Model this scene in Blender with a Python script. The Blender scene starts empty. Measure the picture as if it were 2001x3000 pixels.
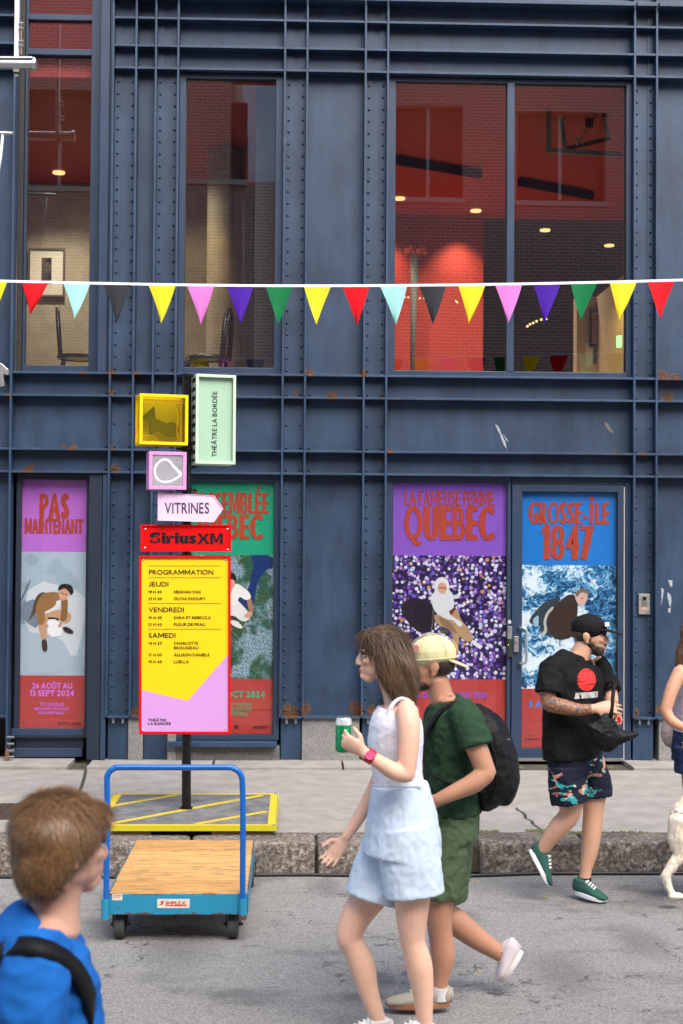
import bpy, bmesh, math, random
import numpy as np
from mathutils import Vector, Matrix, noise as mnoise
random.seed(7)
R = math.radians
sc = bpy.context.scene
col = sc.collection
V = Vector

# ------------------------------------------------------------------ camera
FPX, CX, CY = 4167.0, 1000.5, 1500.0          # a 50 mm lens on a 24x36 frame
CAM = V((0, 0, 2.1))
yaw, pitch, roll = R(1.9), math.atan(100 / 4167), R(0.38)
FW = V((math.sin(yaw) * math.cos(pitch), math.cos(yaw) * math.cos(pitch), math.sin(pitch)))
R0 = V((math.cos(yaw), -math.sin(yaw), 0))
U0 = R0.cross(FW)
RT = R0 * math.cos(roll) + U0 * math.sin(roll)
UP = -R0 * math.sin(roll) + U0 * math.cos(roll)
cam = bpy.data.cameras.new('camera'); camo = bpy.data.objects.new('camera', cam); col.objects.link(camo)
camo.matrix_world = Matrix(((RT.x, UP.x, -FW.x, CAM.x), (RT.y, UP.y, -FW.y, CAM.y), (RT.z, UP.z, -FW.z, CAM.z), (0, 0, 0, 1)))
cam.sensor_fit = 'VERTICAL'; cam.sensor_height = 36; cam.lens = 50.0
cam.clip_start = 0.05; cam.clip_end = 2000
cam.dof.use_dof = True; cam.dof.focus_distance = 10.6; cam.dof.aperture_fstop = 5.0
sc.camera = camo

# ------------------------------------------------------------------ sky, sun, exposure
w = bpy.data.worlds.new('World'); sc.world = w; w.use_nodes = True
nt = w.node_tree; nt.nodes.clear()
out = nt.nodes.new('ShaderNodeOutputWorld'); bg = nt.nodes.new('ShaderNodeBackground'); sky = nt.nodes.new('ShaderNodeTexSky')
sky.sky_type = 'NISHITA'; sky.sun_disc = False
SUN_EL, SUN_AZ = R(50), R(158)                 # azimuth clockwise from +Y (street side, behind the camera to the right)
sky.sun_elevation = SUN_EL; sky.sun_rotation = SUN_AZ
sky.air_density = 1.0; sky.dust_density = 3.0; sky.ozone_density = 0.6
bg.inputs[1].default_value = 0.15
nt.links.new(sky.outputs[0], bg.inputs[0]); nt.links.new(bg.outputs[0], out.inputs[0])
sl = bpy.data.lights.new('sun', 'SUN'); slo = bpy.data.objects.new('sun', sl); col.objects.link(slo)
sl.energy = 2.0; sl.angle = R(50); sl.color = (1.0, 0.965, 0.91)
sd = V((math.sin(SUN_AZ) * math.cos(SUN_EL), math.cos(SUN_AZ) * math.cos(SUN_EL), math.sin(SUN_EL)))
slo.rotation_euler = sd.to_track_quat('Z', 'Y').to_euler()
sc.view_settings.view_transform = 'Standard'; sc.view_settings.look = 'None'
sc.view_settings.gamma = 1; sc.view_settings.use_curve_mapping = False
sc.view_settings.exposure = 1.25

# ------------------------------------------------------------------ measuring the place: a sight line met with a real plane
def ray(sx, sy): return FW + RT * ((sx - CX) / FPX) - UP * ((sy - CY) / FPX)
def P(sx, sy, Y):
    d = ray(sx, sy); return CAM + d * ((Y - CAM.y) / d.y)
def G(sx, sy, z=0.0):
    d = ray(sx, sy); return CAM + d * ((z - CAM.z) / d.z)
def PP(sx, sy, p0, n):
    d = ray(sx, sy); return CAM + d * ((p0 - CAM).dot(n) / d.dot(n))
ZS = 0.20                                       # pavement height
FY = G(1000, 2233, ZS).y                        # facade plane
KY = G(1000, 2562, 0).y                         # kerb face
FR = FY - 0.12                                  # front edge of the steel ribs
def XX(sx, Y=None, sy=1250): return P(sx, sy, FR if Y is None else Y).x
def ZZ(sy, Y=None, sx=1000): return P(sx, sy, FR if Y is None else Y).z
print('FY', FY, 'KY', KY)

# ------------------------------------------------------------------ object helpers
def tag(o, label=None, cat=None, group=None, kind=None):
    if label: o['label'] = label
    if cat: o['category'] = cat
    if group: o['group'] = group
    if kind: o['kind'] = kind
    return o
def empty(name, loc, label=None, cat=None, group=None, parent=None):
    o = bpy.data.objects.new(name, None); col.objects.link(o)
    if parent: o.parent = parent
    o.location = loc; o.empty_display_size = 0.1
    return tag(o, label, cat, group)
def wloc(o):
    p = V((0, 0, 0))
    while o: p = p + o.location; o = o.parent
    return p
def link_mesh(name, me, mats, parent, org=None, smooth=False):
    o = bpy.data.objects.new(name, me); col.objects.link(o)
    for m in (mats if isinstance(mats, (list, tuple)) else [mats]): me.materials.append(m)
    if parent is not None: o.parent = parent
    base = wloc(parent) if parent is not None else V((0, 0, 0))
    if org is None:
        if len(me.vertices):
            a = np.empty(len(me.vertices) * 3, 'f'); me.vertices.foreach_get('co', a); a = a.reshape(-1, 3)
            org = V(((a.min(0) + a.max(0)) / 2).tolist())
        else: org = V((0, 0, 0))
    me.transform(Matrix.Translation(-org)); o.location = org - base
    if smooth: me.polygons.foreach_set('use_smooth', [True] * len(me.polygons))
    return o
class MB:
    def __init__(s): s.v = []; s.f = []; s.mi = []
    def add(s, vs, fs, mi=0):
        b = len(s.v); s.v += [tuple(v) for v in vs]; s.f += [tuple(i + b for i in f) for f in fs]; s.mi += [mi] * len(fs)
        return s
    def box(s, x0, x1, y0, y1, z0, z1, mi=0, M=None):
        vs = [V((x, y, z)) for z in (z0, z1) for y in (y0, y1) for x in (x0, x1)]
        if M is not None: vs = [M @ v for v in vs]
        return s.add(vs, [(0, 2, 3, 1), (4, 5, 7, 6), (0, 1, 5, 4), (2, 6, 7, 3), (0, 4, 6, 2), (1, 3, 7, 5)], mi)
    def tube(s, pts, r, n=10, mi=0, cap=True, closed=False):
        pts = [V(p) for p in pts]; k = len(pts); rr = r if isinstance(r, (list, tuple)) else [r] * k
        b = len(s.v); A = None
        for i, p in enumerate(pts):
            if closed: t = pts[(i + 1) % k] - pts[i - 1]
            else: t = (pts[min(i + 1, k - 1)] - pts[max(i - 1, 0)])
            t = t.normalized() if t.length > 1e-9 else V((0, 0, 1))
            if A is None: A = t.orthogonal().normalized()
            A = (A - t * A.dot(t)); A = A.normalized() if A.length > 1e-6 else t.orthogonal().normalized()
            B = t.cross(A)
            for j in range(n):
                a = 2 * math.pi * j / n
                s.v.append(tuple(p + (A * math.cos(a) + B * math.sin(a)) * rr[i]))
        for i in range(k if closed else k - 1):
            i2 = (i + 1) % k
            for j in range(n):
                s.f.append((b + i * n + j, b + i * n + (j + 1) % n, b + i2 * n + (j + 1) % n, b + i2 * n + j)); s.mi.append(mi)
        if cap and not closed:
            s.f.append(tuple(b + j for j in range(n))[::-1]); s.mi.append(mi)
            s.f.append(tuple(b + (k - 1) * n + j for j in range(n))); s.mi.append(mi)
        return s
    def cyl(s, c, axis, r, h, n=20, mi=0, r2=None):
        c = V(c); ax = V(axis).normalized() * h / 2
        return s.tube([c - ax, c + ax], [r, r if r2 is None else r2], n, mi)
    def prism(s, poly, d, mi=0):                      # poly: front outline (list of Vectors), d: vector to the back
        n = len(poly); poly = [V(p) for p in poly]; d = V(d)
        fs = [tuple(range(n)), tuple(range(2 * n - 1, n - 1, -1))] + [(i, i + n, (i + 1) % n + n, (i + 1) % n) for i in range(n)]
        return s.add(poly + [p + d for p in poly], fs, mi)
    def poly(s, pts, mi=0): return s.add(pts, [tuple(range(len(pts)))], mi)
    def dome(s, c, nrm, r, h, n=8, mi=0):
        c = V(c); nz = V(nrm).normalized(); a = nz.orthogonal().normalized(); b = nz.cross(a); st = len(s.v)
        for (rr, hh) in ((1, 0), (.8, .55), (.4, .92)):
            for j in range(n):
                t = 2 * math.pi * j / n; s.v.append(tuple(c + (a * math.cos(t) + b * math.sin(t)) * r * rr + nz * h * hh))
        s.v.append(tuple(c + nz * h))
        for k in range(2):
            for j in range(n): s.f.append((st + k * n + j, st + k * n + (j + 1) % n, st + (k + 1) * n + (j + 1) % n, st + (k + 1) * n + j)); s.mi.append(mi)
        for j in range(n): s.f.append((st + 2 * n + j, st + 2 * n + (j + 1) % n, st + 3 * n)); s.mi.append(mi)
        return s
    def build(s, name, mats, parent=None, org=None, smooth=False, bevel=0, auto=False):
        me = bpy.data.meshes.new(name); me.from_pydata(s.v, [], s.f)
        if any(s.mi): me.polygons.foreach_set('material_index', s.mi)
        if bevel:
            bm = bmesh.new(); bm.from_mesh(me)
            ed = [e for e in bm.edges if len(e.link_faces) == 2 and e.calc_face_angle(0) > 0.6]
            bmesh.ops.bevel(bm, geom=ed, offset=bevel, segments=2, profile=0.6, affect='EDGES', clamp_overlap=True)
            bm.to_mesh(me); bm.free()
        me.update()
        o = link_mesh(name, me, mats, parent, org, smooth)
        if auto:
            me.polygons.foreach_set('use_smooth', [True] * len(me.polygons))
            me.set_sharp_from_angle(angle=R(40))
        return o
def clone(o, parent=None):
    c = o.copy(); col.objects.link(c); c.parent = parent if parent else o.parent
    for ch in [k for k in bpy.data.objects if k.parent == o]: clone(ch, c)
    return c

# ------------------------------------------------------------------ material helpers
class NT:
    def __init__(s, name):
        s.m = bpy.data.materials.new(name); s.m.use_nodes = True; s.t = s.m.node_tree; s.t.nodes.clear()
        s.o = s.t.nodes.new('ShaderNodeOutputMaterial'); s.b = s.t.nodes.new('ShaderNodeBsdfPrincipled')
        s.t.links.new(s.b.outputs[0], s.o.inputs[0]); s._pos = None; s._obj = None
    def n(s, t, **k):
        x = s.t.nodes.new(t)
        for a, b in k.items(): setattr(x, a, b)
        return x
    def set(s, inp, v):
        if isinstance(v, bpy.types.NodeSocket): s.t.links.new(v, inp)
        else:
            if inp.type == 'RGBA' and len(v) == 3: v = (*v, 1)
            inp.default_value = v
    def m_(s, op, a, b=0.0, c=None):
        x = s.n('ShaderNodeMath', operation=op); s.set(x.inputs[0], a); s.set(x.inputs[1], b)
        if c is not None: s.set(x.inputs[2], c)
        return x.outputs[0]
    def pos(s):
        if s._pos is None: s._pos = s.n('ShaderNodeNewGeometry').outputs['Position']
        return s._pos
    def obj(s):
        if s._obj is None: s._obj = s.n('ShaderNodeTexCoord').outputs['Object']
        return s._obj
    def xyz(s, v):
        x = s.n('ShaderNodeSeparateXYZ'); s.set(x.inputs[0], v); return x.outputs
    def scale(s, v, sc3, loc=(0, 0, 0), rot=(0, 0, 0)):
        x = s.n('ShaderNodeMapping'); s.set(x.inputs[0], v); x.inputs['Scale'].default_value = sc3; x.inputs['Location'].default_value = loc; x.inputs['Rotation'].default_value = rot
        return x.outputs[0]
    def noise(s, v, scale=5, detail=4, rough=.55, dist=0):
        x = s.n('ShaderNodeTexNoise'); s.set(x.inputs['Vector'], v)
        x.inputs['Scale'].default_value = scale; x.inputs['Detail'].default_value = detail; x.inputs['Roughness'].default_value = rough; x.inputs['Distortion'].default_value = dist
        return x.outputs[0]
    def voro(s, v, scale=5, feature='F1', rand=1.0):
        x = s.n('ShaderNodeTexVoronoi', feature=feature); s.set(x.inputs['Vector'], v); x.inputs['Scale'].default_value = scale
        x.inputs['Randomness'].default_value = rand
        return x
    def ramp(s, f, stops, mode='LINEAR'):
        x = s.n('ShaderNodeValToRGB'); s.set(x.inputs[0], f); cr = x.color_ramp; cr.interpolation = mode
        while len(cr.elements) < len(stops): cr.elements.new(.5)
        for e, (p, c) in zip(cr.elements, stops):
            e.position = p; c = (c, c, c) if isinstance(c, (int, float)) else c; e.color = (*c, 1)
        return x.outputs[0]
    def mix(s, f, a, b, mode='MIX'):
        x = s.n('ShaderNodeMix', data_type='RGBA', blend_type=mode); s.set(x.inputs[0], f); s.set(x.inputs[6], a); s.set(x.inputs[7], b); return x.outputs[2]
    def step(s, v, lo, hi):
        x = s.n('ShaderNodeMapRange', interpolation_type='SMOOTHSTEP'); s.set(x.inputs[0], v); x.inputs[1].default_value = lo; x.inputs[2].default_value = hi
        return x.outputs[0]
    def bump(s, h, strength=.3, dist=.01):
        x = s.n('ShaderNodeBump'); s.set(x.inputs['Height'], h); x.inputs['Strength'].default_value = strength; x.inputs['Distance'].default_value = dist
        s.t.links.new(x.outputs[0], s.b.inputs['Normal']); return x.outputs[0]
    def base(s, c): s.set(s.b.inputs['Base Color'], c); return s
    def rough(s, r): s.set(s.b.inputs['Roughness'], r); return s
    def spec(s, r): s.set(s.b.inputs['Specular IOR Level'], r); return s
def mul(c, k): return tuple(x * k for x in c)
def srgb(r, g, b):
    f = lambda u: (u / 255 / 12.92) if u / 255 <= .04045 else ((u / 255 + .055) / 1.055) ** 2.4
    return (f(r), f(g), f(b))
def simple(name, c, rough=.5, metal=0, var=.12, vs=6, bump=0, bs=60, spec=.5):
    a = NT(name)
    nz = a.noise(a.obj(), vs, 5)
    a.base(a.mix(nz, mul(c, 1 - var), mul(c, 1 + var))); a.rough(a.m_('MULTIPLY_ADD', nz, .16, rough - .08)); a.b.inputs['Metallic'].default_value = metal; a.spec(spec)
    if bump: a.bump(a.noise(a.obj(), bs, 4), bump, .004)
    return a.m
def emis(name, c, s):
    a = NT(name); a.base((0, 0, 0)); a.set(a.b.inputs['Emission Color'], c); a.b.inputs['Emission Strength'].default_value = s; return a.m

# ------------------------------------------------------------------ text
def text_verts(body, bold=0.0, spacing=1.0, shear=0.0, line=1.0, align='LEFT'):
    cu = bpy.data.curves.new('lettering', 'FONT'); cu.body = body; cu.size = 1; cu.offset = bold; cu.space_character = spacing; cu.shear = shear
    cu.space_line = line; cu.align_x = align; cu.resolution_u = 4
    o = bpy.data.objects.new('lettering', cu); col.objects.link(o)
    dg = bpy.context.evaluated_depsgraph_get(); me = bpy.data.meshes.new_from_object(o.evaluated_get(dg))
    bpy.data.objects.remove(o); bpy.data.curves.remove(cu)
    vs = [v.co.copy() for v in me.vertices]; fs = [tuple(p.vertices) for p in me.polygons]; bpy.data.meshes.remove(me)
    return vs, fs
_GL = {}
OWN = {'M': [(0, 0), (0, .7), (.13, .7), (.37, .27), (.61, .7), (.74, .7), (.74, 0), (.65, 0), (.65, .53), (.41, .10), (.33, .10), (.09, .53), (.09, 0)],
       'J': [(.29, .7), (.29, .2), (.25, .06), (.15, -.01), (.04, .02), (-.02, .12), (.06, .17), (.11, .085), (.17, .085), (.20, .2), (.20, .7)][::-1],
       '1': [(.14, 0), (.14, .56), (.02, .49), (.02, .58), (.16, .70), (.23, .70), (.23, 0)]}
def glyph(ch, dx, dy):
    """one letter: outline taken from the built-in font and thickened by dx across, dy up and down"""
    k = (ch, round(dx, 4), round(dy, 4))
    if k in _GL: return _GL[k]
    if ch in OWN:
        vs = [V((x, y, 0)) for x, y in OWN[ch]]; fs = [tuple(range(len(vs)))]
        ar_ = sum(vs[i - 1].x * vs[i].y - vs[i].x * vs[i - 1].y for i in range(len(vs)))
        if ar_ < 0: vs = vs[::-1]
    else: vs, fs = text_verts(ch)
    if not fs: _GL[k] = ([], []); return _GL[k]
    cnt = {}; nxt = {}
    for f in fs:
        a_, b_, c_ = (vs[i] for i in f[:3])
        if ch not in OWN and (b_ - a_).cross(c_ - a_).z < 0: f = f[::-1]
        for i in range(len(f)): cnt[(f[i], f[(i + 1) % len(f)])] = 1
    for (a_, b_) in cnt:
        if (b_, a_) not in cnt: nxt[a_] = b_
    loops = []; seen = set()
    for s0 in nxt:
        if s0 in seen: continue
        lp = [s0]; seen.add(s0); q = nxt[s0]
        while q != s0 and q not in seen and q in nxt: lp.append(q); seen.add(q); q = nxt[q]
        if len(lp) > 2: loops.append(lp)
    cu = bpy.data.curves.new('g', 'CURVE'); cu.dimensions = '2D'; cu.fill_mode = 'BOTH'
    big_ = max(abs(sum(vs[l[i - 1]].x * vs[l[i]].y - vs[l[i]].x * vs[l[i - 1]].y for i in range(len(l)))) for l in loops)
    for lp in loops:
        hole = sum(vs[lp[i - 1]].x * vs[lp[i]].y - vs[lp[i]].x * vs[lp[i - 1]].y for i in range(len(lp))) < 0; kx = min(dx, .035) if hole else dx; ky = min(dy, .02) if hole else dy
        pts = [vs[i] for i in lp]; n = len(pts); o = []
        for i in range(n):
            e0 = (pts[i] - pts[i - 1]); e1 = (pts[(i + 1) % n] - pts[i])
            if e0.length < 1e-7 or e1.length < 1e-7: o.append(pts[i].copy()); continue
            n0 = V((e0.y, -e0.x, 0)).normalized(); n1 = V((e1.y, -e1.x, 0)).normalized(); m = n0 + n1; l = m.length
            if l < .2: m = n0
            else: m = m / l * min(1 / max(l / 2, .1), 1.35)
            o.append(pts[i] + V((m.x * kx, m.y * ky, 0)))
        sp = cu.splines.new('POLY'); sp.points.add(n - 1); sp.use_cyclic_u = True
        for i, p in enumerate(o): sp.points[i].co = (p.x, p.y, 0, 1)
    ob = bpy.data.objects.new('g', cu); col.objects.link(ob); me = bpy.data.meshes.new_from_object(ob.evaluated_get(bpy.context.evaluated_depsgraph_get()))
    bpy.data.objects.remove(ob); bpy.data.curves.remove(cu); r = ([v.co.copy() for v in me.vertices], [tuple(p.vertices) for p in me.polygons]); bpy.data.meshes.remove(me); _GL[k] = r; return r
def text_line(body, dx, dy, gap):
    x = 0; V_, F_ = [], []; k = 0
    for ch in body:
        if ch == ' ': x += .24; continue
        vs, fs = glyph(ch, dx, dy)
        if not vs: continue
        if k and ch in 'AVTYJÂÀ': x -= .025
        x0 = min(v.x for v in vs); x1 = max(v.x for v in vs); b = len(V_)
        V_ += [V((v.x - x0 + x, v.y, (k % 2) * 1.0)) for v in vs]; F_ += [tuple(i + b for i in f) for f in fs]; x += x1 - x0 + gap - (.035 if ch in 'RKALTVYPrÂÀ' else 0); k += 1
    return V_, F_
def lettering(body, quad, mat, parent, bold=0.02, spacing=1.05, shear=0, line=1.0, align='LEFT', name='lettering'):
    """quad: the four corners (top-left, top-right, bottom-right, bottom-left) the ink fills"""
    dx, dy = bold if isinstance(bold, tuple) else (bold, bold)
    vs, fs = text_line(body, dx, dy, (spacing - 1) * .6 + .07)
    if shear: vs = [V((v.x + v.y * shear, v.y, v.z)) for v in vs]
    x0 = min(v.x for v in vs); x1 = max(v.x for v in vs); y0 = min(v.y for v in vs); y1 = max(v.y for v in vs)
    tl, tr, br, bl = [V(q) for q in quad]; mb = MB(); res = []; nn = (tr - tl).cross(bl - tl).normalized() * -.0003
    for v in vs:
        u = (v.x - x0) / (x1 - x0); t = (v.y - y0) / (y1 - y0)
        res.append((bl.lerp(br, u)).lerp(tl.lerp(tr, u), t) + nn * v.z)
    mb.add(res, fs); return mb.build(name, mat, parent)
# ------------------------------------------------------------------ materials of the setting
RUST = [(325,1092,16),(400,1096,15),(505,1082,9),(325,1150,12),(80,1375,20),(335,1372,18),(245,1092,14),(907,1090,17),(975,1158,20),(870,1150,9),(1068,1092,17),(1012,1160,9),
        (895,2082,22),(845,2086,26),(860,2092,22),(1045,2080,28),(1092,2086,20),(1950,1098,24),(1985,1103,20),(1965,1160,22),(1890,1330,12),(22,2205,22),(210,1312,16),(1145,1322,14),(1810,1326,10),(392,2090,14),
        (330,1310,10),(1935,2080,20),(1870,2090,16),(25,1160,10),(1120,1162,7),(180,1306,9)]
def steel(name, base, streak=1.0):
    a = NT(name); p = a.pos()
    s1 = a.noise(a.scale(p, (5, 5, 1.1)), 2, 5, .55); s2 = a.noise(p, 2.3, 4); s3 = a.noise(a.scale(p, (60, 60, 5)), 1.5, 3)
    f = a.m_('ADD', a.m_('MULTIPLY', s1, .55), a.m_('MULTIPLY', s2, .45))
    c = a.mix(a.step(f, .32, .68), mul(base, .74), mul(base, 1.38))
    dust = a.step(a.m_('MULTIPLY', s3, a.noise(p, 5, 3)), .25, .42)
    c = a.mix(a.m_('MULTIPLY', dust, .10 * streak), c, (.07, .09, .12))
    mk = None; pf_ = a.scale(p, (1, 0, 1))
    for (x, y, r) in RUST:
        q = P(x, y, FR); vm = a.n('ShaderNodeVectorMath', operation='DISTANCE'); a.set(vm.inputs[0], pf_); vm.inputs[1].default_value = (q.x, 0, q.z)
        g = a.m_('SUBTRACT', 1.0, a.m_('DIVIDE', vm.outputs['Value'], r * .0038)); mk = g if mk is None else a.m_('MAXIMUM', mk, g)
    nz = a.noise(p, 38, 6, .7)
    rm = a.step(a.m_('ADD', a.m_('MULTIPLY', a.m_('MAXIMUM', mk, 0.0), .62), a.m_('MULTIPLY', nz, .6)), .52, .58)
    rc = a.ramp(a.noise(p, 70, 4), [(.3, (.022, .012, .010)), (.55, (.09, .038, .018)), (.75, (.17, .10, .06))])
    c = a.mix(rm, c, rc)
    a.base(c); a.rough(a.m_('ADD', a.m_('MULTIPLY', rm, .35), a.m_('MULTIPLY_ADD', s2, .2, .36)))
    a.bump(a.m_('ADD', a.m_('MULTIPLY', a.noise(p, 120, 3), .35), a.m_('ADD', a.m_('MULTIPLY', s2, 1.2), a.m_('MULTIPLY', rm, .6))), .35, .006)
    return a.m
BLUE = (.0150, .0350, .0720)
M = {}
M['steel'] = steel('painted_steel', BLUE)
M['rib'] = steel('painted_steel_edge', mul(BLUE, 1.12))  # worn paint, with the light its edges catch put into the colour
M['rivet'] = simple('painted_rivet', mul(BLUE, .8), .42)
M['frame'] = simple('window_frame_paint', (.020, .038, .075), .38, var=.2, vs=3)
M['framedk'] = simple('dark_frame_paint', (.013, .020, .036), .4, var=.2)
M['black'] = simple('black_rubber', (.012, .012, .013), .55)
def stone(name, c1, c2, c3, scale=26, bump=.7, dist=.012):
    a = NT(name); p = a.pos()
    n1 = a.noise(p, scale, 8, .7); n2 = a.noise(p, scale * 6, 3); n3 = a.noise(p, 3.2, 4)
    c = a.ramp(a.m_('ADD', a.m_('MULTIPLY', n1, .7), a.m_('MULTIPLY', n2, .3)), [(.36, c1), (.5, c2), (.64, c3)])
    c = a.mix(a.step(n3, .4, .7), c, a.mix(.5, c, c1)); a.base(c); a.rough(.85); a.spec(.3)
    a.bump(a.m_('ADD', n1, a.m_('MULTIPLY', n2, .4)), bump, dist); return a.m
M['kerb'] = stone('granite_kerb', (.034, .028, .024), (.20, .165, .135), (.58, .54, .48), 34, 1.0, .02)
M['plinth'] = stone('granite_plinth', (.12, .115, .11), (.22, .21, .20), (.36, .35, .33), 60, .7, .008)
def asphalt():
    a = NT('asphalt'); p = a.pos()
    ag = a.voro(p, 130); n2 = a.noise(p, 300, 2); big = a.noise(a.scale(p, (1, 1.8, 1)), 1.3, 6, .62); mid = a.noise(p, 9, 5)
    grain = a.noise(p, 110, 3, .7)
    sx = a.xyz(ag.outputs['Color'])[0]
    c = a.ramp(a.m_('ADD', a.m_('MULTIPLY', sx, .35), a.m_('MULTIPLY', grain, .65)), [(.22, (.11, .107, .102)), (.44, (.205, .198, .19)), (.62, (.27, .262, .25)), (.80, (.42, .405, .38))])
    c = a.mix(a.m_('MULTIPLY', a.step(big, .52, .7), .55), c, (.045, .045, .05))
    c = a.mix(a.m_('MULTIPLY', a.step(mid, .6, .75), .25), c, (.19, .185, .18))
    spot = a.step(a.noise(a.scale(p, (1, 2, 1)), 3.1, 3, .5), .69, .73); c = a.mix(a.m_('MULTIPLY', spot, .6), c, (.02, .02, .022))
    for (sx, sy, r) in ((950, 2596, .16), (1370, 2692, .13), (1120, 2868, .1), (620, 2585, .12), (1880, 2760, .2), (520, 2775, .3), (1650, 2850, .25), (1500, 2790, .1)):
        q = G(sx, sy, 0); vm = a.n('ShaderNodeVectorMath', operation='DISTANCE'); a.set(vm.inputs[0], a.scale(p, (1, .45, 1))); vm.inputs[1].default_value = (q.x, q.y * .45, 0)
        k = a.m_('MULTIPLY', a.step(vm.outputs['Value'], r, r * .15), a.step(grain, .35, .62)); c = a.mix(a.m_('MULTIPLY', k, .62), c, (.04, .038, .036))
    ck = a.n('ShaderNodeVectorMath', operation='ADD'); a.set(ck.inputs[0], a.scale(p, (1, 1, 0))); wn = a.n('ShaderNodeTexNoise'); a.set(wn.inputs['Vector'], p); wn.inputs['Scale'].default_value = 3; wn.inputs['Detail'].default_value = 6; a.set(ck.inputs[1], wn.outputs['Color'])
    cl = a.step(a.voro(ck.outputs[0], .55, 'DISTANCE_TO_EDGE').outputs['Distance'], .006, .002); c = a.mix(a.m_('MULTIPLY', cl, a.m_('MULTIPLY', a.step(mid, .42, .55), .75)), c, (.03, .03, .03))
    a.base(c); a.rough(a.m_('MULTIPLY_ADD', big, .2, .68)); a.spec(.4)
    a.bump(a.m_('ADD', a.m_('MULTIPLY', a.m_('SUBTRACT', 1.0, ag.outputs['Distance']), .7), a.m_('ADD', a.m_('MULTIPLY', n2, .3), grain)), .75, .005)
    return a.m
M['asphalt'] = asphalt()
def concrete(name, c, warm=0, crack=True):
    a = NT(name); p = a.pos()
    n1 = a.noise(p, 240, 3, .7); n2 = a.noise(p, 5, 6, .65); n3 = a.noise(a.scale(p, (.5, 3, 1)), 2, 4)
    cc = a.mix(a.step(n2, .3, .7), mul(c, .83), mul(c, 1.12)); cc = a.mix(a.m_('MULTIPLY', a.step(n1, .55, .8), .5), cc, mul(c, .45))
    cc = a.mix(a.m_('MULTIPLY', a.step(n3, .55, .75), .10), cc, mul(c, .6))
    sp = a.step(a.voro(p, 24).outputs['Distance'], .09, .06); cc = a.mix(a.m_('MULTIPLY', sp, .45), cc, mul(c, .3))
    a.base(cc); a.rough(.88); a.spec(.3); a.bump(a.m_('ADD', n1, a.m_('MULTIPLY', n2, .8)), .45, .004); return a.m
M['walk'] = concrete('pavement_concrete', (.275, .258, .235))
M['iconc'] = concrete('cast_concrete_inside', (.36, .32, .24))
def dirt():
    a = NT('dirt_and_moss'); p = a.pos()
    a.base(a.ramp(a.noise(p, 30, 5), [(.35, (.03, .026, .02)), (.55, (.07, .06, .045)), (.7, (.055, .08, .02))])); a.rough(.95); a.bump(a.noise(p, 90, 4), .9, .01); return a.m
M['dirt'] = dirt()
def glass(name, refl=.10, tint=(.9, .92, .92)):
    a = NT(name); t = a.t; t.nodes.remove(a.b)
    tr = a.n('ShaderNodeBsdfTransparent'); tr.inputs[0].default_value = (*tint, 1)
    gl = a.n('ShaderNodeBsdfGlossy'); gl.inputs['Roughness'].default_value = 0.0; gl.inputs[0].default_value = (1, 1, 1, 1)
    bu = a.n('ShaderNodeBump'); bu.inputs['Strength'].default_value = .03; bu.inputs['Distance'].default_value = .004
    t.links.new(a.noise(a.pos(), 1.6, 2), bu.inputs['Height']); t.links.new(bu.outputs[0], gl.inputs['Normal'])
    ge = a.n('ShaderNodeNewGeometry'); dt = a.n('ShaderNodeVectorMath', operation='DOT_PRODUCT'); a.set(dt.inputs[0], ge.outputs['Incoming']); a.set(dt.inputs[1], ge.outputs['Normal'])
    f = a.m_('MULTIPLY_ADD', a.m_('POWER', a.m_('SUBTRACT', 1.0, a.m_('ABSOLUTE', dt.outputs['Value'])), 5.0), 1 - refl - .03, refl + .03); mx = a.n('ShaderNodeMixShader'); a.set(mx.inputs[0], f)
    t.links.new(tr.outputs[0], mx.inputs[1]); t.links.new(gl.outputs[0], mx.inputs[2]); t.links.new(mx.outputs[0], a.o.inputs[0]); return a.m
M['glass'] = glass('window_glass', .085); M['glasslow'] = glass('shopfront_glass', -.008, (.95, .95, .95))
def brick(name, c1, c2, mortar, sc_=1.0):
    a = NT(name); p = a.xyz(a.pos()); cb = a.n('ShaderNodeCombineXYZ')
    a.set(cb.inputs[0], a.m_('ADD', p[0], p[1])); a.set(cb.inputs[1], p[2])
    b = a.n('ShaderNodeTexBrick'); a.set(b.inputs[0], cb.outputs[0]); b.inputs['Scale'].default_value = 1; b.inputs['Brick Width'].default_value = .24 * sc_; b.inputs['Row Height'].default_value = .08 * sc_
    b.inputs['Mortar Size'].default_value = .014; b.inputs['Color1'].default_value = (*c1, 1); b.inputs['Color2'].default_value = (*c2, 1); b.inputs['Mortar'].default_value = (*mortar, 1)
    a.base(b.outputs[0]); a.rough(.85); return a.m
M['brick'] = brick('opposite_brick', (.42, .16, .13), (.30, .13, .11), (.52, .40, .35))

# ------------------------------------------------------------------ ground
mb = MB(); mb.box(-40, 40, -22, KY - .001, -.3, 0)
road = tag(mb.build('road', M['asphalt']), kind='structure')
mb = MB(); mb.box(-400, 400, -400, 400, -.8, -.32)
tag(mb.build('ground', M['walk']), kind='structure')
KB = G(1000, 2440, ZS).y                        # back edge of the kerb
walk = empty('sidewalk', (0, KB, ZS)); walk['kind'] = 'structure'
mb = MB(); mb.box(-40, 40, KB - .02, FY + .6, -.3, ZS - .012); mb.build('bed', M['dirt'], walk)
def gx(sx, sy): return G(sx, sy, ZS)
WB = G(1000, 2256, ZS).y
def slab(pts, jz=0.0, hgt=.05):
    poly = [V((p[0], p[1], ZS + jz + random.uniform(-.001, .001))) for p in pts]
    mb = MB(); mb.prism(poly, (0, 0, -hgt)); return mb.build('slab', M['walk'], walk, bevel=.004)
YM = G(1000, 2364, ZS).y
X0 = gx(256, 2250); X1 = gx(232, 2320)
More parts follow.
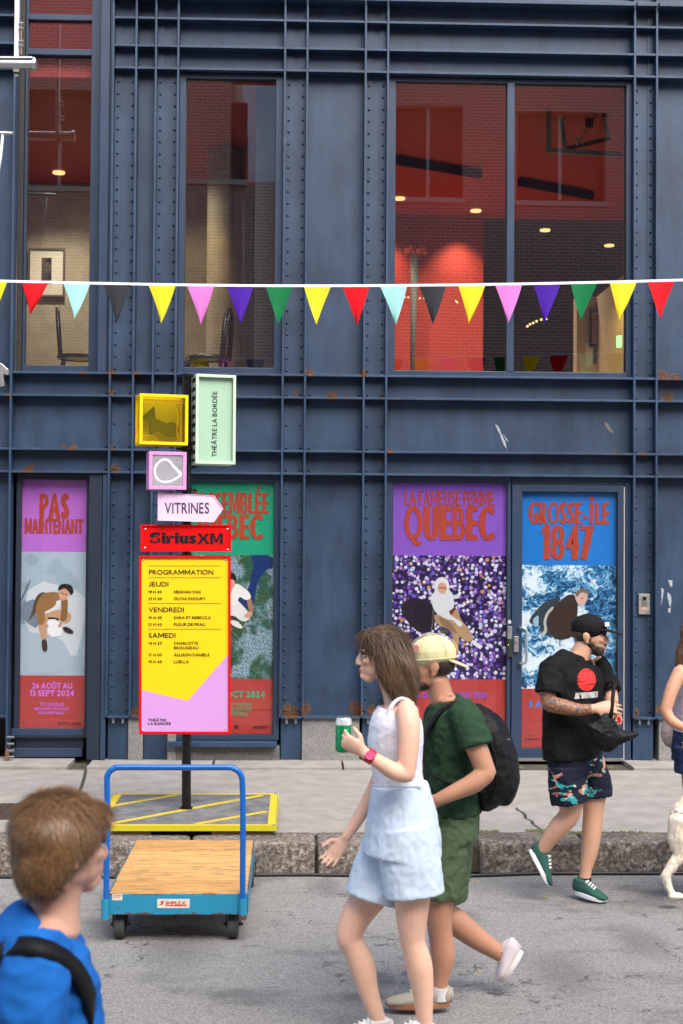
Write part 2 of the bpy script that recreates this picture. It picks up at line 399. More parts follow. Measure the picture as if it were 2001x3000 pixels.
def jag(a, b, n, amp):
    a = V((a[0], a[1])); b = V((b[0], b[1])); o = []
    for i in range(n + 1):
        t = i / n; q = a.lerp(b, t); k = 0 if i in (0, n) else amp
        o.append((q.x + random.uniform(-k, k), q.y + random.uniform(-k * .4, k * .4)))
    return o
g = .008
jl = jag((X0.x, WB), (gx(205, 2440).x, KB), 7, .012)
slab([(x - .012, y) for x, y in jl][::-1][:1] + [(x - .014, y) for x, y in jl][::-1][1:] + [(-9, WB), (-9, KB + g)])
xm = gx(1262, 2364).x
cr = jag((gx(1512, 2364).x, YM), (gx(1592, 2440).x, KB), 9, .022)
slab([(x + .014, y) for x, y in jl] + [(xm - .006, KB + g), (xm - .006, WB)])
slab([(xm + .006, YM + .004), (9, YM + .004), (9, WB), (xm + .006, WB)])
slab([(xm + .006, KB + g)] + [(x - .012, y + (g if i == len(cr) - 1 else 0)) for i, (x, y) in enumerate(cr)][::-1] + [(xm + .006, YM - .004)], .001)
slab([(x + .012, y + (g if i == len(cr) - 1 else 0)) for i, (x, y) in enumerate(cr)] + [(gx(2200, 2400).x, KB + g), (gx(2200, 2400).x, YM - .004)], -.001)
slab([(gx(2210, 2400).x, KB + g), (9, KB + g), (9, YM - .004), (gx(2210, 2400).x, YM - .004)])
for a_, b_ in ((-9, 205), (262, 620), (628, 1000), (1006, 1330), (1336, 1505), (1840, 2500)):   # narrow worn strip along the wall
    xa = a_ if a_ < 0 else gx(a_, 2245).x; xb = gx(b_, 2245).x
    mb = MB(); q = jag((xa, WB + .016), (xb, WB + .016), 12, .014)
    mb.prism([V((x, y, ZS + .022)) for x, y in q] + [V((xb, FY + .1, ZS + .03)), V((xa, FY + .1, ZS + .03))], (0, 0, -.06)); mb.build('edging_slab', M['walk'], walk, bevel=.004)

# rough granite kerb stones
kerb = empty('kerb', (0, KY, 0)); kerb['kind'] = 'structure'
def kstone(sx0, sx1, seed):
    xa = G(sx0, 2500, .1).x; xb = G(sx1, 2500, .1).x
    nx, prof = max(10, int((xb - xa) / .02)), []
    H = ZS + .004
    for t in np.linspace(0, 1, 8): prof.append((KY, t * (H - .018)))
    for t in (.35, 1): prof.append((KY + .018 * (1 - math.cos(t * math.pi / 2)), H - .018 + .018 * math.sin(t * math.pi / 2)))
    for t in np.linspace(.12, 1, 6): prof.append((KY + .018 + (KB - .008 - KY - .018) * t, H))
    prof.append((KB - .008, 0)); m = len(prof); vs = []; fs = []
    for i in range(nx + 1):
        u = i / nx; x = xa + (xb - xa) * u; e = max(0, 1 - min(u, 1 - u) * (xb - xa) / .035)
        for j, (y, z) in enumerate(prof):
            d = mnoise.fractal(V((x * 11 + seed, y * 11, z * 14)), .75, 2.1, 5) * (.016 if j < 10 else .004)
            c = e * .010
            vs.append(V((x + (c if u < .5 else -c) * .3, y - d * (1 if j < 10 else .2) + (c if j < 10 else 0), max(z - (c if j > 8 else 0) + (d * .35 if j > 7 and j < m - 1 else 0), 0 if j == 0 or j == m - 1 else -.01))))
    for i in range(nx):
        for j in range(m - 1): fs.append((i * m + j, (i + 1) * m + j, (i + 1) * m + j + 1, i * m + j + 1))
    fs.append(tuple(range(m))); fs.append(tuple(nx * m + j for j in range(m))[::-1])
    mb = MB(); mb.add(vs, fs); mb.build('kerb_stone', M['kerb'], kerb, smooth=True)
js = [-700, -180, 120, 560, 926, 1376, 1705, 2120, 2600]
for i in range(len(js) - 1):
    g0 = 3 if js[i] != 1376 else 22
    kstone(js[i] + g0, js[i + 1] - 4, i * 9.1)
mb = MB(); mb.box(-12, 12, KY + .06, KB, 0, ZS - .03); mb.build('kerb_bed', M['dirt'], kerb)

# weeds and moss in the joints
def leaf_mat(name, c): 
    a = NT(name); a.base(a.mix(a.noise(a.pos(), 40, 3), mul(c, .6), mul(c, 1.5))); a.rough(.6); return a.m
M['weed'] = leaf_mat('weed_leaf', (.07, .13, .025)); M['moss'] = leaf_mat('moss', (.085, .1, .03))
def tuft(loc, n, h, spread, name='weed', mat=None, lab='', cat='weed'):
    mb = MB()
    for i in range(n):
        a = random.uniform(0, 6.28); r = random.uniform(0, spread); b = V(loc) + V((math.cos(a) * r, math.sin(a) * r * .35, 0)); hh = h * random.uniform(.4, 1)
        d = V((math.cos(a), math.sin(a) * .5 - .3, 0)) * hh * random.uniform(.2, .9); s = V((-d.y, d.x, 0)).normalized() * hh * .13
        mb.poly([b, b + d * .5 + V((0, 0, hh * .6)) + s, b + d + V((0, 0, hh)), b + d * .5 + V((0, 0, hh * .6)) - s])
    return tag(mb.build(name, mat or M['weed']), lab, cat, kind='stuff')
tuft(G(1385, 2530, .04) + V((0, .03, 0)), 60, .09, .03, lab='small green weeds growing in the wide gap between two kerb stones')
tuft(G(1385, 2450, .17) + V((0, .0, 0)), 50, .05, .04, 'dry_weed', simple('dry_stem', (.12, .1, .06), .9), 'dry stems in the top of the wide kerb gap')
mb = MB()
for (a_, b_, y_, n_) in ((640, 760, 2438, 260), (1380, 1460, 2438, 190), (1540, 1600, 2436, 160), (920, 1000, 2249, 150), (1490, 1530, 2249, 50), (1640, 1800, 2249, 90), (700, 780, 2442, 160), (1590, 1900, 2440, 160), (290, 330, 2246, 60)):
    for i in range(n_):
        p = G(random.uniform(a_, b_), y_ + random.gauss(0, 1.6), ZS); p.z = ZS + random.uniform(-.004, .004); r = random.uniform(.004, .011); mb.dome(p, (random.uniform(-.3, .3), -.2, 1), r, r * .9, 5)
tag(mb.build('moss', M['moss'], smooth=True), 'moss in the joint behind the kerb and along the wall foot', 'moss', kind='stuff')

# litter: leaves and paper scraps on the asphalt
M['litter'] = simple('dry_leaf', (.5, .3, .05), .7)
for (x, y, l) in ((1398, 2585, 'tiny yellow leaf on the asphalt below the wide kerb gap'), (1405, 2848, 'small orange scrap on the road right of the lifted shoe'), (1118, 2998, 'orange scrap at the bottom edge near the bare ankle'), (1598, 2630, 'yellow leaf on the road left of the green sneaker')):
    p = G(x, y, .004); s = .011; mb = MB(); mb.prism([p + V((-s, 0, .002)), p + V((0, -s * .7, .004)), p + V((s, 0, .002)), p + V((.002, s * .7, .006))], (0, 0, -.002))
    tag(mb.build('dry_leaf', M['litter']), l, 'leaf')

# cable along the kerb
pts = []
for i in range(90):
    sx = -250 + i * 28; y0 = 2569 if sx < 700 else 2569 - (sx - 700) * .012 + 5 * math.sin(sx * .006)
    p = G(sx, y0, .012); p.y = min(p.y, KY - .03); pts.append(V((p.x, p.y, .013)))
mb = MB(); mb.tube(pts, .011, 8); tag(mb.build('power_cable', simple('cable_rubber', (.015, .015, .017), .45), smooth=True), 'black cable lying in the gutter along the kerb', 'cable')

# metal cover in the pavement
p = G(12, 2379, ZS); mb = MB(); mb.cyl((p.x, p.y, ZS + .003), (0, 0, 1), .30, .012, 40)
cv = empty('utility_cover', (p.x, p.y, ZS), 'round brown metal cover set in the pavement behind the blond boy', 'manhole cover')
M['iron'] = simple('worn_iron', (.10, .075, .06), .55, .6, .3, 20, .4)
mb.build('lid', M['iron'], cv)
mb = MB()
for i in range(-5, 6):
    for j in range(-5, 6):
        if i * i + j * j < 27: mb.box(p.x + i * .052 - .016, p.x + i * .052 + .016, p.y + j * .052 - .007, p.y + j * .052 + .007, ZS + .009, ZS + .014)
tag(mb.build('tread', M['iron'], cv), kind='stuff')
# ------------------------------------------------------------------ the theatre facade
B = empty('theatre_building', (XX(1000), FY, ZS), 'dark blue theatre front of riveted steel ribs with tall windows and poster panels', 'building')
RX = [30, 320, 388, 446, 512, 827, 893, 1065, 1131, 1859, 1924]
X = [XX(v) for v in RX]
HY = [2103, 1389, 1323, 1166, 1100, 208, 143, 62]
Z = [ZZ(v) for v in HY]                            # bottom flange, four of the middle band, three of the top band
ZT = ZZ(-3); ZTOP = 13.5; TH = .009                 # half thickness of a flange
XL, XR = -9.0, 11.0
VB = [XL] + X + [XR]
strip = {(1, 2), (3, 4), (5, 6), (7, 8), (9, 10)}
# vertical flanges
for i, x in enumerate(X):
    mb = MB(); zb = Z[0] if i > 0 else ZS + .01
    zt = ZTOP if i not in (0,) else Z[4]
    mb.box(x - TH, x + TH, FR, FY + .03, zb, ZTOP); mb.build('vertical_flange', M['rib'], B, bevel=.002)
    if 0 < i:                                       # the narrow plate carried down to the ground behind the bottom flange
        pass
# cells (panels) and horizontal flanges between the vertical ones
bands = [(Z[0], Z[1]), (Z[1], Z[2]), (Z[2], Z[3]), (Z[3], Z[4]), (Z[4], Z[5]), (Z[5], Z[6]), (Z[6], Z[7]), (Z[7], ZT), (ZT, ZTOP)]
def bay(i): return (i - 1, i)                       # index of the cell column between VB[i] and VB[i+1] in terms of X
WIN = {'w1': 1, 'w2': 5, 'w3': 9}                   # cell columns that hold glass
for ci in range(len(VB) - 1):
    xa, xb = VB[ci] + (TH + .001 if ci else 0), VB[ci + 1] - (TH + .001 if ci < len(VB) - 2 else 0)
    st = (ci - 1, ci) in strip
    for bi, (za, zb) in enumerate(bands):
        glassy = (ci in (1, 5, 9) and bi in (0, 4)) or (ci == 1 and bi >= 4)
        if glassy: continue
        yf = FY - (.028 if st else 0.0) - (.006 if bi in (1, 3) and not st else 0)
        mb = MB(); mb.box(xa, xb, yf, FY + .04, za + .002, zb - .002); mb.build('wall_panel', M['steel'], B, bevel=.002)
    for hi, z in enumerate(Z + [ZT]):
        if ci == 1 and hi >= 5: continue
        if ci in (1, 5, 9) and hi == 0: continue
        if hi == 5 and ci in (0, 2, 3, 4, 6, 7, 8, 10, 11): pass
        dep = FR + .004
        if hi == 8: dep = FR - .05
        mb = MB(); mb.box(xa, xb, dep, FY + .035, z - TH * (1.0 if hi != 8 else 3), z + TH); mb.build('horizontal_flange', M['rib'], B, bevel=.002)
# thin angle legs beside the flanges, with the rivets on them
def rivs(mb, x, zs, yf):
    for z in zs: mb.dome((x, yf - .0055, z), (0, -1, 0), .0125, .012, 8)
for (a, b) in sorted(strip):
    mb = MB(); yf = FY - .028
    pitch_ = .1055
    for (zlo, zhi) in ((Z[0] + .05, Z[1] - .06), (Z[4] + .05, Z[5] - .1)):
        n = int((zhi - zlo) / pitch_); zs = [zlo + k * (zhi - zlo) / n for k in range(n + 1)]
        for x in (X[a] + .036, X[b] - .036): rivs(mb, x, [z + random.uniform(-.002, .002) for z in zs], yf)
    for (za, zb) in bands[1:4] + bands[5:8]:
        zs = [za + .035, zb - .035] + ([(za + zb) / 2] if zb - za > .3 else [])
        for x in (X[a] + .036, X[b] - .036): rivs(mb, x, zs, yf)
    tag(mb.build('rivets', M['rivet'], B, smooth=True), kind='stuff')
    mb = MB()
    for x in (X[a] + TH + .001, X[b] - TH - .056):
        for (za, zb) in bands[:8]: mb.box(x, x + .055, yf - .006, yf + .004, za + .003, zb - .003)
    # rivets sit on the legs
    tag(mb.build('angle_leg', M['steel'], B), kind='stuff')
mb = MB()
for xi, sgn in ((6, 1), (7, -1), (10, 1), (1, -1)):
    for (za, zb) in (bands[1:4] if xi == 1 else bands[1:4] + bands[5:8]):
        for z in (za + .035, zb - .035): mb.dome((X[xi] + sgn * .04, FY - .006, z), (0, -1, 0), .011, .012, 8)
tag(mb.build('rivets', M['rivet'], B, smooth=True), kind='stuff')
# foot of the columns: dark plates below the bottom flange with two bolts each
for (a, b) in sorted(strip) + [(2, 3)]:
    if (a, b) == (3, 4): continue
    mb = MB(); xa, xb = X[a] + .006, X[b] - .012
    if (a, b) == (2, 3): xa, xb = XX(428), XX(498)
    mb.box(xa, xb, FY - .055, FY + .05, ZS + .03, Z[0] - TH); mb.build('column_foot', M['steel'], B, bevel=.004)
    mb = MB()
    for x in (xa + .05, xb - .05): mb.cyl((x, FR + .03, Z[0] - .03), (0, 0, 1), .012, .05, 6)
    mb.build('bolts', simple('galvanised', (.22, .24, .26), .45, .6), B)
# granite plinth
for (a, b, y0) in ((383, 426, 2107), (498, 522, 2107), (891, 1059, 2107), (1935, 2120, 2107), (2124, 2400, 2107)):
    mb = MB(); mb.box(XX(a), XX(b), FY - .085, FY + .2, ZS + .004, ZZ(y0)); mb.build('plinth_stone', M['plinth'], B, bevel=.006)
mb = MB(); mb.box(XX(497), XX(826), FY - .075, FY + .25, ZS + .004, ZZ(2189)); mb.build('plinth_stone', stone('dark_plinth', (.07, .066, .062), (.13, .125, .12), (.2, .19, .18), 60, .6, .008), B, bevel=.006)

# ------------------------------------------------------------------ windows
def rect(x0, y0, x1, y1, Y):
    a = P(x0, y0, Y); b = P(x1, y0, Y); c = P(x1, y1, Y); d = P(x0, y1, Y)
    return (a.x + d.x) / 2, (b.x + c.x) / 2, (c.z + d.z) / 2, (a.z + b.z) / 2        # X0, X1, Z0, Z1
def frame(name, outer, panes, y0, y1, mat, par=B, gmat=None, gy=None, pane_name='pane'):
    """frame bars around and between the panes; outer=(X0,X1,Z0,Z1), panes=list of the same, side by side or stacked"""
    f = MB(); X0, X1, Z0, Z1 = outer
    px0 = min(p[0] for p in panes); px1 = max(p[1] for p in panes); pz0 = min(p[2] for p in panes); pz1 = max(p[3] for p in panes)
    f.box(X0, px0, y0, y1, Z0, Z1); f.box(px1, X1, y0, y1, Z0, Z1); f.box(px0, px1, y0, y1, Z0, pz0); f.box(px0, px1, y0, y1, pz1, Z1)
    fo = f.build(name, mat, par, bevel=.0025)
    ps = sorted(panes, key=lambda p: (p[0], p[2]))
    for a, b in zip(ps, ps[1:]):
        m = MB()
        if b[0] > a[1] - .001: m.box(a[1] + .0, b[0] - .0, y0 - .004, y1, pz0, pz1); nm = 'mullion'
        else: m.box(px0, px1, y0 - .004, y1, a[3], b[2]); nm = 'transom'
        m.build(nm, mat, fo, bevel=.0025)
    for p in panes:
        m = MB(); gyy = gy if gy is not None else (y0 + y1) / 2
        m.box(p[0] - .004, p[1] + .004, gyy, gyy + .008, p[2] - .004, p[3] + .004); m.build(pane_name, gmat or M['glass'], fo)
        m = MB(); e = .006                           # dark rubber gasket round the pane
        m.box(p[0], p[0] + e, gyy - .012, gyy - .001, p[2], p[3]); m.box(p[1] - e, p[1], gyy - .012, gyy - .001, p[2], p[3])
        m.box(p[0] + e, p[1] - e, gyy - .012, gyy - .001, p[2], p[2] + e); m.box(p[0] + e, p[1] - e, gyy - .012, gyy - .001, p[3] - e, p[3])
        m.build('gasket', M['black'], fo)
    return fo
WY = FY - .045
r = rect(541, 230, 806, 1077, WY); frame('window', (X[4] + TH + .002, X[5] - TH - .002, Z[4] + TH + .001, Z[5] - TH - .012), [r], WY, FY + .06, M['frame'], gy=FY)
a = rect(1157, 241, 1485, 1086, WY); b = rect(1506, 244, 1835, 1091, WY); zlo = (a[2] + b[2]) / 2; zhi = (a[3] + b[3]) / 2
frame('window', (X[8] + TH + .002, X[9] - TH - .002, Z[4] + TH + .001, Z[5] - TH - .012), [(a[0], a[1], zlo, zhi), (b[0], b[1], zlo, zhi)], WY, FY + .06, M['frame'], gy=FY)
# the recessed window bay at the left
W1Y = FY + .10
p1 = rect(78, 164, 265, 1072, W1Y); p2 = rect(84, 62, 270, 147, W1Y); p3 = rect(86, -250, 271, 46, W1Y)
fx0, fx1 = p1[0], p1[1]
frame('window', (X[0] + .06, XX(300, W1Y), Z[4] + TH + .004, ZZ(-330, W1Y)), [(fx0, fx1, p1[2], p1[3]), (fx0, fx1, p2[2], p2[3]), (fx0, fx1, p3[2], p3[3])], W1Y - .03, W1Y + .05, M['frame'], gy=W1Y + .02)
mb = MB(); mb.box(XX(292, W1Y), X[1] - .035, FY - .085, FY + .16, Z[4] + TH + .002, ZTOP); mb.build('window_jamb', M['frame'], B, bevel=.004)
mb = MB(); mb.box(X[1] - .034, X[1] - TH - .002, FY - .06, FY + .16, Z[4] + TH + .002, ZTOP); mb.build('window_jamb', M['steel'], B, bevel=.004)
mb = MB(); mb.box(X[0] + TH + .002, X[0] + .058, FY + .03, FY + .16, Z[4] + TH + .002, ZTOP); mb.build('window_jamb', M['black'], B)

# ------------------------------------------------------------------ posters behind the lower glass
PY = FY
def ink(name, c, rough=.35): return simple(name, mul(c, .82), rough, var=.04, vs=2)
I_red = ink('poster_red', srgb(178, 62, 58)); I_tit = ink('poster_title_red', srgb(176, 68, 48))
def pic(o, pw=None): return o
def flat(mb_or_pts, name, mat, par, dy, thick=.0006):
    mb = MB(); pts = [V(p) + V((0, -dy, 0)) for p in mb_or_pts]; mb.prism(pts, (0, thick, 0)); return mb.build(name, mat, par)
def rectpts(x0, y0, x1, y1, Y=PY):
    a = rect(x0, y0, x1, y1, Y); return [V((a[0], Y, a[3])), V((a[1], Y, a[3])), V((a[1], Y, a[2])), V((a[0], Y, a[2]))]
def zpoly(pts, s, ox, oy, Y): return [P(ox + x / s, oy + y / s, Y) for x, y in pts]
def figure(par, s, ox, oy, items, Y=PY):
    mats = []; idx = {}; mb = MB()
    for k, (c, pts) in enumerate(items):
        if c not in idx: idx[c] = len(mats); mats.append(ink('printed_ink', srgb(*c)))
        q = zpoly(pts, s, ox, oy, Y - .0022 - .0004 * k)
        n = len(q); sm = []                           # rounded outline (Chaikin)
        for i in range(n): a_, b_ = q[i], q[(i + 1) % n]; sm += [a_.lerp(b_, .22), a_.lerp(b_, .78)]
        nrm = sum(((sm[i].x * sm[(i + 1) % len(sm)].z - sm[(i + 1) % len(sm)].x * sm[i].z) for i in range(len(sm))))
        if nrm < 0: sm = sm[::-1]
        mb.poly(sm, idx[c])
    return mb.build('printed_figure', mats, par)
def txt(body, x0, y0, x1, y1, mat, par, bold=.03, sp=1.05, Y=PY, dy=.0035, **k):
    r4 = rectpts(x0, y0, x1, y1, Y); return lettering(body, [p + V((0, -dy, 0)) for p in r4], mat, par, bold, sp, **k)
def poster(label, x0, x1, ys, mats, Y=PY):
    a = rect(x0, ys[0], x1, ys[-1], Y); e = empty('poster', ((a[0] + a[1]) / 2, Y, a[2]), label, 'poster', 'theatre posters in the ground floor windows')
    xs = (a[0], a[1]); zs = [ZZ(y, Y, (x0 + x1) / 2) for y in ys]
    for nm, m_, z1, z0 in zip(('title_panel', 'photo_panel', 'date_panel'), mats, zs, zs[1:]):
        mb = MB(); mb.box(xs[0], xs[1], Y, Y + .002, z0, z1); mb.build(nm, m_, e)
    return e
# photo panel materials
def paper_mat():
    a = NT('printed_papers'); p = a.scale(a.pos(), (1, 1, 1), rot=(0, R(28), 0)); n = a.noise(a.pos(), 2.2, 3)
    q = a.xyz(p); rows = a.m_('SINE', a.m_('MULTIPLY', q[2], 330)); cut = a.step(a.noise(a.scale(p, (30, 1, 110)), 2, 3), .47, .56)
    zone = a.step(a.noise(p, 3.6, 1), .5, .55); f = a.m_('MULTIPLY', a.m_('MULTIPLY', a.step(rows, .3, .7), cut), zone)
    a.base(a.mix(a.m_('MULTIPLY', f, .5), a.mix(n, srgb(138, 160, 176), srgb(170, 188, 200)), srgb(78, 100, 122))); a.rough(.4); return a.m
def sequin_mat():
    a = NT('printed_sequins'); p = a.xyz(a.pos()); cb = a.n('ShaderNodeCombineXYZ'); a.set(cb.inputs[0], p[0]); a.set(cb.inputs[1], p[2]); v = cb.outputs[0]
    c = srgb(32, 20, 70)
    big = a.noise(v, 3.2, 3)
    for k, (s, off) in enumerate(((25, 0), (27, 3.3), (24, 7.7))):
        vo = a.voro(a.scale(v, (1, 1, 1), (off, off, 0)), s, rand=.85); cc = a.xyz(vo.outputs['Color'])
        sel = a.m_('ADD', a.m_('MULTIPLY', cc[0], .72), a.m_('MULTIPLY', big, .5))
        colr = a.ramp(sel, [(0, srgb(34, 20, 62)), (.28, srgb(84, 46, 138)), (.42, srgb(132, 84, 186)), (.52, srgb(104, 100, 206)), (.59, srgb(184, 140, 206)), (.66, srgb(218, 220, 244)), (.93, srgb(240, 244, 255)), (.965, srgb(206, 150, 84))], 'CONSTANT')
        colr = a.mix(a.step(vo.outputs['Distance'], .1, .02), colr, srgb(40, 24, 60))
        colr = a.mix(a.m_('MULTIPLY', a.step(vo.outputs['Distance'], .34, .43), .6), colr, srgb(40, 24, 70))
        c = a.mix(a.m_('MULTIPLY', a.step(vo.outputs['Distance'], .46, .43), a.step(a.xyz(vo.outputs['Color'])[1], .3, .31) if k else 1.0), c, colr)
    a.base(a.mix(.18, c, (0, 0, 0))); a.rough(.35); return a.m
def sea_mat():
    a = NT('printed_sea_foam'); p = a.xyz(a.pos()); cb = a.n('ShaderNodeCombineXYZ'); a.set(cb.inputs[0], p[0]); a.set(cb.inputs[1], p[2]); v = cb.outputs[0]
    w_ = a.n('ShaderNodeVectorMath', operation='ADD'); nn = a.n('ShaderNodeTexNoise'); a.set(nn.inputs['Vector'], v); nn.inputs['Scale'].default_value = 5; nn.inputs['Detail'].default_value = 5
    sc_ = a.n('ShaderNodeVectorMath', operation='SCALE'); a.set(sc_.inputs[0], nn.outputs['Color']); sc_.inputs['Scale'].default_value = .35; a.set(w_.inputs[0], v); a.set(w_.inputs[1], sc_.outputs[0]); v2 = w_.outputs[0]
    lines = a.m_('SUBTRACT', 1.0, a.step(a.voro(v2, 16, 'DISTANCE_TO_EDGE').outputs['Distance'], .02, .13))
    foam = a.step(a.noise(v2, 4.2, 8, .66), .40, .62); xg = a.m_('SUBTRACT', 1.0, a.step(p[0], XX(1640, PY), XX(1830, PY)))
    f = a.m_('ADD', a.m_('MULTIPLY', foam, a.m_('MULTIPLY_ADD', xg, .65, .45)), a.m_('MULTIPLY', lines, .42))
    a.base(a.ramp(f, [(.05, srgb(8, 52, 92)), (.28, srgb(18, 92, 140)), (.5, srgb(70, 140, 182)), (.75, srgb(156, 192, 214)), (1, srgb(208, 222, 230))])); a.rough(.35); return a.m
def map_mat():
    a = NT('printed_aerial_map'); p = a.xyz(a.pos()); cb = a.n('ShaderNodeCombineXYZ'); a.set(cb.inputs[0], p[0]); a.set(cb.inputs[1], p[2]); v = a.scale(cb.outputs[0], (1, 1, 1), rot=(0, 0, R(38)))
    vo = a.voro(v, 26); vx = a.xyz(vo.outputs['Color']); n = a.noise(v, 7, 7, .7); fine = a.noise(v, 75, 5, .85); br = a.n('ShaderNodeTexVoronoi', distance='CHEBYCHEV'); a.set(br.inputs['Vector'], v); br.inputs['Scale'].default_value = 40
    bx = a.xyz(br.outputs['Color']); g_ = a.ramp(a.m_('ADD', a.m_('MULTIPLY', n, .7), a.m_('MULTIPLY', bx[0], .3)), [(.2, srgb(12, 34, 34)), (.45, srgb(26, 88, 72)), (.6, srgb(48, 76, 50)), (.75, srgb(84, 98, 62))])
    city = a.mix(a.step(fine, .42, .6), srgb(40, 74, 98), srgb(168, 196, 206)); c = a.mix(a.step(a.noise(v, 4.3, 4), .46, .56), g_, city)
    e1 = a.voro(v, 9, 'DISTANCE_TO_EDGE').outputs['Distance']; c = a.mix(a.m_('MULTIPLY', a.step(e1, .012, .003), .5), c, srgb(150, 176, 176)); a.base(c); a.rough(.35); return a.m
po1 = poster('tall narrow pink poster reading PAS MAINTENANT with a seated man in a tan jacket', 59, 251, (1404, 1617, 1979, 2136), (ink('poster_pink', srgb(184, 110, 208)), paper_mat(), I_red), Y=FY + .045)
Y1 = FY + .045
txt('PAS', 116, 1446, 203, 1520, I_tit, po1, (.13, .02), .93, Y1); txt('MAINTENANT', 73, 1519, 244, 1563, I_tit, po1, (.11, .02), .93, Y1, dy=.0045)
pk = ink('poster_pink_ink', srgb(214, 120, 226))
txt('26 AOÛT AU', 94, 1996, 212, 2018, pk, po1, .04, 1.02, Y1); txt('13 SEPT 2024', 87, 2021, 217, 2040, pk, po1, .04, 1.02, Y1)
txt('TEXTE : DAVID IRELAND', 116, 2058, 188, 2069, pk, po1, .02, 1.02, Y1); txt('MISE EN SCÈNE ET TRADUCTION :', 100, 2070, 204, 2081, pk, po1, .02, 1.02, Y1); txt('MARC-ANDRÉ THIBAULT', 114, 2082, 190, 2093, pk, po1, .02, 1.02, Y1)
dk = ink('poster_dark_ink', srgb(60, 22, 28))
txt('Q', 65, 2114, 72, 2122, dk, po1, .04, 1, Y1); txt('BORDÉE', 210, 2114, 237, 2123, dk, po1, .02, 1.1, Y1); txt('BISTRO B', 170, 2115, 200, 2122, dk, po1, .02, 1, Y1)
figure(po1, 2.583, 0, 1350, [((128, 150, 170), [(150, 1060), (280, 1030), (330, 1120), (300, 1290), (200, 1230), (155, 1240)]),
    ((205, 216, 224), [(235, 895), (648, 985), (642, 1240), (560, 1540), (150, 1260)]), ((96, 108, 124), [(150, 1060), (225, 900), (238, 900), (160, 1075)]), ((172, 190, 204), [(150, 1290), (450, 1320), (570, 1530), (430, 1610), (180, 1610)]),
    ((120, 136, 156), [(160, 1080), (270, 1040), (310, 1110), (290, 1280), (190, 1220), (155, 1160)]),
    ((92, 70, 52), [(265, 1040), (300, 1000), (350, 990), (300, 1060), (285, 1130), (208, 1228), (240, 1150)]),
    ((196, 158, 122), [(330, 1160), (460, 1120), (530, 1150), (545, 1190), (505, 1240), (450, 1205), (365, 1195), (352, 1250), (356, 1355), (315, 1360), (288, 1250), (300, 1200)]),
    ((60, 50, 40), [(360, 1180), (450, 1190), (440, 1215), (365, 1205)]),
    ((150, 112, 66), [(330, 1000), (440, 988), (455, 1040), (430, 1100), (330, 1160), (345, 1200), (325, 1242), (288, 1240), (280, 1180), (268, 1110), (290, 1050)]),
    ((136, 100, 58), [(460, 1050), (515, 1035), (510, 1160), (500, 1212), (452, 1218), (465, 1130)]),
    ((228, 230, 232), [(428, 1055), (470, 1060), (440, 1120), (350, 1158), (328, 1150), (420, 1100)]),
    ((236, 240, 246), [(350, 1200), (440, 1200), (485, 1318), (370, 1342)]),
    ((214, 160, 134), [(445, 985), (482, 955), (527, 990), (512, 1042), (472, 1062), (445, 1035)]),
    ((206, 150, 124), [(322, 1228), (355, 1230), (374, 1256), (340, 1272)]), ((206, 150, 124), [(432, 1258), (458, 1212), (478, 1225), (455, 1262)]),
    ((34, 26, 26), [(438, 985), (446, 942), (490, 928), (540, 940), (560, 990), (540, 1020), (524, 992), (490, 962), (456, 978)]),
    ((40, 30, 30), [(466, 996), (482, 1000), (480, 1006), (464, 1003)]), ((40, 30, 30), [(492, 1006), (506, 1010), (504, 1016), (490, 1012)]),
    ((62, 44, 34), [(313, 1355), (354, 1350), (360, 1430), (340, 1449), (320, 1430)]), ((62, 44, 34), [(468, 1262), (506, 1253), (558, 1290), (550, 1312), (498, 1300)])], Y1)
mb = MB()
for (x0_, y0_, x1_, y1_, ang, n_, stp, ln_) in ((330, 800, 640, 950, 40, 15, 20, 150), (190, 715, 300, 790, 55, 7, 14, 90), (175, 1335, 480, 1560, -14, 15, 16, 210), (160, 880, 215, 1010, 20, 6, 20, 50)):
    for i_ in range(n_):
        cx1 = (x0_ + x1_) / 2 + (i_ - n_ / 2) * stp * -math.sin(R(-ang)) * 1.0; cy1 = (y0_ + y1_) / 2 + (i_ - n_ / 2) * stp * math.cos(R(-ang)) * .9; l_ = ln_ * random.uniform(.55, 1) / 2; dx_, dy_ = math.cos(R(-ang)) * l_, math.sin(R(-ang)) * l_
        a_, b_ = (cx1 - dx_, cy1 - dy_), (cx1 + dx_, cy1 + dy_)
        if min(a_[0], b_[0]) < 158 or max(a_[0], b_[0]) > 640: continue
        mb.poly([P(p_[0] / 2.583, 1350 + (p_[1] + o_) / 2.583, Y1 - .0028) for p_, o_ in ((a_, -2.2), (b_, -2.2), (b_, 2.2), (a_, 2.2))])
tag(mb.build('printed_text_lines', ink('pale_ink', srgb(112, 134, 152)), po1), kind='stuff')
po2 = poster('green topped poster, man in white over an aerial map, half hidden behind the signs', 545, 802, (1412, 1626, 1989, 2151), (ink('poster_green', srgb(24, 160, 124)), map_mat(), I_red))
txt("L'ASSEMBLÉE", 548, 1426, 788, 1505, I_tit, po2, (.11, .005), .94); txt('QUEBEC', 548, 1506, 771, 1594, I_tit, po2, (.125, .01), .94, dy=.0045)
gi = ink('poster_green_ink', srgb(50, 170, 130))
txt('2 AU 12 OCT 2024', 570, 2024, 776, 2044, gi, po2, .04, 1.02); txt('CCI, BRETT WATSON', 640, 2059, 735, 2071, gi, po2, .02, 1); txt('TION : CHRIS ABRAHAM', 628, 2072, 738, 2084, gi, po2, .02, 1); txt('DE : ANDRÉ FECTEAU', 634, 2085, 726, 2097, gi, po2, .02, 1)
txt('BORDÉE', 742, 2124, 783, 2136, dk, po2, .02, 1.1); txt('MES', 687, 2123, 698, 2136, dk, po2, .05, 1)
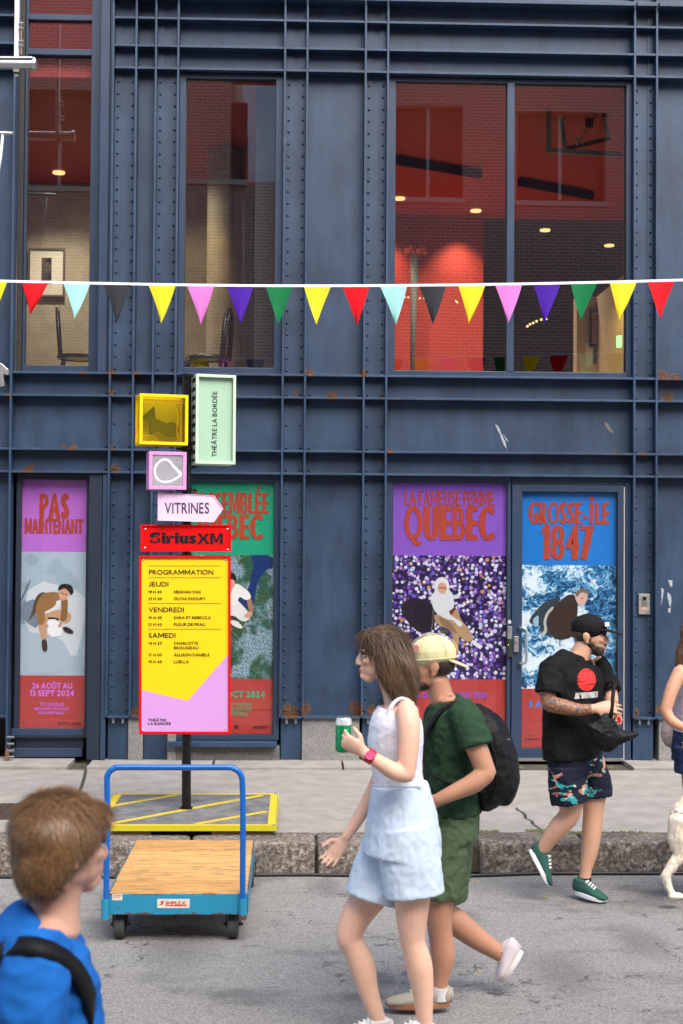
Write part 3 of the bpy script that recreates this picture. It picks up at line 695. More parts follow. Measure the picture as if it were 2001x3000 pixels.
figure(po2, 3.563, 380, 1600, [((12, 52, 112), [(1250, 92), (1497, 92), (1497, 235), (1440, 235), (1350, 330), (1310, 500), (1280, 650), (1200, 650), (1110, 560), (1240, 450), (1270, 300), (1300, 190)]),
    ((226, 226, 226), [(1035, 590), (1120, 560), (1180, 620), (1245, 700), (1205, 745), (1272, 750), (1190, 795), (1110, 745), (1035, 720)]), ((60, 56, 56), [(1050, 720), (1110, 735), (1130, 760), (1060, 768)]),
    ((236, 236, 234), [(1070, 450), (1110, 385), (1160, 410), (1250, 480), (1270, 545), (1215, 568), (1140, 520), (1120, 620), (1040, 620), (1040, 540)]),
    ((164, 120, 100), [(1225, 560), (1268, 545), (1292, 650), (1286, 690), (1250, 672), (1230, 620)]), ((214, 160, 136), [(1188, 722), (1250, 680), (1290, 690), (1262, 748), (1210, 752)]),
    ((212, 164, 140), [(1040, 340), (1090, 345), (1106, 400), (1072, 447), (1040, 440)]), ((28, 24, 26), [(1030, 300), (1080, 268), (1114, 320), (1108, 388), (1090, 350), (1040, 345)]),
    ((230, 226, 222), [(1050, 770), (1120, 780), (1188, 850), (1150, 864), (1060, 820)])])
po3 = poster('purple topped poster reading LA FAMEUSE FEMME QUEBEC with a seated woman on sequins', 1148, 1485, (1413, 1628, 1990, 2162), (ink('poster_purple', srgb(134, 86, 196)), sequin_mat(), I_red))
txt('LA FAMEUSE FEMME', 1185, 1438, 1448, 1482, I_tit, po3, (.045, .0), 1.0); txt('QUEBEC', 1184, 1482, 1449, 1602, I_tit, po3, (.125, .01), .94, dy=.0045)
pu = ink('poster_violet_ink', srgb(140, 90, 200))
txt('22 OCT AU 16 NOV 2024', 1210, 2026, 1430, 2046, pu, po3, .04, 1.02)
figure(po3, 3.265, 1100, 1380, [((34, 24, 40), [(260, 1260), (400, 1220), (540, 1250), (570, 1400), (560, 1530), (430, 1560), (300, 1440), (240, 1330)]),
    ((96, 92, 84), [(545, 1300), (560, 1330), (556, 1420), (541, 1537), (524, 1532), (547, 1410)]), ((74, 84, 80), [(590, 1480), (722, 1540), (650, 1567)]),
    ((176, 146, 110), [(572, 1370), (700, 1410), (760, 1325), (792, 1320), (814, 1420), (885, 1500), (942, 1600), (900, 1642), (838, 1612), (802, 1572), (792, 1700), (780, 1742), (728, 1732), (740, 1600), (728, 1530), (620, 1480), (562, 1430)]),
    ((140, 112, 82), [(590, 1385), (720, 1440), (790, 1560), (740, 1540), (640, 1480)]),
    ((212, 218, 222), [(545, 1170), (600, 1140), (660, 1180), (700, 1130), (742, 1180), (757, 1300), (700, 1362), (765, 1410), (834, 1450), (822, 1488), (790, 1482), (740, 1422), (680, 1418), (600, 1372), (560, 1332), (522, 1220)]),
    ((206, 210, 214), [(735, 1190), (792, 1178), (815, 1212), (740, 1228)]), ((120, 50, 40), [(698, 1342), (752, 1306), (747, 1362), (722, 1374)]),
    ((222, 224, 226), [(568, 1155), (562, 1080), (590, 1028), (640, 1010), (692, 1038), (708, 1100), (704, 1165), (640, 1168)]),
    ((206, 158, 134), [(594, 1092), (632, 1060), (672, 1080), (687, 1130), (660, 1168), (625, 1168), (597, 1142)]), ((170, 100, 76), [(600, 1108), (682, 1112), (678, 1126), (604, 1122)]),
    ((228, 230, 232), [(934, 1608), (1018, 1680), (1002, 1708), (912, 1642)]), ((222, 224, 226), [(720, 1718), (776, 1738), (760, 1767), (720, 1752)])])
# wide window frames of the lower floor
def lowframe(x0, x1, pane, y0, y1): pass
frame('poster_window', (X[0] + TH + .03, XX(312, FY + .02), ZZ(2162, FY + .02), Z[1] - TH - .001), [rect(58, 1403, 252, 2138, FY + .0)], FY - .005, FY + .09, M['framedk'], gmat=M['glasslow'], gy=FY + .018, pane_name='pane')
mb = MB(); mb.box(X[0] + .05, XX(246), FY + .04, FY + .09, ZZ(2200), ZZ(2160)); mb.build('kick_panel', M['framedk'], B)
mb = MB(); mb.box(X[0] + .02, XX(246), FY - .01, FY + .03, ZZ(2224), ZZ(2199)); mb.build('bottom_rail', M['frame'], B, bevel=.004)
mb = MB(); mb.box(X[0] + .02, XX(246), FY - .01, FY + .038, ZZ(2162) - .0, ZZ(2142)); mb.build('bottom_rail', M['frame'], B, bevel=.004)
mb = MB(); mb.box(XX(262), XX(300), FY - .09, FY + .09, ZS + .03, Z[1] - TH - .003); mb.build('door_post', M['framedk'], B, bevel=.004)
mb = MB(); mb.box(XX(302), X[1] - TH - .002, FY - .10, FY + .09, ZS + .03, Z[1] - TH - .003); mb.build('door_post', M['rib'], B, bevel=.004)
frame('poster_window', (X[4] + TH + .002, X[5] - TH - .002, ZZ(2172), Z[1] - TH - .001), [rect(545, 1411, 803, 2152, FY - .03)], WY, FY + .06, M['frame'], gmat=M['glasslow'], gy=FY - .022)
mb = MB(); mb.box(XX(497), XX(818), FR - .03, FY, ZZ(2188), ZZ(2174)); mb.build('window_sill', M['rib'], B, bevel=.003)
frame('poster_window', (X[8] + TH + .002, XX(1502), ZS + .05, Z[1] - TH - .001), [rect(1148, 1412, 1485, 2163, FY - .03)], WY, FY + .06, M['frame'], gmat=M['glasslow'], gy=FY - .022)
# door with its own poster
D = frame('door', (XX(1505), XX(1833), ZZ(2232), ZZ(1416)), [rect(1527, 1441, 1808, 2192, FY - .03)], FY - .055, FY + .02, M['frame'], gmat=M['glasslow'], gy=FY - .024)
mb = MB(); mb.box(XX(1836), X[9] - TH - .002, FY - .05, FY + .05, ZS + .03, Z[1] - TH - .001); mb.build('door_jamb', M['frame'], B, bevel=.003)
mb = MB(); mb.box(XX(1504), XX(1835.5), FY - .045, FY + .05, ZZ(1414.5), Z[1] - TH - .001); mb.build('door_head', M['frame'], B, bevel=.003)
mb = MB(); mb.box(XX(1832.6), XX(1835.6), FY - .062, FY - .01, ZZ(2232), ZZ(1419))
M['alu'] = simple('brushed_aluminium', (.55, .55, .54), .32, .9, .08, 8); mb.build('hinge_strip', simple('white_hinge', (.34, .33, .32), .5), D)
mb = MB(); mb.box(XX(1505), XX(1833), FY - .065, FY - .0555, ZZ(2232), ZZ(2223)); mb.build('kick_strip', M['alu'], D)
mb = MB(); h0 = P(1528, 1838, FY - .055); h1 = P(1528, 1942, FY - .055); hx = P(1543, 1838, FY - .12).x; rr_ = .03
path = [h0, h0 + V((0, -.05, 0)) + V((.0, 0, 0))]
pth = [V((h0.x - .03, FY - .056, h0.z)), V((h0.x - .01, FY - .10, h0.z)), V((hx - .03, FY - .115, h0.z)), V((hx - .008, FY - .115, h0.z - .008)), V((hx, FY - .115, h0.z - .03)), V((hx, FY - .115, h1.z + .03)), V((hx - .008, FY - .115, h1.z + .008)), V((hx - .03, FY - .115, h1.z)), V((h0.x - .01, FY - .10, h1.z)), V((h0.x - .03, FY - .056, h1.z))]
mb.tube(pth, .0115, 12); mb.build('handle', M['alu'], D, smooth=True)
lk = rect(1505, 1864, 1519, 1910, FY - .06); mb = MB(); mb.box(lk[0], lk[1], FY - .075, FY - .0555, lk[2], lk[3]); mb.cyl(((lk[0] + lk[1]) / 2, FY - .08, lk[3] - .04), (0, 1, 0), .011, .02, 14); mb.build('lock', M['alu'], D, bevel=.002)
for (q, mt, nm) in (((1487, 1835, 1500, 1872), M['alu'], 'strike_plate'), ((1487, 1874, 1501, 1925), M['black'], 'card_reader')):
    a = rect(*q, FY - .06); mb = MB(); mb.box(a[0], a[1], FY - .066, FY - .046, a[2], a[3]); mb.build(nm, mt, B, bevel=.001)
a = rect(1488.5, 1888, 1490.5, 1890, FY - .07); mb = MB(); mb.box(a[0], a[1], FY - .068, FY - .0665, a[2], a[3]); mb.build('indicator', emis('led', (.6, 1, .05), 1.5), B)
a = rect(1489, 1817, 1498, 1827, FY - .05); mb = MB(); mb.box(a[0], a[1], FY - .0475, FY - .0465, a[2], a[3]); mb.build('sticker_remains', simple('sticker', (.45, .45, .45), .7, var=.8, vs=200), B)
po4 = poster('blue topped poster on the door reading GROSSE-ÎLE 1847 above white sea foam', 1526, 1809, (1440, 1656, 2018, 2193), (ink('poster_blue', srgb(26, 122, 208)), sea_mat(), I_red))
txt('GROSSE-ÎLE', 1548, 1453, 1785, 1536, I_tit, po4, (.105, .0), .94); txt('1847', 1585, 1537, 1741, 1641, I_tit, po4, (.12, .0), .95, dy=.0045)
bl = ink('poster_blue_ink', srgb(60, 130, 216))
txt('3 AU 28 SEPT 2024', 1548, 2053, 1780, 2073, bl, po4, .04, 1.02); txt('QUÉBECOR', 1538, 2161, 1579, 2169, dk, po4, .03, 1.05); txt('une présentation', 1538, 2152, 1566, 2156, dk, po4, .01, 1)
figure(po4, 2.672, 1480, 1380, [((48, 62, 70), [(185, 1165), (250, 1080), (330, 1010), (420, 985), (440, 1060), (400, 1250), (300, 1300), (265, 1190), (200, 1200)]),
    ((150, 190, 206), [(212, 1165), (262, 1120), (262, 1210), (235, 1225)]),
    ((56, 42, 34), [(430, 1022), (480, 972), (545, 962), (572, 1060), (562, 1150), (620, 1220), (520, 1305), (430, 1325), (370, 1300), (325, 1200), (340, 1100)]),
    ((190, 190, 186), [(298, 1180), (320, 1110), (368, 1058), (384, 1072), (336, 1122), (318, 1190), (332, 1250), (294, 1308), (262, 1260), (284, 1275), (310, 1240)]),
    ((212, 176, 160), [(550, 960), (590, 925), (640, 935), (648, 985), (626, 1042), (590, 1062), (565, 1032), (548, 1000)]),
    ((120, 108, 98), [(548, 958), (570, 928), (620, 913), (660, 948), (654, 978), (638, 958), (592, 948), (562, 990)]), ((60, 44, 40), [(596, 992), (612, 996), (610, 1002), (594, 999)]),
    ((150, 150, 146), [(420, 1320), (436, 1320), (434, 1380), (424, 1380)])])

# paint chips and scrapes on the steel
M['chip'] = simple('bare_patch', (.30, .32, .34), .6, var=.45, vs=60)
def chip(pts, s, ox, oy, Y):
    mb = MB()
    for poly in pts:
        q = zpoly(poly, s, ox, oy, Y); q2 = []
        for i in range(len(q)):
            a, b = q[i], q[(i + 1) % len(q)]
            for t in (0, .33, .66): c = a.lerp(b, t); q2.append(c + V((random.uniform(-1, 1), 0, random.uniform(-1, 1))) * .0035)
        mb.prism(q2, (0, .001, 0))
    mb.build('paint_chip', M['chip'], B)
chip([[(1120, 0), (1150, 0), (1152, 40), (1140, 45)], [(1075, 50), (1090, 60), (1088, 110), (1072, 180), (1078, 110)], [(1118, 80), (1140, 100), (1145, 150), (1138, 190), (1120, 130)], [(1125, 195), (1138, 190), (1138, 225), (1122, 222)]], 2.351, 1480, 1700, FY - .001)
chip([[(705, 303), (718, 306), (735, 345), (752, 380), (764, 425), (748, 400), (728, 350)], [(742, 345), (752, 360), (774, 388), (758, 376)]], 1.568, 1000, 1050, FY - .002)
M['chip'] = simple('rusty_patch', (.13, .12, .1), .8, var=.5, vs=60)
chip([[(1212, 295), (1222, 296), (1250, 340), (1246, 345), (1225, 328), (1214, 312)]], 1.568, 1000, 1050, FY - .002)

# intercom
a = rect(1872, 1740, 1905, 1800, FY - .07)
ic = empty('intercom', ((a[0] + a[1]) / 2, FY - .07, a[2]), 'silver door intercom with camera on the riveted strip right of the door', 'intercom')
mb = MB(); mb.box(a[0], a[1], FY - .062, FY - .03, a[2], a[3]); mb.build('housing', simple('grey_metal', (.33, .32, .30), .4, .5), ic, bevel=.003)
cx = (a[0] + a[1]) / 2; mb = MB(); mb.cyl((cx, FY - .065, a[3] - .04), (0, 1, 0), .026, .008, 24); mb.build('camera_ring', M['alu'], ic)
mb = MB(); mb.cyl((cx, FY - .071, a[3] - .04), (0, 1, 0), .015, .008, 20); mb.build('lens', simple('lens_black', (.005, .005, .006), .08), ic)
mb = MB()
for i in range(8):
    for j in range(6): mb.box(cx - .026 + i * .0068, cx - .0225 + i * .0068, FY - .0635, FY - .0622, a[3] - .112 + j * .0066, a[3] - .1085 + j * .0066)
tag(mb.build('speaker_holes', M['black'], ic), kind='stuff')
mb = MB(); mb.box(cx - .03, cx + .03, FY - .0645, FY - .0622, a[2] + .042, a[2] + .058); mb.build('name_plate', simple('name_plate', (.55, .3, .22), .4), ic)
mb = MB(); mb.cyl((cx + .025, FY - .065, a[2] + .022), (0, 1, 0), .008, .008, 14); mb.build('button', M['alu'], ic)

# rusty hinge remains at the far left foot
hz = empty('rusty_hinge', P(35, 2230, FR), 'rust eaten hinge leaf with bolts at the foot of the leftmost flange', 'hinge')
q = rect(16, 2200, 26, 2240, FR - .01); mb = MB(); mb.box(q[0], q[1], FR - .03, FR, q[2], q[3]); mb.build('leaf', simple('rust', (.16, .07, .035), .9, 0, .5, 30, .6), hz)
mb = MB()
for y in (2160, 2180, 2200, 2218):
    c = P(31, y, FR - .01); mb.cyl(c, (1, 0, 0), .012, .06, 6)
mb.build('bolts', simple('bolt_steel', (.14, .15, .17), .6, .5), hz)
# ------------------------------------------------------------------ rooms behind the upper windows
RM = {}
RM['ceil'] = simple('red_ceiling', (.44, .038, .028), .6, var=.1, vs=1.5)
RM['red'] = simple('red_wall', (.32, .016, .006), .6, var=.1, vs=1.2)
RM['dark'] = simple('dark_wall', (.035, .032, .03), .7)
RM['floor'] = simple('oak_floor', (.34, .25, .17), .5)
RM['warm'] = simple('warm_plaster', (.42, .33, .18), .8, var=.15, vs=3)
ZC = 6.28; ZF = 3.38
def wallbox(name, mat, *b):
    mb = MB(); mb.box(*b); return mb.build(name, mat, B)
wallbox('room_wall', RM['ceil'], -8, 9, FY + 2.5, FY + 2.7, ZC + .21, ZTOP)  # added to shut out the sky; its red stands in for reflected brick
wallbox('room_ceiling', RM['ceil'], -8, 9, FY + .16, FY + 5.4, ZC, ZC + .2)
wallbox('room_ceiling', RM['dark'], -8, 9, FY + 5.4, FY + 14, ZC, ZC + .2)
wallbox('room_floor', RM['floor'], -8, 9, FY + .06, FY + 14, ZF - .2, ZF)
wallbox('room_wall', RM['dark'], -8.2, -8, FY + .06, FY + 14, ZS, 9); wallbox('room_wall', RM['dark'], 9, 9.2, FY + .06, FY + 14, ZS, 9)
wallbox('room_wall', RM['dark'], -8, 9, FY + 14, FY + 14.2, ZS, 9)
BW = FY + 3.9
xe = P(1000, 700, BW).x
wallbox('room_wall', M['iconc'], -8, xe, BW, BW + .2, ZF, ZC - .01)
wallbox('room_wall', RM['dark'], xe - .9, xe - .7, FY + .3, BW - .01, ZF, ZC - .01)
# concrete column in the second window
pc = P(672, 700, FY + 2.2); x0 = P(603, 700, FY + 2.2).x; x1 = P(712, 700, FY + 2.2).x
mb = MB(); mb.cyl(((x0 + x1) / 2, FY + 2.4, (ZF + ZC) / 2), (0, 0, 1), (x1 - x0) / 2, ZC - ZF - .02, 32); mb.build('concrete_column', M['iconc'], B, auto=True)
x2 = P(712, 700, FY + 1.6).x; x3 = P(760, 700, FY + 1.6).x
mb = MB()
for i in range(9):
    x = x2 + (x3 - x2) * i / 8 + .02; mb.tube([(x, FY + 1.6 + .03 * (i % 2), ZF + .02), (x + .01, FY + 1.6, 4.9), (x, FY + 1.6, 5.6)], .03, 8)
mb.build('curtain', simple('grey_curtain', (.10, .09, .085), .9), B, smooth=True)
# red wall of the big window room
RY = FY + 5.3; xr0 = P(1120, 800, RY).x; xr1 = P(1416, 800, RY).x
wallbox('room_wall', RM['red'], xr0 - .6, xr1, RY, RY + .2, ZF, ZC - .01)
WY2 = FY + 3.6; xw0 = P(1690, 950, WY2).x
wallbox('room_wall', RM['warm'], xw0, xw0 + 3, WY2, WY2 + .2, ZF, P(1700, 868, WY2).z)
xw1 = P(1845, 950, FY + 2).x; wallbox('room_wall', RM['warm'], xw1, xw1 + .15, FY + .5, WY2 - .01, ZF, P(1700, 868, WY2).z)
# black slots and a strip with lamps in the ceiling
M['slot'] = simple('black_slot', (.004, .004, .005), .9, spec=.1)
def ceilpt(sx, sy): return G(sx, sy, ZC)
for (a, b, h) in (((1148, 452), (1408, 496), 10), ((1522, 518), (1735, 560), 9)):
    p0, p1 = ceilpt(*a), ceilpt(*b); d = (p1 - p0); n_ = V((-d.y, d.x, 0)).normalized() * .03
    mb = MB(); mb.prism([p0 - n_ - V((0, 0, .012)), p1 - n_ - V((0, 0, .012)), p1 + n_ - V((0, 0, .012)), p0 + n_ - V((0, 0, .012))], (0, 0, -.085)); mb.build('ceiling_slot', M['slot'], B)
lamp = emis('downlight_or_fill_glow', (1, .66, .26), .8)
for (sx, sy) in ((172, 503), (1170, 579), (1394, 615), (1597, 672), (1785, 717), (60, 640)):
    c = ceilpt(sx, sy); c.y = min(c.y, FY + 13.5)
    mb = MB(); mb.cyl(c - V((0, 0, .012)), (0, 0, 1), .068, .02, 20); mb.build('ceiling_or_fill_light', lamp, B)
def spot(loc, tgt, e, size, c=(1, .75, .45), blend=.7, r=.05):
    l = bpy.data.lights.new('downlight_or_fill', 'SPOT'); l.energy = e; l.spot_size = R(size); l.spot_blend = blend; l.color = c; l.shadow_soft_size = r
    o = bpy.data.objects.new('downlight_or_fill', l); col.objects.link(o); o.location = loc; o.rotation_euler = (V(loc) - V(tgt)).to_track_quat('Z', 'Y').to_euler(); o.parent = B; o.location = V(loc) - wloc(B)
for sx in (1128, 1348):
    c = P(sx, 640, RY - .32); spot((c.x, RY - .35, ZC - .05), (c.x, RY - .02, ZC - 2.0), 80, 84, blend=1)
c = P(622, 640, FY + 1.6); spot((c.x - .45, FY + 1.75, ZC - .1), (x0 + .05, FY + 2.2, ZC - 2.2), 40, 60, (1, .62, .22), blend=1)
c = P(200, 700, FY + 3); spot((c.x, FY + 2.6, ZC - .1), (c.x + .2, BW, ZF + 1.2), 9, 95, (1, .82, .55), blend=1)
c = P(820, 700, FY + 3); spot((P(560, 700, FY + 3).x, FY + 2.9, ZC - .1), (P(600, 700, BW).x, BW, ZF + 1), 18, 90, (1, .8, .5), blend=1)
c = P(1790, 900, WY2); spot((xw1 - .3, FY + 1.9, ZC - 1.2), (xw1, FY + 2.6, ZF + .6), 50, 80, (1, .75, .25), blend=1)
for (sx, sy) in ((172, 503), (1170, 579), (1394, 615), (1597, 672)):
    c = ceilpt(sx, sy); c.y = min(c.y, FY + 4.5); spot((c.x, c.y - .3, ZC - .05), (c.x, c.y - .31, ZF), 120, 120, (1, .85, .65), blend=1)
for sx in (300, 480, 840):  # added lamps hidden from view, to brighten the ceiling behind the second window
    c = P(sx, 300, FY + 2.0); spot((c.x, FY + 2.0, ZC - .05), (c.x, FY + 2.01, ZF), 45, 120, (1, .85, .65), blend=1); mb = MB(); mb.cyl((c.x, FY + 2.0, ZC - .012), (0, 0, 1), .068, .02, 20); mb.build('ceiling_or_fill_light', lamp, B)
# small ceiling lamps seen deep in the room
mb = MB()
for (sx, sy) in ((1186, 870), (1196, 871), (1208, 872), (1218, 873), (1230, 874), (1243, 874), (1336, 882), (1340, 886), (1545, 956), (1553, 950), (1562, 946), (1572, 941), (1586, 936), (1600, 934)):
    c = P(sx, sy, RY - .06 if sx < 1400 else FY + 9); mb.dome(c, (0, -1, 0), .012 if sx < 1400 else .02, .01, 6)
tag(mb.build('small_lights', emis('small_glow', (1, .65, .25), 1.2), B), kind='stuff')
# lit flower arrangement on a tall stand before the red wall
c = P(1215, 745, RY - .5); fl = empty('flower_stand', (c.x, RY - .5, ZF), 'tall dark stand with small red flowers lit before the red wall upstairs', 'flowers')
mb = MB(); mb.tube([(c.x, RY - .5, ZF), (c.x - .02, RY - .5, ZF + .9), (c.x, RY - .5, c.z)], [.05, .03, .055], 10); mb.build('stand', RM['dark'], fl, smooth=True)
mb = MB()
for i in range(14): mb.dome(c + V((random.uniform(-.14, .14), random.uniform(-.05, .05), random.uniform(-.03, .07))), (random.uniform(-1, 1), -1, random.uniform(0, 1)), .035, .04, 7)
mb.build('flower_heads', simple('red_petals', (.5, .06, .02), .6), fl, smooth=True)

# hanging steel frame with a lamp chain, second pane of the large window
HYY = FY + .9
hf = empty('hanging_frame', P(1700, 455, HYY), 'pale green steel frame hanging with chains at the top of the large window', 'steel frame')
M['palesteel'] = simple('pale_green_steel', (.20, .24, .19), .5, .3)
def bar(a, b, wdt, name='bar', m=None, Y=HYY, dz=.03):
    p, q = P(*a, Y), P(*b, Y); d = (q - p).normalized(); s = V((d.z, 0, -d.x)) * wdt * .5; mb = MB()
    mb.prism([p - s, p + s, q + s, q - s], (0, dz, 0)); return mb.build(name, m or M['palesteel'], hf)
bar((1607, 262), (1609, 440), .045); bar((1600, 438), (1822, 452), .045, Y=HYY - .04)
bar((1630, 262), (1657, 430), .04, Y=HYY + .25); bar((1757, 262), (1784, 410), .04, Y=HYY + .25); bar((1660, 434), (1788, 404), .035, m=M['slot'], Y=HYY + .25)
mb = MB(); pts = [P(1690, 425, HYY + .1), P(1715, 385, HYY + .1), P(1738, 350, HYY + .1), P(1770, 310, HYY + .1), P(1805, 275, HYY + .1)]; mb.tube(pts, .008, 6); mb.build('chain', M['alu'], hf)
mb = MB(); q = P(1728, 358, HYY + .06); mb.box(q.x - .035, q.x + .035, q.y, q.y + .05, q.z - .04, q.z + .04); mb.build('clamp', M['slot'], hf)
mb = MB(); q = P(1775, 330, HYY + .06); mb.box(q.x - .03, q.x + .03, q.y, q.y + .05, q.z - .03, q.z + .03); mb.build('clamp', M['slot'], hf)
mb = MB(); mb.tube([P(1686, 420, HYY + .08), P(1692, 400, HYY + .08), P(1704, 402, HYY + .08), P(1706, 422, HYY + .08)], .006, 6); mb.build('bulb_cage', M['alu'], hf)

# framed pictures and papers on the walls
def picframe(x0, y0, x1, y1, Y, label, matte, art, fr=.02, skew=0, border=.07, fc=None):
    a = rect(x0, y0, x1, y1, Y); e = empty('picture_frame', ((a[0] + a[1]) / 2, Y, a[2]), label, 'picture'); f = MB()
    f.box(a[0], a[0] + fr, Y - .03, Y, a[2], a[3]); f.box(a[1] - fr, a[1], Y - .03, Y, a[2], a[3]); f.box(a[0] + fr, a[1] - fr, Y - .03, Y, a[2], a[2] + fr); f.box(a[0] + fr, a[1] - fr, Y - .03, Y, a[3] - fr, a[3]); f.build('frame', fc or M['slot'], e)
    f = MB(); f.box(a[0] + fr, a[1] - fr, Y - .015, Y - .002, a[2] + fr, a[3] - fr); f.build('mount', matte, e)
    f = MB(); f.box(a[0] + fr + border, a[1] - fr - border, Y - .019, Y - .0155, a[2] + fr + border, a[3] - fr - border * .7); f.build('picture', art, e); return e
def artmat(n_, c1, c2, s):
    a = NT(n_); a.base(a.ramp(a.noise(a.pos(), s, 5, .6, 1), [(.42, c1), (.6, c2)])); a.rough(.3); return a.m
picframe(84, 728, 190, 870, BW - .02, 'white mounted dark picture on the concrete wall in the left window', simple('mount_white', (.6, .56, .48), .7), artmat('dark_print', (.01, .01, .012), (.10, .09, .07), 6), .02, border=.13, fc=simple('thin_frame', (.1, .08, .05), .4))
picframe(1726, 906, 1776, 1016, WY2 - .03, 'black framed pinkish print high in the right corner of the large window', simple('pink_print', (.30, .17, .13), .6), artmat('pink_art', (.28, .16, .12), (.02, .02, .02), 5), .03, border=.05)
for (q, l) in (((1716, 1006, 1738, 1072), 'white notice sheet taped to the warm wall below the pinkish print'), ((1738, 1022, 1752, 1066), 'small dark notice beside the white sheet upstairs')):
    a = rect(*q, WY2 - .03); mb = MB(); mb.box(a[0], a[1], WY2 - .012, WY2 - .002, a[2], a[3])
    tag(mb.build('notice', simple('notice_paper', (.55, .52, .45) if q[0] < 1730 else (.05, .04, .04), .7, var=.5, vs=90)), l, 'notice')
ex = P(1816, 1004, FY + 1.2); mb = MB(); mb.box(ex.x - .02, ex.x + .02, FY + 1.2, FY + 1.26, ex.z - .04, ex.z + .07)
tag(mb.build('green_lamp', emis('green_glow', (.25, 1, .2), 1.6)), 'small green lamp glowing at the right edge of the large window', 'lamp')

# bentwood chairs
def chair(x, y, face, label):
    e = empty('bentwood_chair', (x, y, ZF), label, 'chair', 'black bentwood chairs upstairs'); m = simple('black_lacquer', (.012, .010, .009), .3)
    Rz = Matrix.Translation((x, y, ZF)) @ Matrix.Rotation(face, 4, 'Z')
    def T(pts): return [Rz @ V(p) for p in pts]
    mb = MB(); mb.tube(T([(math.cos(a) * .19, math.sin(a) * .19, .46) for a in np.linspace(0, 2 * math.pi, 20)[:-1]]), .018, 8, closed=True); mb.cyl(Rz @ V((0, 0, .462)), (0, 0, 1), .18, .02, 20); mb.build('seat', m, e, smooth=False)
    for w, zt, nm in ((.19, .92, 'back_hoop'), (.11, .82, 'back_hoop')):
        mb = MB(); mb.tube(T([(-.17 - .07 * (z / zt), s, .46 + z) for (s, z) in [(-w, 0), (-w * 1.02, .16), (-w * .95, zt - .60), (-w * .6, zt - .49), (0, zt - .46), (w * .6, zt - .49), (w * .95, zt - .60), (w * 1.02, .16), (w, 0)]]), .019, 8); mb.build(nm, m, e, smooth=True)
    for sx, sy in ((-1, -1), (-1, 1), (1, -1), (1, 1)):
        mb = MB(); mb.tube(T([(sx * .14, sy * .14, .455), (sx * .2, sy * .19, 0)]), [.018, .012], 8); mb.build('leg', m, e, smooth=True)
    return e
p = P(232, 1050, FY + .75); chair(p.x, FY + .75, R(8), 'black bentwood chair in the narrow left window, back to the left')
p = P(622, 1050, FY + .6); chair(p.x - .05, FY + .7, R(172), 'black bentwood chair with hooped back in the second window')
p = P(545, 1050, FY + .95); 
tb = empty('cafe_table', (p.x, FY + .75, ZF), 'round dark table top just showing at the sill of the second window', 'table')
mb = MB(); mb.cyl((p.x, FY + .75, ZF + .40), (0, 0, 1), .23, .03, 28); mb.build('tabletop', simple('table_lacquer', (.02, .015, .012), .25), tb)
mb = MB(); mb.cyl((p.x, FY + .75, ZF + .2), (0, 0, 1), .03, .38, 12); mb.build('leg', M['slot'], tb)

# ground floor: plain dark space behind the posters, and the solid sides of the building
wallbox('back_wall', RM['dark'], -8, 9, FY + .7, FY + .9, ZS, ZF - .2)
wallbox('building_side', M['steel'], XL - .3, XL, FY, FY + 14, 0, ZTOP); wallbox('building_side', M['steel'], XR, XR + .3, FY, FY + 14, 0, ZTOP); wallbox('roof', RM['dark'], XL - .3, XR + .3, FY, FY + 14, ZTOP, ZTOP + .3)

# ------------------------------------------------------------------ the brick building across the street, which the glass reflects
OP = empty('brick_building', (0, -9, 0), 'red brick building across the street seen only as a reflection in the upper windows', 'building')
OY = -9.0
def refl(sx, sy): p = P(sx, sy, 2 * FY - OY); return p.x, p.z
ws = []
for (a, b, t, s) in ((-260, -20, 250, 540), (60, 270, 250, 540), (480, 722, 285, 527), (1157, 1356, 305, 580), (1515, 1776, 325, 592), (1960, 2200, 340, 600)):
    xa, zt = refl(a, t); xb, zb = refl(b, s); ws.append((xa, xb, zb, zt))
zbt = 10.35
xg0, _ = refl(676, 400); xg1, _ = refl(832, 400)
def wall_with_holes(x0, x1, z0, z1, holes):
    xs = sorted({x0, x1, *[h[0] for h in holes], *[h[1] for h in holes]}); zs = sorted({z0, z1, *[h[2] for h in holes], *[h[3] for h in holes]}); mb = MB()
    for xa, xb in zip(xs, xs[1:]):
        for za, zb in zip(zs, zs[1:]):
            cx, cz = (xa + xb) / 2, (za + zb) / 2
            if any(h[0] < cx < h[1] and h[2] < cz < h[3] for h in holes): continue
            mb.box(xa, xb, OY - .4, OY, za, zb)
    return mb
low = [(x, x + 2.0, 1.0, 3.6) for x in (-16, -12, -8, -4, 0, 4, 8, 12)] + [(x, x + 2.0, 5.2, 7.6) for x in (-16, -12, -8, 8, 12)]
low = [h for h in low if not (h[2] > 5)]
wall_with_holes(-22, xg0, 0, 15.4, [h for h in ws if h[1] < xg0 and h[0] > -22] + [h for h in low if h[1] < xg0]).build('wall', M['brick'], OP)
wall_with_holes(xg1, 22, 0, 15.4, [h for h in ws if h[0] > xg1] + [h for h in low if h[0] > xg1]).build('wall', M['brick'], OP)
mb = MB(); mb.box(xg0 + .001, xg1 - .001, OY - 1.0, OY - .1, 0, 10.9); mb.build('wall', M['brick'], OP)
pt_ = empty('sky_gap_backdrop', (0, -24, 0), 'pale rendered building far across the street, glimpsed only as a reflection', 'building'); mb = MB(); mb.prism([V((-12, -24, 0)), V((12, -24, 0)), V((12, -24, 17.5)), V((-12, -24, 21))], (0, -4, 0)); mb.build('wall', simple('pale_backdrop', (.88, .82, .87), .8), pt_)  # added backdrop filling the gap, so the mirrored sky comes out greyer
mb = MB(); mb.box(xg0 - .05, xg1 + .05, OY - .6, OY - .02, 13.4, 15.4); mb.build('wall', M['brick'], OP)
M['sill'] = simple('stone_sill', (.45, .42, .38), .7); M['rdark'] = simple('dim_red_blind', (.09, .02, .018), .5)
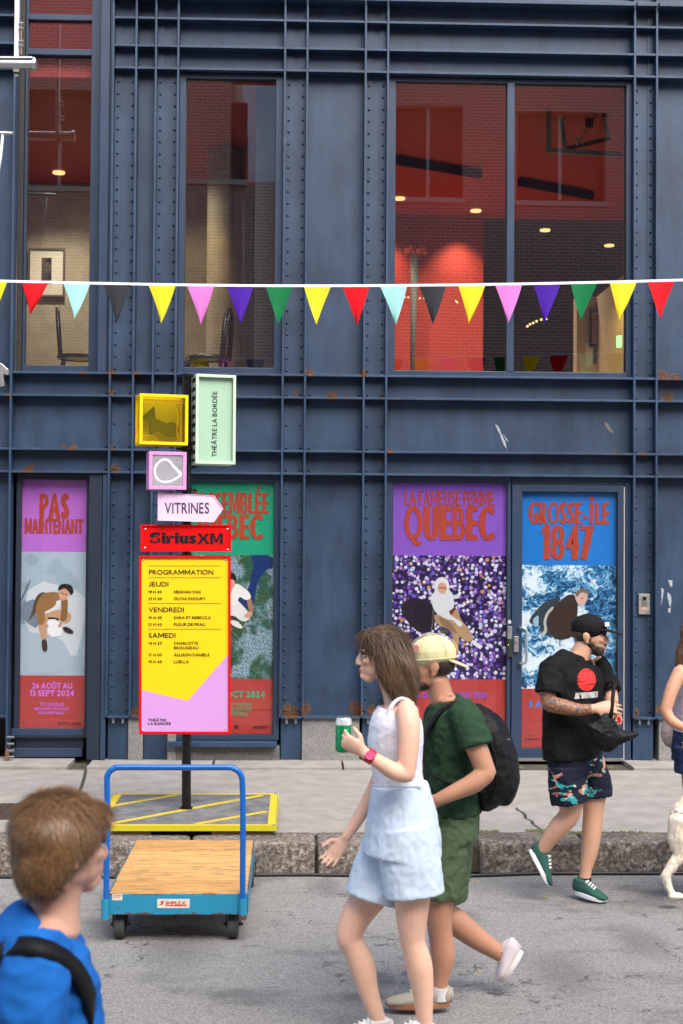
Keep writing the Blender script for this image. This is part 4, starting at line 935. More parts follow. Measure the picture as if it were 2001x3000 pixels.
for h in ws + low:
    mb = MB(); mb.box(h[0] - .05, h[1] + .05, OY - .05, OY + .06, h[2] - .12, h[2] - .002); mb.build('sill', M['sill'], OP)
    mb = MB(); mb.box(h[0], h[1], OY - .38, OY - .3, h[2], h[3]); mb.build('window', M['rdark'] if h[2] > 5 else M['slot'], OP)
    mb = MB(); x = (h[0] + h[1]) / 2; mb.box(x - .04, x + .04, OY - .3, OY - .24, h[2], h[3]); mb.build('mullion', M['sill'], OP)
mb = MB(); mb.box(-22, xg0, OY - 12, OY - .41, 0, 15.4); mb.box(xg1, 22, OY - 12, OY - .41, 0, 15.4); mb.build('body', RM['dark'], OP)

# ------------------------------------------------------------------ lamp arm and brackets at the left edge, in front of the wall
LY = FY - .9
M['whitem'] = simple('white_painted_metal', (.62, .64, .66), .35, .2); M['galv'] = simple('galvanised_tube', (.42, .43, .44), .35, .8, .15, 12)
la = empty('work_lamp_arm', P(40, 190, LY), 'white post with a grey cylinder lamp and bolt at the upper left edge', 'lamp')
def zP(x, y, Y=LY): return P(x, y, Y)
q0 = rect(43, -200, 56, 172, LY); mb = MB(); mb.box(q0[0], q0[1], LY, LY + .05, q0[2], q0[3]); mb.build('post', M['whitem'], la, bevel=.004)
c = zP(-60, 187); e = zP(104, 189); mb = MB(); mb.tube([c, e], .044, 20); mb.build('lamp_body', M['galv'], la, auto=True)
mb = MB(); mb.tube([zP(100, 168), zP(101, 208)], .010, 8); mb.tube([e + V((-.02, 0, 0)), e + V((.008, 0, 0))], .052, 20); mb.build('end_ring', M['alu'], la, auto=True)
mb = MB(); a = zP(-60, 171); b = zP(98, 171); mb.prism([a, b, b + V((0, 0, -.012)), a + V((0, 0, -.012))], (0, -.05, 0)); mb.build('rail', M['whitem'], la)
mb = MB(); mb.tube([zP(62, 62), zP(62, 160)], .008, 8); mb.build('threaded_rod', simple('rusty_rod', (.2, .12, .08), .7), la)
mb = MB()
for y in (70, 84, 122, 134): mb.tube([zP(55, y), zP(70, y)], .014, 6)
mb.build('nuts', M['alu'], la)
mb = MB(); q0 = rect(40, 203, 58, 212, LY); mb.box(q0[0], q0[1], LY - .02, LY + .04, q0[2], q0[3]); q0 = rect(43, 212, 53, 224, LY); mb.box(q0[0], q0[1], LY - .0, LY + .03, q0[2], q0[3]); mb.build('clamp', simple('bracket_grey', (.2, .2, .19), .5, .5), la)
sa = empty('stay_tube', zP(10, 390), 'thin silver stay tube with a short arm at the left edge below the lamp', 'bracket')
mb = MB(); mb.tube([zP(-60, 387), zP(38, 391)], .016, 12); mb.build('arm', M['galv'], sa, smooth=True)
mb = MB(); mb.tube([zP(8, 391), zP(2, 460), zP(-14, 560)], .012, 12); mb.build('stay', M['whitem'], sa, smooth=True)
sb = empty('wall_bracket', zP(5, 1100), 'grey bolted angle bracket cut off by the left edge at mid height', 'bracket')
mb = MB(); mb.prism([zP(-40, 1060), zP(3, 1064), zP(24, 1082), zP(24, 1098), zP(8, 1096), zP(12, 1130), zP(2, 1134), zP(-14, 1110), zP(-40, 1110)], (0, .06, 0)); mb.build('plate', M['galv'], sb, bevel=.004)
mb = MB(); mb.cyl(zP(20, 1092, LY - .01), (0, 1, 0), .02, .03, 6); mb.build('bolt', M['alu'], sb)

# ------------------------------------------------------------------ bunting
BY = 10.5
bn = empty('bunting', P(1000, 836, BY), 'string of coloured triangle flags across the street in front of the upper windows', 'bunting')
def sy_line(sx):
    t = sx / 2001; return 823 + (837 - 823) * math.sin(min(t / .45, 1) * math.pi / 2) - (17 * ((t - .45) / .55) ** 2 if t > .45 else 0)
mb = MB(); pts = [P(sx, sy_line(sx), BY) for sx in range(-400, 2500, 60)]; tp = V((0, 0, .0095))
vs = []; fs = []
for p in pts: vs += [p + tp, p - tp, p - tp + V((0, .002, 0)), p + tp + V((0, .002, 0))]
for i in range(len(pts) - 1):
    for j in range(4): fs.append((i * 4 + j, i * 4 + (j + 1) % 4, i * 4 + 4 + (j + 1) % 4, i * 4 + 4 + j))
mb.add(vs, fs); mb.build('tape', simple('white_ribbon', (.72, .70, .78), .6), bn)
FC = {'yellow': srgb(236, 218, 40), 'red': srgb(222, 10, 28), 'mint': srgb(168, 226, 218), 'charcoal': srgb(48, 50, 56), 'pink': srgb(224, 130, 208), 'purple': srgb(74, 24, 160), 'green': srgb(0, 118, 66)}
def cloth(name, c):
    a = NT(name); t = a.t; a.base(a.mix(a.noise(a.obj(), 14, 3), mul(c, .88), mul(c, 1.1))); a.rough(.6); a.spec(.25)
    tl = a.n('ShaderNodeBsdfTranslucent'); tl.inputs[0].default_value = (*c, 1); mx = a.n('ShaderNodeMixShader'); mx.inputs[0].default_value = .28
    t.links.new(a.b.outputs[0], mx.inputs[1]); t.links.new(tl.outputs[0], mx.inputs[2]); t.links.new(mx.outputs[0], a.o.inputs[0]); return a.m
FM = {k: cloth('flag_' + k, v) for k, v in FC.items()}
flags = [(-28, 'green', 0), (4 - 22, 'yellow', 0), (103, 'red', -15), (225, 'mint', -6), (342, 'charcoal', 0), (475, 'yellow', -2), (588, 'pink', 0), (703, 'purple', 0), (818, 'green', -2), (930, 'yellow', -3), (1043, 'red', 3), (1153, 'mint', 7),
         (1267, 'charcoal', 1), (1382, 'yellow', -9), (1490, 'pink', -2), (1602, 'purple', -7), (1711, 'green', -9), (1825, 'yellow', -14), (1937, 'red', -3), (2048, 'mint', 0), (2160, 'charcoal', 0)]
for (cx0, c, tip) in flags[1:]:
    y0 = sy_line(cx0); hw = 39; L = 113 if cx0 > 300 else (92 if c == 'red' else 104)
    n = 9; vs = []; fs = []; ph = random.uniform(0, 6); am = random.uniform(.008, .02)
    a0, b0, t0 = P(cx0 - hw, y0 + 4, BY), P(cx0 + hw, y0 + 4, BY), P(cx0 + tip, y0 + L + 2, BY)
    for i in range(n + 1):
        t = i / n; l = a0.lerp(t0, t); r_ = b0.lerp(t0, t)
        for j in range(6):
            u = j / 5; p = l.lerp(r_, u); off = math.sin(u * 3.6 + ph + t * 1.5) * am * (t ** .7) + t * t * .02 * math.sin(ph * 3)
            p = p + V((math.sin(t * math.pi) * .006 * math.sin(ph), off - .003, 0)); vs.append(p)
    for i in range(n):
        for j in range(5): fs.append((i * 6 + j, i * 6 + j + 1, i * 6 + 7 + j, i * 6 + 6 + j))
    k = len(vs); vs += [v + V((0, .0012, 0)) for v in vs]; fs += [tuple(reversed([q + k for q in f])) for f in fs]
    mb = MB(); mb.add(vs, fs); o = mb.build('flag', FM[c], bn, smooth=True); o['label'] = c + ' triangle flag'

# ------------------------------------------------------------------ the sign post with its platform
pt = [G(324, 2325, .27), G(795, 2325, .27), G(808, 2419, .27), G(269, 2419, .27)]
cx_ = sum(p.x for p in pt) / 4
pf = empty('base_platform', ((pt[0].x + pt[2].x) / 2, pt[2].y, ZS), 'grey steel base plate with yellow edge and diagonal stripes carrying the sign post', 'platform')
xa, xb, ya, yb = pt[3].x + .0, pt[2].x, pt[2].y, pt[1].y
mb = MB(); mb.box(xa, xb, ya, yb, .238, .27)
def worn(name, c1, c2, lo, hi, rgh=.5):
    a = NT(name); n1 = a.noise(a.pos(), 9, 7, .7); n2 = a.noise(a.pos(), 60, 4); a.base(a.mix(a.step(a.m_('ADD', a.m_('MULTIPLY', n1, .7), a.m_('MULTIPLY', n2, .3)), lo, hi), c1, c2)); a.rough(rgh); a.bump(n2, .2, .003); return a.m
M['plate'] = worn('grey_plate', (.10, .105, .11), (.19, .19, .185), .42, .6)
M['yline'] = worn('yellow_paint', (.60, .45, .02), (.36, .28, .09), .53, .66)
M['yedge'] = worn('yellow_edge', (.50, .43, .012), (.18, .15, .03), .6, .68)
mb.build('plate', M['plate'], pf, bevel=.004)
mb = MB(); e = .003; mb.box(xa - .004, xb + .004, ya - .006, ya - .0005, .236, .272); mb.box(xb + .0005, xb + .006, ya, yb, .236, .272); mb.box(xa - .006, xa - .0005, ya, yb, .236, .272); mb.build('edge_band', M['yedge'], pf)
def stripe(p, q, wd, zz=.2715):
    p, q = V((p.x, p.y, zz)), V((q.x, q.y, zz)); d = (q - p).normalized(); s = V((-d.y, d.x, 0)) * wd * .5; mb = MB(); mb.prism([p - s, q - s, q + s, p + s], (0, 0, -.001)); mb.build('painted_stripe', M['yline'], pf)
g2 = lambda x, y: G(x, y, .2715)
ex = .028
for (p, q) in ((V((xa + ex, ya + .02, 0)), V((xb - ex, ya + .02, 0))), (V((xa + ex, yb - .02, 0)), V((xb - ex, yb - .02, 0)))): stripe(p, q, .04, .2712)
for x in (xa + ex, xb - ex): stripe(V((x, ya + .042, 0)), V((x, yb - .042, 0)), .05, .2712)
stripe(g2(318, 2414), g2(768, 2330), .048, .2722); stripe(g2(322, 2362), g2(520, 2328), .048, .2722); stripe(g2(575, 2414), g2(782, 2377), .048, .2722)
for (a, b) in ((300, 447), (622, 800)):
    q0, q1 = G(a, 2428, .22), G(b, 2428, .22); mb = MB(); mb.box(q0.x, q1.x, ya + .02, ya + .3, ZS + .001, .2375); tag(mb.build('plywood_shim', simple('plywood', (.18, .12, .08), .8)), 'thin plywood shim under the %s corner of the yellow edged base plate' % ('left' if a < 400 else 'right'), 'plywood')
pb = G(546, 2369, .272); PX, PYY = pb.x, pb.y
SP = empty('sign_post', (PX, PYY, .272), 'black round post carrying the festival sign cluster on the yellow striped plate', 'sign post')
zt = P(552, 1098, PYY).z; M['postb'] = simple('black_gloss_paint', (.004, .004, .0045), .3, spec=.35)
ptop = P(547, 1098, PYY)
mb = MB(); mb.tube([(PX, PYY, .273), ptop], .032, 24); mb.build('post', M['postb'], SP, auto=True)
mb = MB(); mb.tube([(PX, PYY, .2725), (PX, PYY, .283)], .043, 24); mb.build('base_ring', M['postb'], SP, auto=True)
for y in (1101, 1315, 1368, 1436, 1630):
    c = P(546.5, y, PYY); mb = MB(); mb.tube([(c.x, PYY, c.z - .012), (c.x, PYY, c.z + .012)], .041, 20); mb.box(c.x - .07, c.x + .07, PYY - .006, PYY + .006, c.z - .008, c.z + .008); mb.build('clamp', M['postb'], SP)
SY0 = PYY - .05
def plane(sx, ang, dy=0.0):
    n = V((math.sin(ang), -math.cos(ang), 0)); d = ray(sx, 1500); p0 = V((PX, SY0, 1.5)) + n * dy; return p0, n
def onp(pl, sx, sy): return PP(sx, sy, *pl)
def slab_sign(pl, poly, th, mat, par, name): return MB().prism([onp(pl, *p) for p in poly], -pl[1] * th).build(name, mat, par, bevel=.0015)
def offp(pl, d): return (pl[0] + pl[1] * d, pl[1])
def screws(pl, pts, par, r=.008):
    for p in pts:
        c = onp(pl, *p); mb = MB(); mb.dome(c, pl[1], r, .004, 10); mb.build('screw', M['alu'], par, smooth=True)
def stx(body, pl, x0, y0, x1, y1, mat, par, bold=.01, sp=1.05, **k): return lettering(body, [onp(pl, x0, y0), onp(pl, x1, y0), onp(pl, x1, y1), onp(pl, x0, y1)], mat, par, bold, sp, **k)
SR = simple('sign_red', mul(srgb(228, 4, 10), 0.72), .6, var=.03, spec=.15); SYW = simple('sign_yellow', mul(srgb(255, 216, 0), 0.74), .45, var=.02); SPK = simple('sign_lilac', mul(srgb(208, 154, 220), 0.82), .45, var=.03); SB = simple('sign_black_ink', (.010, .010, .012), .7, spec=.12)
# programme board
pl = plane(546, R(3.5)); e = empty('programme_board', onp(pl, 542, 2150), 'tall yellow and lilac programme board with red border listing JEUDI, VENDREDI and SAMEDI', 'sign')
def bordered(pl, q, bw, mats, par, th=.03, inner_rec=.012):
    (x0, y0, x1, y1) = q
    slab_sign(pl, [(x0, y0), (x1, y0), (x1, y0 + bw), (x0, y0 + bw)], th, mats[0], par, 'border'); slab_sign(pl, [(x0, y1 - bw), (x1, y1 - bw), (x1, y1), (x0, y1)], th, mats[0], par, 'border')
    slab_sign(pl, [(x0, y0 + bw + .2), (x0 + bw, y0 + bw + .2), (x0 + bw, y1 - bw - .2), (x0, y1 - bw - .2)], th, mats[0], par, 'border'); slab_sign(pl, [(x1 - bw, y0 + bw + .2), (x1, y0 + bw + .2), (x1, y1 - bw - .2), (x1 - bw, y1 - bw - .2)], th, mats[0], par, 'border')
    return offp(pl, -inner_rec)
ip = bordered(pl, (407, 1628, 675.5, 2151), 7, (SR,), e)
slab_sign(ip, [(412, 1634), (671, 1634), (671, 2146), (412, 2146)], .015, SYW, e, 'panel')
slab_sign(offp(ip, .0012), [(414, 2021), (550, 2053), (668.5, 1917), (668.5, 2144), (414, 2144)], .001, SPK, e, 'lilac_field')
tp_ = offp(ip, .0028)
def tz(body, x0, y0, x1, y1, bold=None, sp=1.04): bold = bold or ((.012, .010) if y1 - y0 > 40 else (.024, .02)); stx(body, tp_, 380 + x0 / 3.563, 1600 + y0 / 3.563, 380 + x1 / 3.563, 1600 + y1 / 3.563, SB, e, bold, sp)
tz('PROGRAMMATION', 200, 247, 872, 297); tz('JEUDI', 197, 371, 404, 421); tz('VENDREDI', 198, 639, 567, 689); tz('SAMEDI', 197, 906, 478, 957)
for (a, b, ya_) in (('19 H 40', 'MEGHAN OAK', 478), ('21 H 40', 'OLIVIA KHOURY', 549), ('19 H 40', 'SARA ET REBECCA', 747), ('21 H 40', 'FLEUR DE PEAU', 818), ('14 H 20', 'CHARLOTTE', 1014), ('', 'BROUSSEAU', 1062), ('17 H 00', 'ALLISON DANIELS', 1135), ('19 H 40', 'LUELLA', 1207)):
    wd = {'MEGHAN OAK': 749, 'OLIVIA KHOURY': 793, 'SARA ET REBECCA': 846, 'FLEUR DE PEAU': 790, 'CHARLOTTE': 714, 'BROUSSEAU': 718, 'ALLISON DANIELS': 834, 'LUELLA': 617}[b]
    if a: tz(a, 195, ya_ - 15, 335, ya_ + 15)
    tz(b, 461, ya_ - 16, wd, ya_ + 15)
tz('THÉÂTRE', 192, 1794, 382, 1829); tz('LA BORDÉE', 192, 1832, 430, 1867)
for y in (205, 329, 598, 866):
    slab_sign(tp_, [(434, 1600 + y / 3.563 - .45), (648, 1600 + y / 3.563 - .45), (648, 1600 + y / 3.563 + .45), (434, 1600 + y / 3.563 + .45)], .0008, SB, e, 'rule')
screws(offp(ip, .0005), [(420, 1641), (662, 1641), (418, 2140), (661, 2135)], e)
# sponsor sign
pl = plane(546, R(3.5)); e = empty('sponsor_sign', onp(pl, 544, 1615), 'red sign with bold black letters and star above the programme board', 'sign')
poly = (411, 1537, 677.5, 1616); ip = bordered(pl, poly, 5.5, (SR,), e, inner_rec=.008); slab_sign(ip, [(414, 1541), (674, 1541), (674, 1612), (414, 1612)], .015, SR, e, 'panel')
tp_ = offp(ip, .0014)
stx('S', tp_, 438, 1559, 471, 1592, SB, e, (.075, .045), 1.0); stx('irius', tp_, 473, 1560, 576, 1593, SB, e, (.075, .035), .92); stx('XM', tp_, 577, 1562, 653, 1594, SB, e, (.075, .02), .92)
cst = onp(tp_, 454, 1580); mb = MB(); st = []
pe = V((pl[1].y * -1, pl[1].x, 0))
for k in range(10):
    a_ = math.pi / 2 + k * math.pi / 5; rr_ = .030 if k % 2 == 0 else .010; st.append(cst + pl[1] * .0016 + pe * math.cos(a_) * rr_ + V((0, 0, math.sin(a_) * rr_)))
mb.prism(st[::-1], -pl[1] * .0008); mb.build('star', SR, e)
screws(offp(ip, .0005), [(426, 1550), (666.5, 1550), (424, 1605), (667, 1611)], e)
# arrow sign
pl = plane(546, R(9), .03); e = empty('arrow_sign', onp(pl, 540, 1530), 'pale pink arrow sign reading VITRINES pointing right', 'sign')
SPP = simple('sign_pale_pink', mul(srgb(246, 208, 242), 0.78), .45, var=.03); SPV = simple('sign_violet_side', mul(srgb(196, 150, 226), 0.74), .5, var=.03)
outer = [(463, 1443), (628, 1452), (654.5, 1490), (627, 1530), (462, 1525)]
slab_sign(offp(pl, -.004), outer, .08, SPP, e, 'body')
cxy = V((548, 1488)); inner = [tuple(cxy + (V(p) - cxy) * k) for p, k in zip(outer, (.955, .95, .955, .95, .955))]
for i in range(5):
    a_, b_ = outer[i], outer[(i + 1) % 5]; c_, d_ = inner[(i + 1) % 5], inner[i]
    slab_sign(pl, [a_, b_, c_, d_], .0035, simple('pink_rim', srgb(206, 150, 196), .45, var=.02) if i in (0, 1) else SPP, e, 'rim')
stx('VITRINES', offp(pl, -.0022), 482, 1472, 613, 1505, simple('dark_slate_ink', srgb(60, 62, 72), .5), e, .02, 1.06)
screws(offp(pl, -.0038), [(469, 1456), (468, 1516), (640, 1494)], e, .006)
# light boxes
def lightbox(q, ang, depth, rim, mat, par, dy=.06, bars=True):
    pl = plane(546, ang, dy); x0, y0, x1, y1 = q
    c = [onp(pl, x0, y0), onp(pl, x1, y0), onp(pl, x1, y1), onp(pl, x0, y1)]
    X0 = c[0]; zt_ = (c[0].z + c[1].z) / 2; zb_ = (c[2].z + c[3].z) / 2; u = (c[1] - c[0]); u.z = 0; wdt = u.length; u.normalize(); n = pl[1]
    Mx = Matrix(((u.x, -n.x, 0, c[0].x), (u.y, -n.y, 0, c[0].y), (0, 0, 1, zb_), (0, 0, 0, 1))); H = zt_ - zb_
    mb = MB(); r = rim
    for yy in (0, depth - r):
        mb.box(0, r, yy, yy + r, 0, H, M=Mx); mb.box(wdt - r, wdt, yy, yy + r, 0, H, M=Mx); mb.box(r, wdt - r, yy, yy + r, 0, r, M=Mx); mb.box(r, wdt - r, yy, yy + r, H - r, H, M=Mx)
    for (xx, zz) in ((0, 0), (wdt - r, 0), (0, H - r), (wdt - r, H - r)): mb.box(xx, xx + r, r, depth - r, zz, zz + r, M=Mx)
    mb.build('frame', mat, par, bevel=.002)
    return Mx, wdt, H
def ibox(Mx, b, name, mat, par): return MB().box(*b, M=Mx).build(name, mat, par)
def acrylic(name, c, k=.5, rough=.12):
    a = NT(name); t = a.t; tr = a.n('ShaderNodeBsdfTransparent'); tr.inputs[0].default_value = (*c, 1); a.base(c); a.rough(rough); mx = a.n('ShaderNodeMixShader'); mx.inputs[0].default_value = k
    t.links.new(tr.outputs[0], mx.inputs[1]); t.links.new(a.b.outputs[0], mx.inputs[2]); t.links.new(mx.outputs[0], a.o.inputs[0]); return a.m
# yellow box with a dark symbol
e = empty('light_box', P(480, 1303, PYY), 'yellow cube light box with tangled wires and a dark star and ball shape inside', 'light box'); YB = simple('box_yellow', mul(srgb(252, 212, 0), 0.9), .45, var=.03, spec=.3)
Mx, wd, H = lightbox((410, 1155, 552, 1303), R(15), .20, .02, YB, e)
ibox(Mx, (.021, wd - .021, .006, .009, .021, H - .021), 'front_pane', acrylic('yellow_acrylic', (.98, .92, .22), .03), e)
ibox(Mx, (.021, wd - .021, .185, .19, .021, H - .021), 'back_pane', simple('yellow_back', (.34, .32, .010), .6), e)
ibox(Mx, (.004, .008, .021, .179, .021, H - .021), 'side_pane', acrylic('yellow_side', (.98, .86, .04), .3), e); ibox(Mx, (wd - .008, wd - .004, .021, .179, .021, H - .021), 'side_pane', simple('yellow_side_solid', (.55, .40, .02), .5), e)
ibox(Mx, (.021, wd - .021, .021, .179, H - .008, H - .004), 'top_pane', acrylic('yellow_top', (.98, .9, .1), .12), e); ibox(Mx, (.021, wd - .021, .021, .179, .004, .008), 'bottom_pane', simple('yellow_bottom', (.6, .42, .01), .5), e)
def bl_(pts, th, y, name, mat, par): return MB().prism([Mx @ V((x * wd, y, z * H)) for x, z in pts], (Mx.to_3x3() @ V((0, th, 0)))).build(name, mat, par)
ks = [((x - 107) / 508, 1 - (z - 275) / 518) for x, z in [(288, 382), (302, 510), (330, 520), (425, 555)]]
cc = ((472 - 107) / 508, 1 - (620 - 275) / 518); ar = [(cc[0] + .155 * math.cos(t), cc[1] + .152 * math.sin(t)) for t in np.linspace(R(125), R(-120), 22)]
ks2 = [((x - 107) / 508, 1 - (z - 275) / 518) for x, z in [(330, 640), (248, 682), (232, 552), (146, 508)]]
bl_((ks + ar + ks2)[::-1], .02, .12, 'symbol', simple('symbol_dark', (.018, .022, .002), .6), e)
mb = MB()
for k in range(5):
    pts = [Mx @ V((wd * (.06 + .9 * t + .03 * math.sin(k * 2 + t * 31)), .05 + .02 * k, H * (.90 + .05 * math.sin(t * 23 + k * 1.7)))) for t in np.linspace(0, 1, 50)]; mb.tube(pts, .0016, 5)
mb.tube([Mx @ V((wd * x, .06, H * z)) for x, z in ((.74, .84), (.79, .72), (.82, .58), (.80, .40), (.80, .2), (.84, .09), (.7, .05))], .002, 5)
mb.tube([Mx @ V((wd * x, .05, H * z)) for x, z in ((.06, .16), (.2, .19), (.4, .13), (.3, .08), (.12, .06), (.5, .06))], .002, 5)
mb.build('tangled_wire', simple('orange_wire', (.75, .50, .08), .4), e, smooth=True)
# pink box with a neon loop
e = empty('light_box', P(490, 1434, PYY), 'small pink cube light box with a glowing white loop behind frosted glass', 'light box'); PB = simple('box_pink', mul(srgb(230, 160, 216), 0.74), .4, var=.03)
Mx, wd, H = lightbox((437, 1323, 547, 1434), R(13), .15, .024, PB, e)
ibox(Mx, (.0255, wd - .0255, .006, .010, .0255, H - .0255), 'front_pane', acrylic('frosted_front', (.80, .80, .84), .22, .5), e); ibox(Mx, (.0255, wd - .0255, .12, .13, .0255, H - .0255), 'back_pane', simple('grey_back', (.22, .21, .22), .6), e)
ibox(Mx, (.003, .006, .0255, .124, .0255, H - .0255), 'side_pane', simple('violet_side', srgb(200, 130, 214), .5), e); ibox(Mx, (wd - .006, wd - .003, .0255, .124, .0255, H - .0255), 'side_pane', simple('white_side', (.7, .7, .72), .5), e)
ibox(Mx, (.0255, wd - .0255, .0255, .124, H - .006, H - .003), 'top_pane', simple('orange_top', (.7, .45, .2), .5), e); ibox(Mx, (.0255, wd - .0255, .0255, .124, .003, .006), 'bottom_pane', simple('white_bottom', (.75, .75, .76), .5), e)
mb = MB(); lp = [(.86, .42), (.70, .62), (.55, .78), (.40, .80), (.24, .68), (.17, .50), (.22, .32), (.36, .22), (.56, .22), (.74, .30), (.88, .42), (.72, .56), (.60, .70)]
sm_ = []
for i in range(len(lp) - 1):
    for t in np.linspace(0, 1, 5)[:-1]:
        p0, p1, p2, p3 = lp[max(i - 1, 0)], lp[i], lp[i + 1], lp[min(i + 2, len(lp) - 1)]
        f = lambda a, b, c, d: .5 * (2 * b + (c - a) * t + (2 * a - 5 * b + 4 * c - d) * t * t + (3 * b - a - 3 * c + d) * t ** 3)
        sm_.append(Mx @ V((wd * f(p0[0], p1[0], p2[0], p3[0]), .05 + .02 * math.sin(i), H * f(p0[1], p1[1], p2[1], p3[1]))))
mb.tube(sm_, .0065, 8); mb.build('neon_tube', emis('neon_white', (1, .98, .96), 1.1), e, smooth=True)
# green theatre box
e = empty('light_box', P(640, 1360, PYY), 'tall pale green light box reading THÉÂTRE LA BORDÉE vertically', 'light box'); GB = simple('box_green', mul(srgb(208, 236, 208), 0.74), .4, var=.02)
Mx, wd, H = lightbox((575, 1097, 692, 1359.5), R(15), .22, .02, GB, e)
a = NT('pale_green_panel'); nn = a.noise(a.pos(), 3, 2); a.base(a.mix(nn, srgb(146, 178, 154), srgb(164, 194, 170))); a.rough(.25)
ibox(Mx, (.021, wd - .021, .03, .034, .021, H - .021), 'face_panel', a.m, e); ibox(Mx, (wd - .008, wd - .004, .036, .199, .021, H - .021), 'side_pane', GB, e)
ibox(Mx, (.021, wd - .021, .021, .199, H - .006, H - .003), 'top_pane', GB, e); ibox(Mx, (.021, wd - .021, .021, .199, .003, .006), 'bottom_pane', GB, e); ibox(Mx, (.006, .009, .05, .185, .021, H - .021), 'side_pane', simple('black_side', (.02, .02, .02), .5), e)
for k in range(9):
    z0 = .03 + (H - .06) * k / 9; mb = MB(); mb.box(.001, .0055, .06, .165, z0 + .008, z0 + (H - .06) / 9 * .62, M=Mx); mb.build('side_letter_plate', GB, e)
vs, fs = text_line('THÉÂTRE LA BORDÉE', .012, .012, .12); x0_ = min(v.x for v in vs); x1_ = max(v.x for v in vs); y0_ = min(v.y for v in vs); y1_ = max(v.y for v in vs)
u0, u1 = (862 - 695) / 418, (924 - 695) / 418; v0, v1 = 1 - (920 - 62) / 935, 1 - (236 - 62) / 935
mb = MB(); mb.add([Mx @ V((wd * (u1 - (u1 - u0) * (v.y - y0_) / (y1_ - y0_)), .0285 - .0003 * v.z, H * (v0 + (v1 - v0) * (v.x - x0_) / (x1_ - x0_)))) for v in vs], fs); mb.build('lettering', SB, e)
mb = MB(); mb.tube([P(558, 1432, PYY - .03), P(566, 1440, PYY - .05), P(568, 1448, PYY - .04), P(552, 1452, PYY - .02)], .005, 6); mb.build('cable', M['postb'], SP, smooth=True)

# ------------------------------------------------------------------ platform cart
ZD = .262
fl_, fr_, br_, blx = G(319, 2617, ZD), G(724, 2617, ZD), G(751, 2462, ZD), G(392, 2460, ZD)
CT = empty('platform_cart', ((fl_.x + fr_.x) / 2, fl_.y, 0), 'blue platform cart with worn wooden deck and a tall blue tube handle', 'cart')
u = (fr_ - fl_).normalized(); W = (fr_ - fl_).length; dv = ((br_ + blx) / 2 - (fl_ + fr_) / 2); L = dv.length; dv = V((-u.y, u.x, 0)); sk = ((br_ + blx) / 2 - (fl_ + fr_) / 2).dot(u)
Mc = Matrix(((u.x, dv.x + u.x * sk / L, 0, fl_.x), (u.y, dv.y + u.y * sk / L, 0, fl_.y), (0, 0, 1, 0), (0, 0, 0, 1)))
print('cart', W, L, sk)
def wood():
    a = NT('worn_maple_deck'); p = a.obj(); n0 = a.noise(a.scale(p, (2.2, 26, 26)), 1.6, 6, .6); gr = a.noise(a.scale(p, (5, 90, 90)), 2, 5, .7); st = a.noise(a.scale(a.pos(), (4, 16, 1)), 2.4, 6, .65)
    info = a.n('ShaderNodeObjectInfo'); c = a.ramp(a.m_('ADD', a.m_('MULTIPLY', n0, .5), a.m_('ADD', a.m_('MULTIPLY', gr, .3), a.m_('MULTIPLY', info.outputs['Random'], .16))), [(.3, (.38, .18, .05)), (.5, (.60, .34, .11)), (.68, (.76, .50, .21))])
    c = a.mix(a.m_('MULTIPLY', a.step(st, .525, .64), .8), c, (.17, .12, .08)); c = a.mix(a.m_('MULTIPLY', a.step(gr, .57, .68), .6), c, (.16, .09, .035))
    c = a.mix(a.m_('MULTIPLY', a.step(a.voro(a.pos(), 17).outputs['Distance'], .10, .05), .8), c, (.08, .05, .03)); a.base(c); a.rough(.5); a.bump(a.m_('ADD', gr, st), .4, .003); return a.m
M['wood'] = wood()
def cart_blue():
    a = NT('worn_cart_blue'); n1 = a.noise(a.pos(), 16, 7, .72); n2 = a.noise(a.pos(), 90, 3); c = a.mix(a.noise(a.pos(), 5, 4), (.012, .19, .34), (.02, .27, .42)); z = a.xyz(a.pos())[2]
    edge = a.m_('ADD', a.step(z, .24, .262), a.step(z, .168, .150)); m = a.step(a.m_('ADD', n1, a.m_('MULTIPLY', edge, .16)), .64, .68); c = a.mix(m, c, (.10, .055, .04)); a.base(c); a.rough(.42); a.bump(n2, .1, .002); return a.m
M['cblue'] = cart_blue()
ysp = [0, .265, .46, .61, .80, 1.0]; ypx = [2617, 2574, 2536, 2494, 2462]
ylist = [0] + [((G(560, y, ZD) - fl_).dot(dv)) for y in (2578, 2536, 2494)] + [L]
for y0_, y1_ in zip(ylist, ylist[1:]):
    mb = MB(); mb.box(.001, W - .001, y0_ + .005, y1_ - .005, ZD - .02, ZD + random.uniform(-.002, .002), M=Mc); mb.build('deck_plank', M['wood'], CT, bevel=.004)
ZB = .150
mb = MB(); mb.box(0, W, .003, .03, ZB, ZD - .021, M=Mc); mb.box(.001, W - .001, -.003, .0025, ZB, ZD - .003, M=Mc); mb.build('front_apron', M['cblue'], CT, bevel=.002)
mb = MB(); mb.box(-.006, -.0005, .0, L, ZB, ZD + .001, M=Mc); mb.build('side_rail', M['cblue'], CT, bevel=.002)
mb = MB(); mb.box(W + .0005, W + .006, .0, L, ZB, ZD + .001, M=Mc); mb.build('side_rail', M['cblue'], CT, bevel=.002)
mb = MB(); mb.box(0, W, L - .02, L, ZB, ZD - .021, M=Mc); mb.build('rear_apron', M['cblue'], CT)
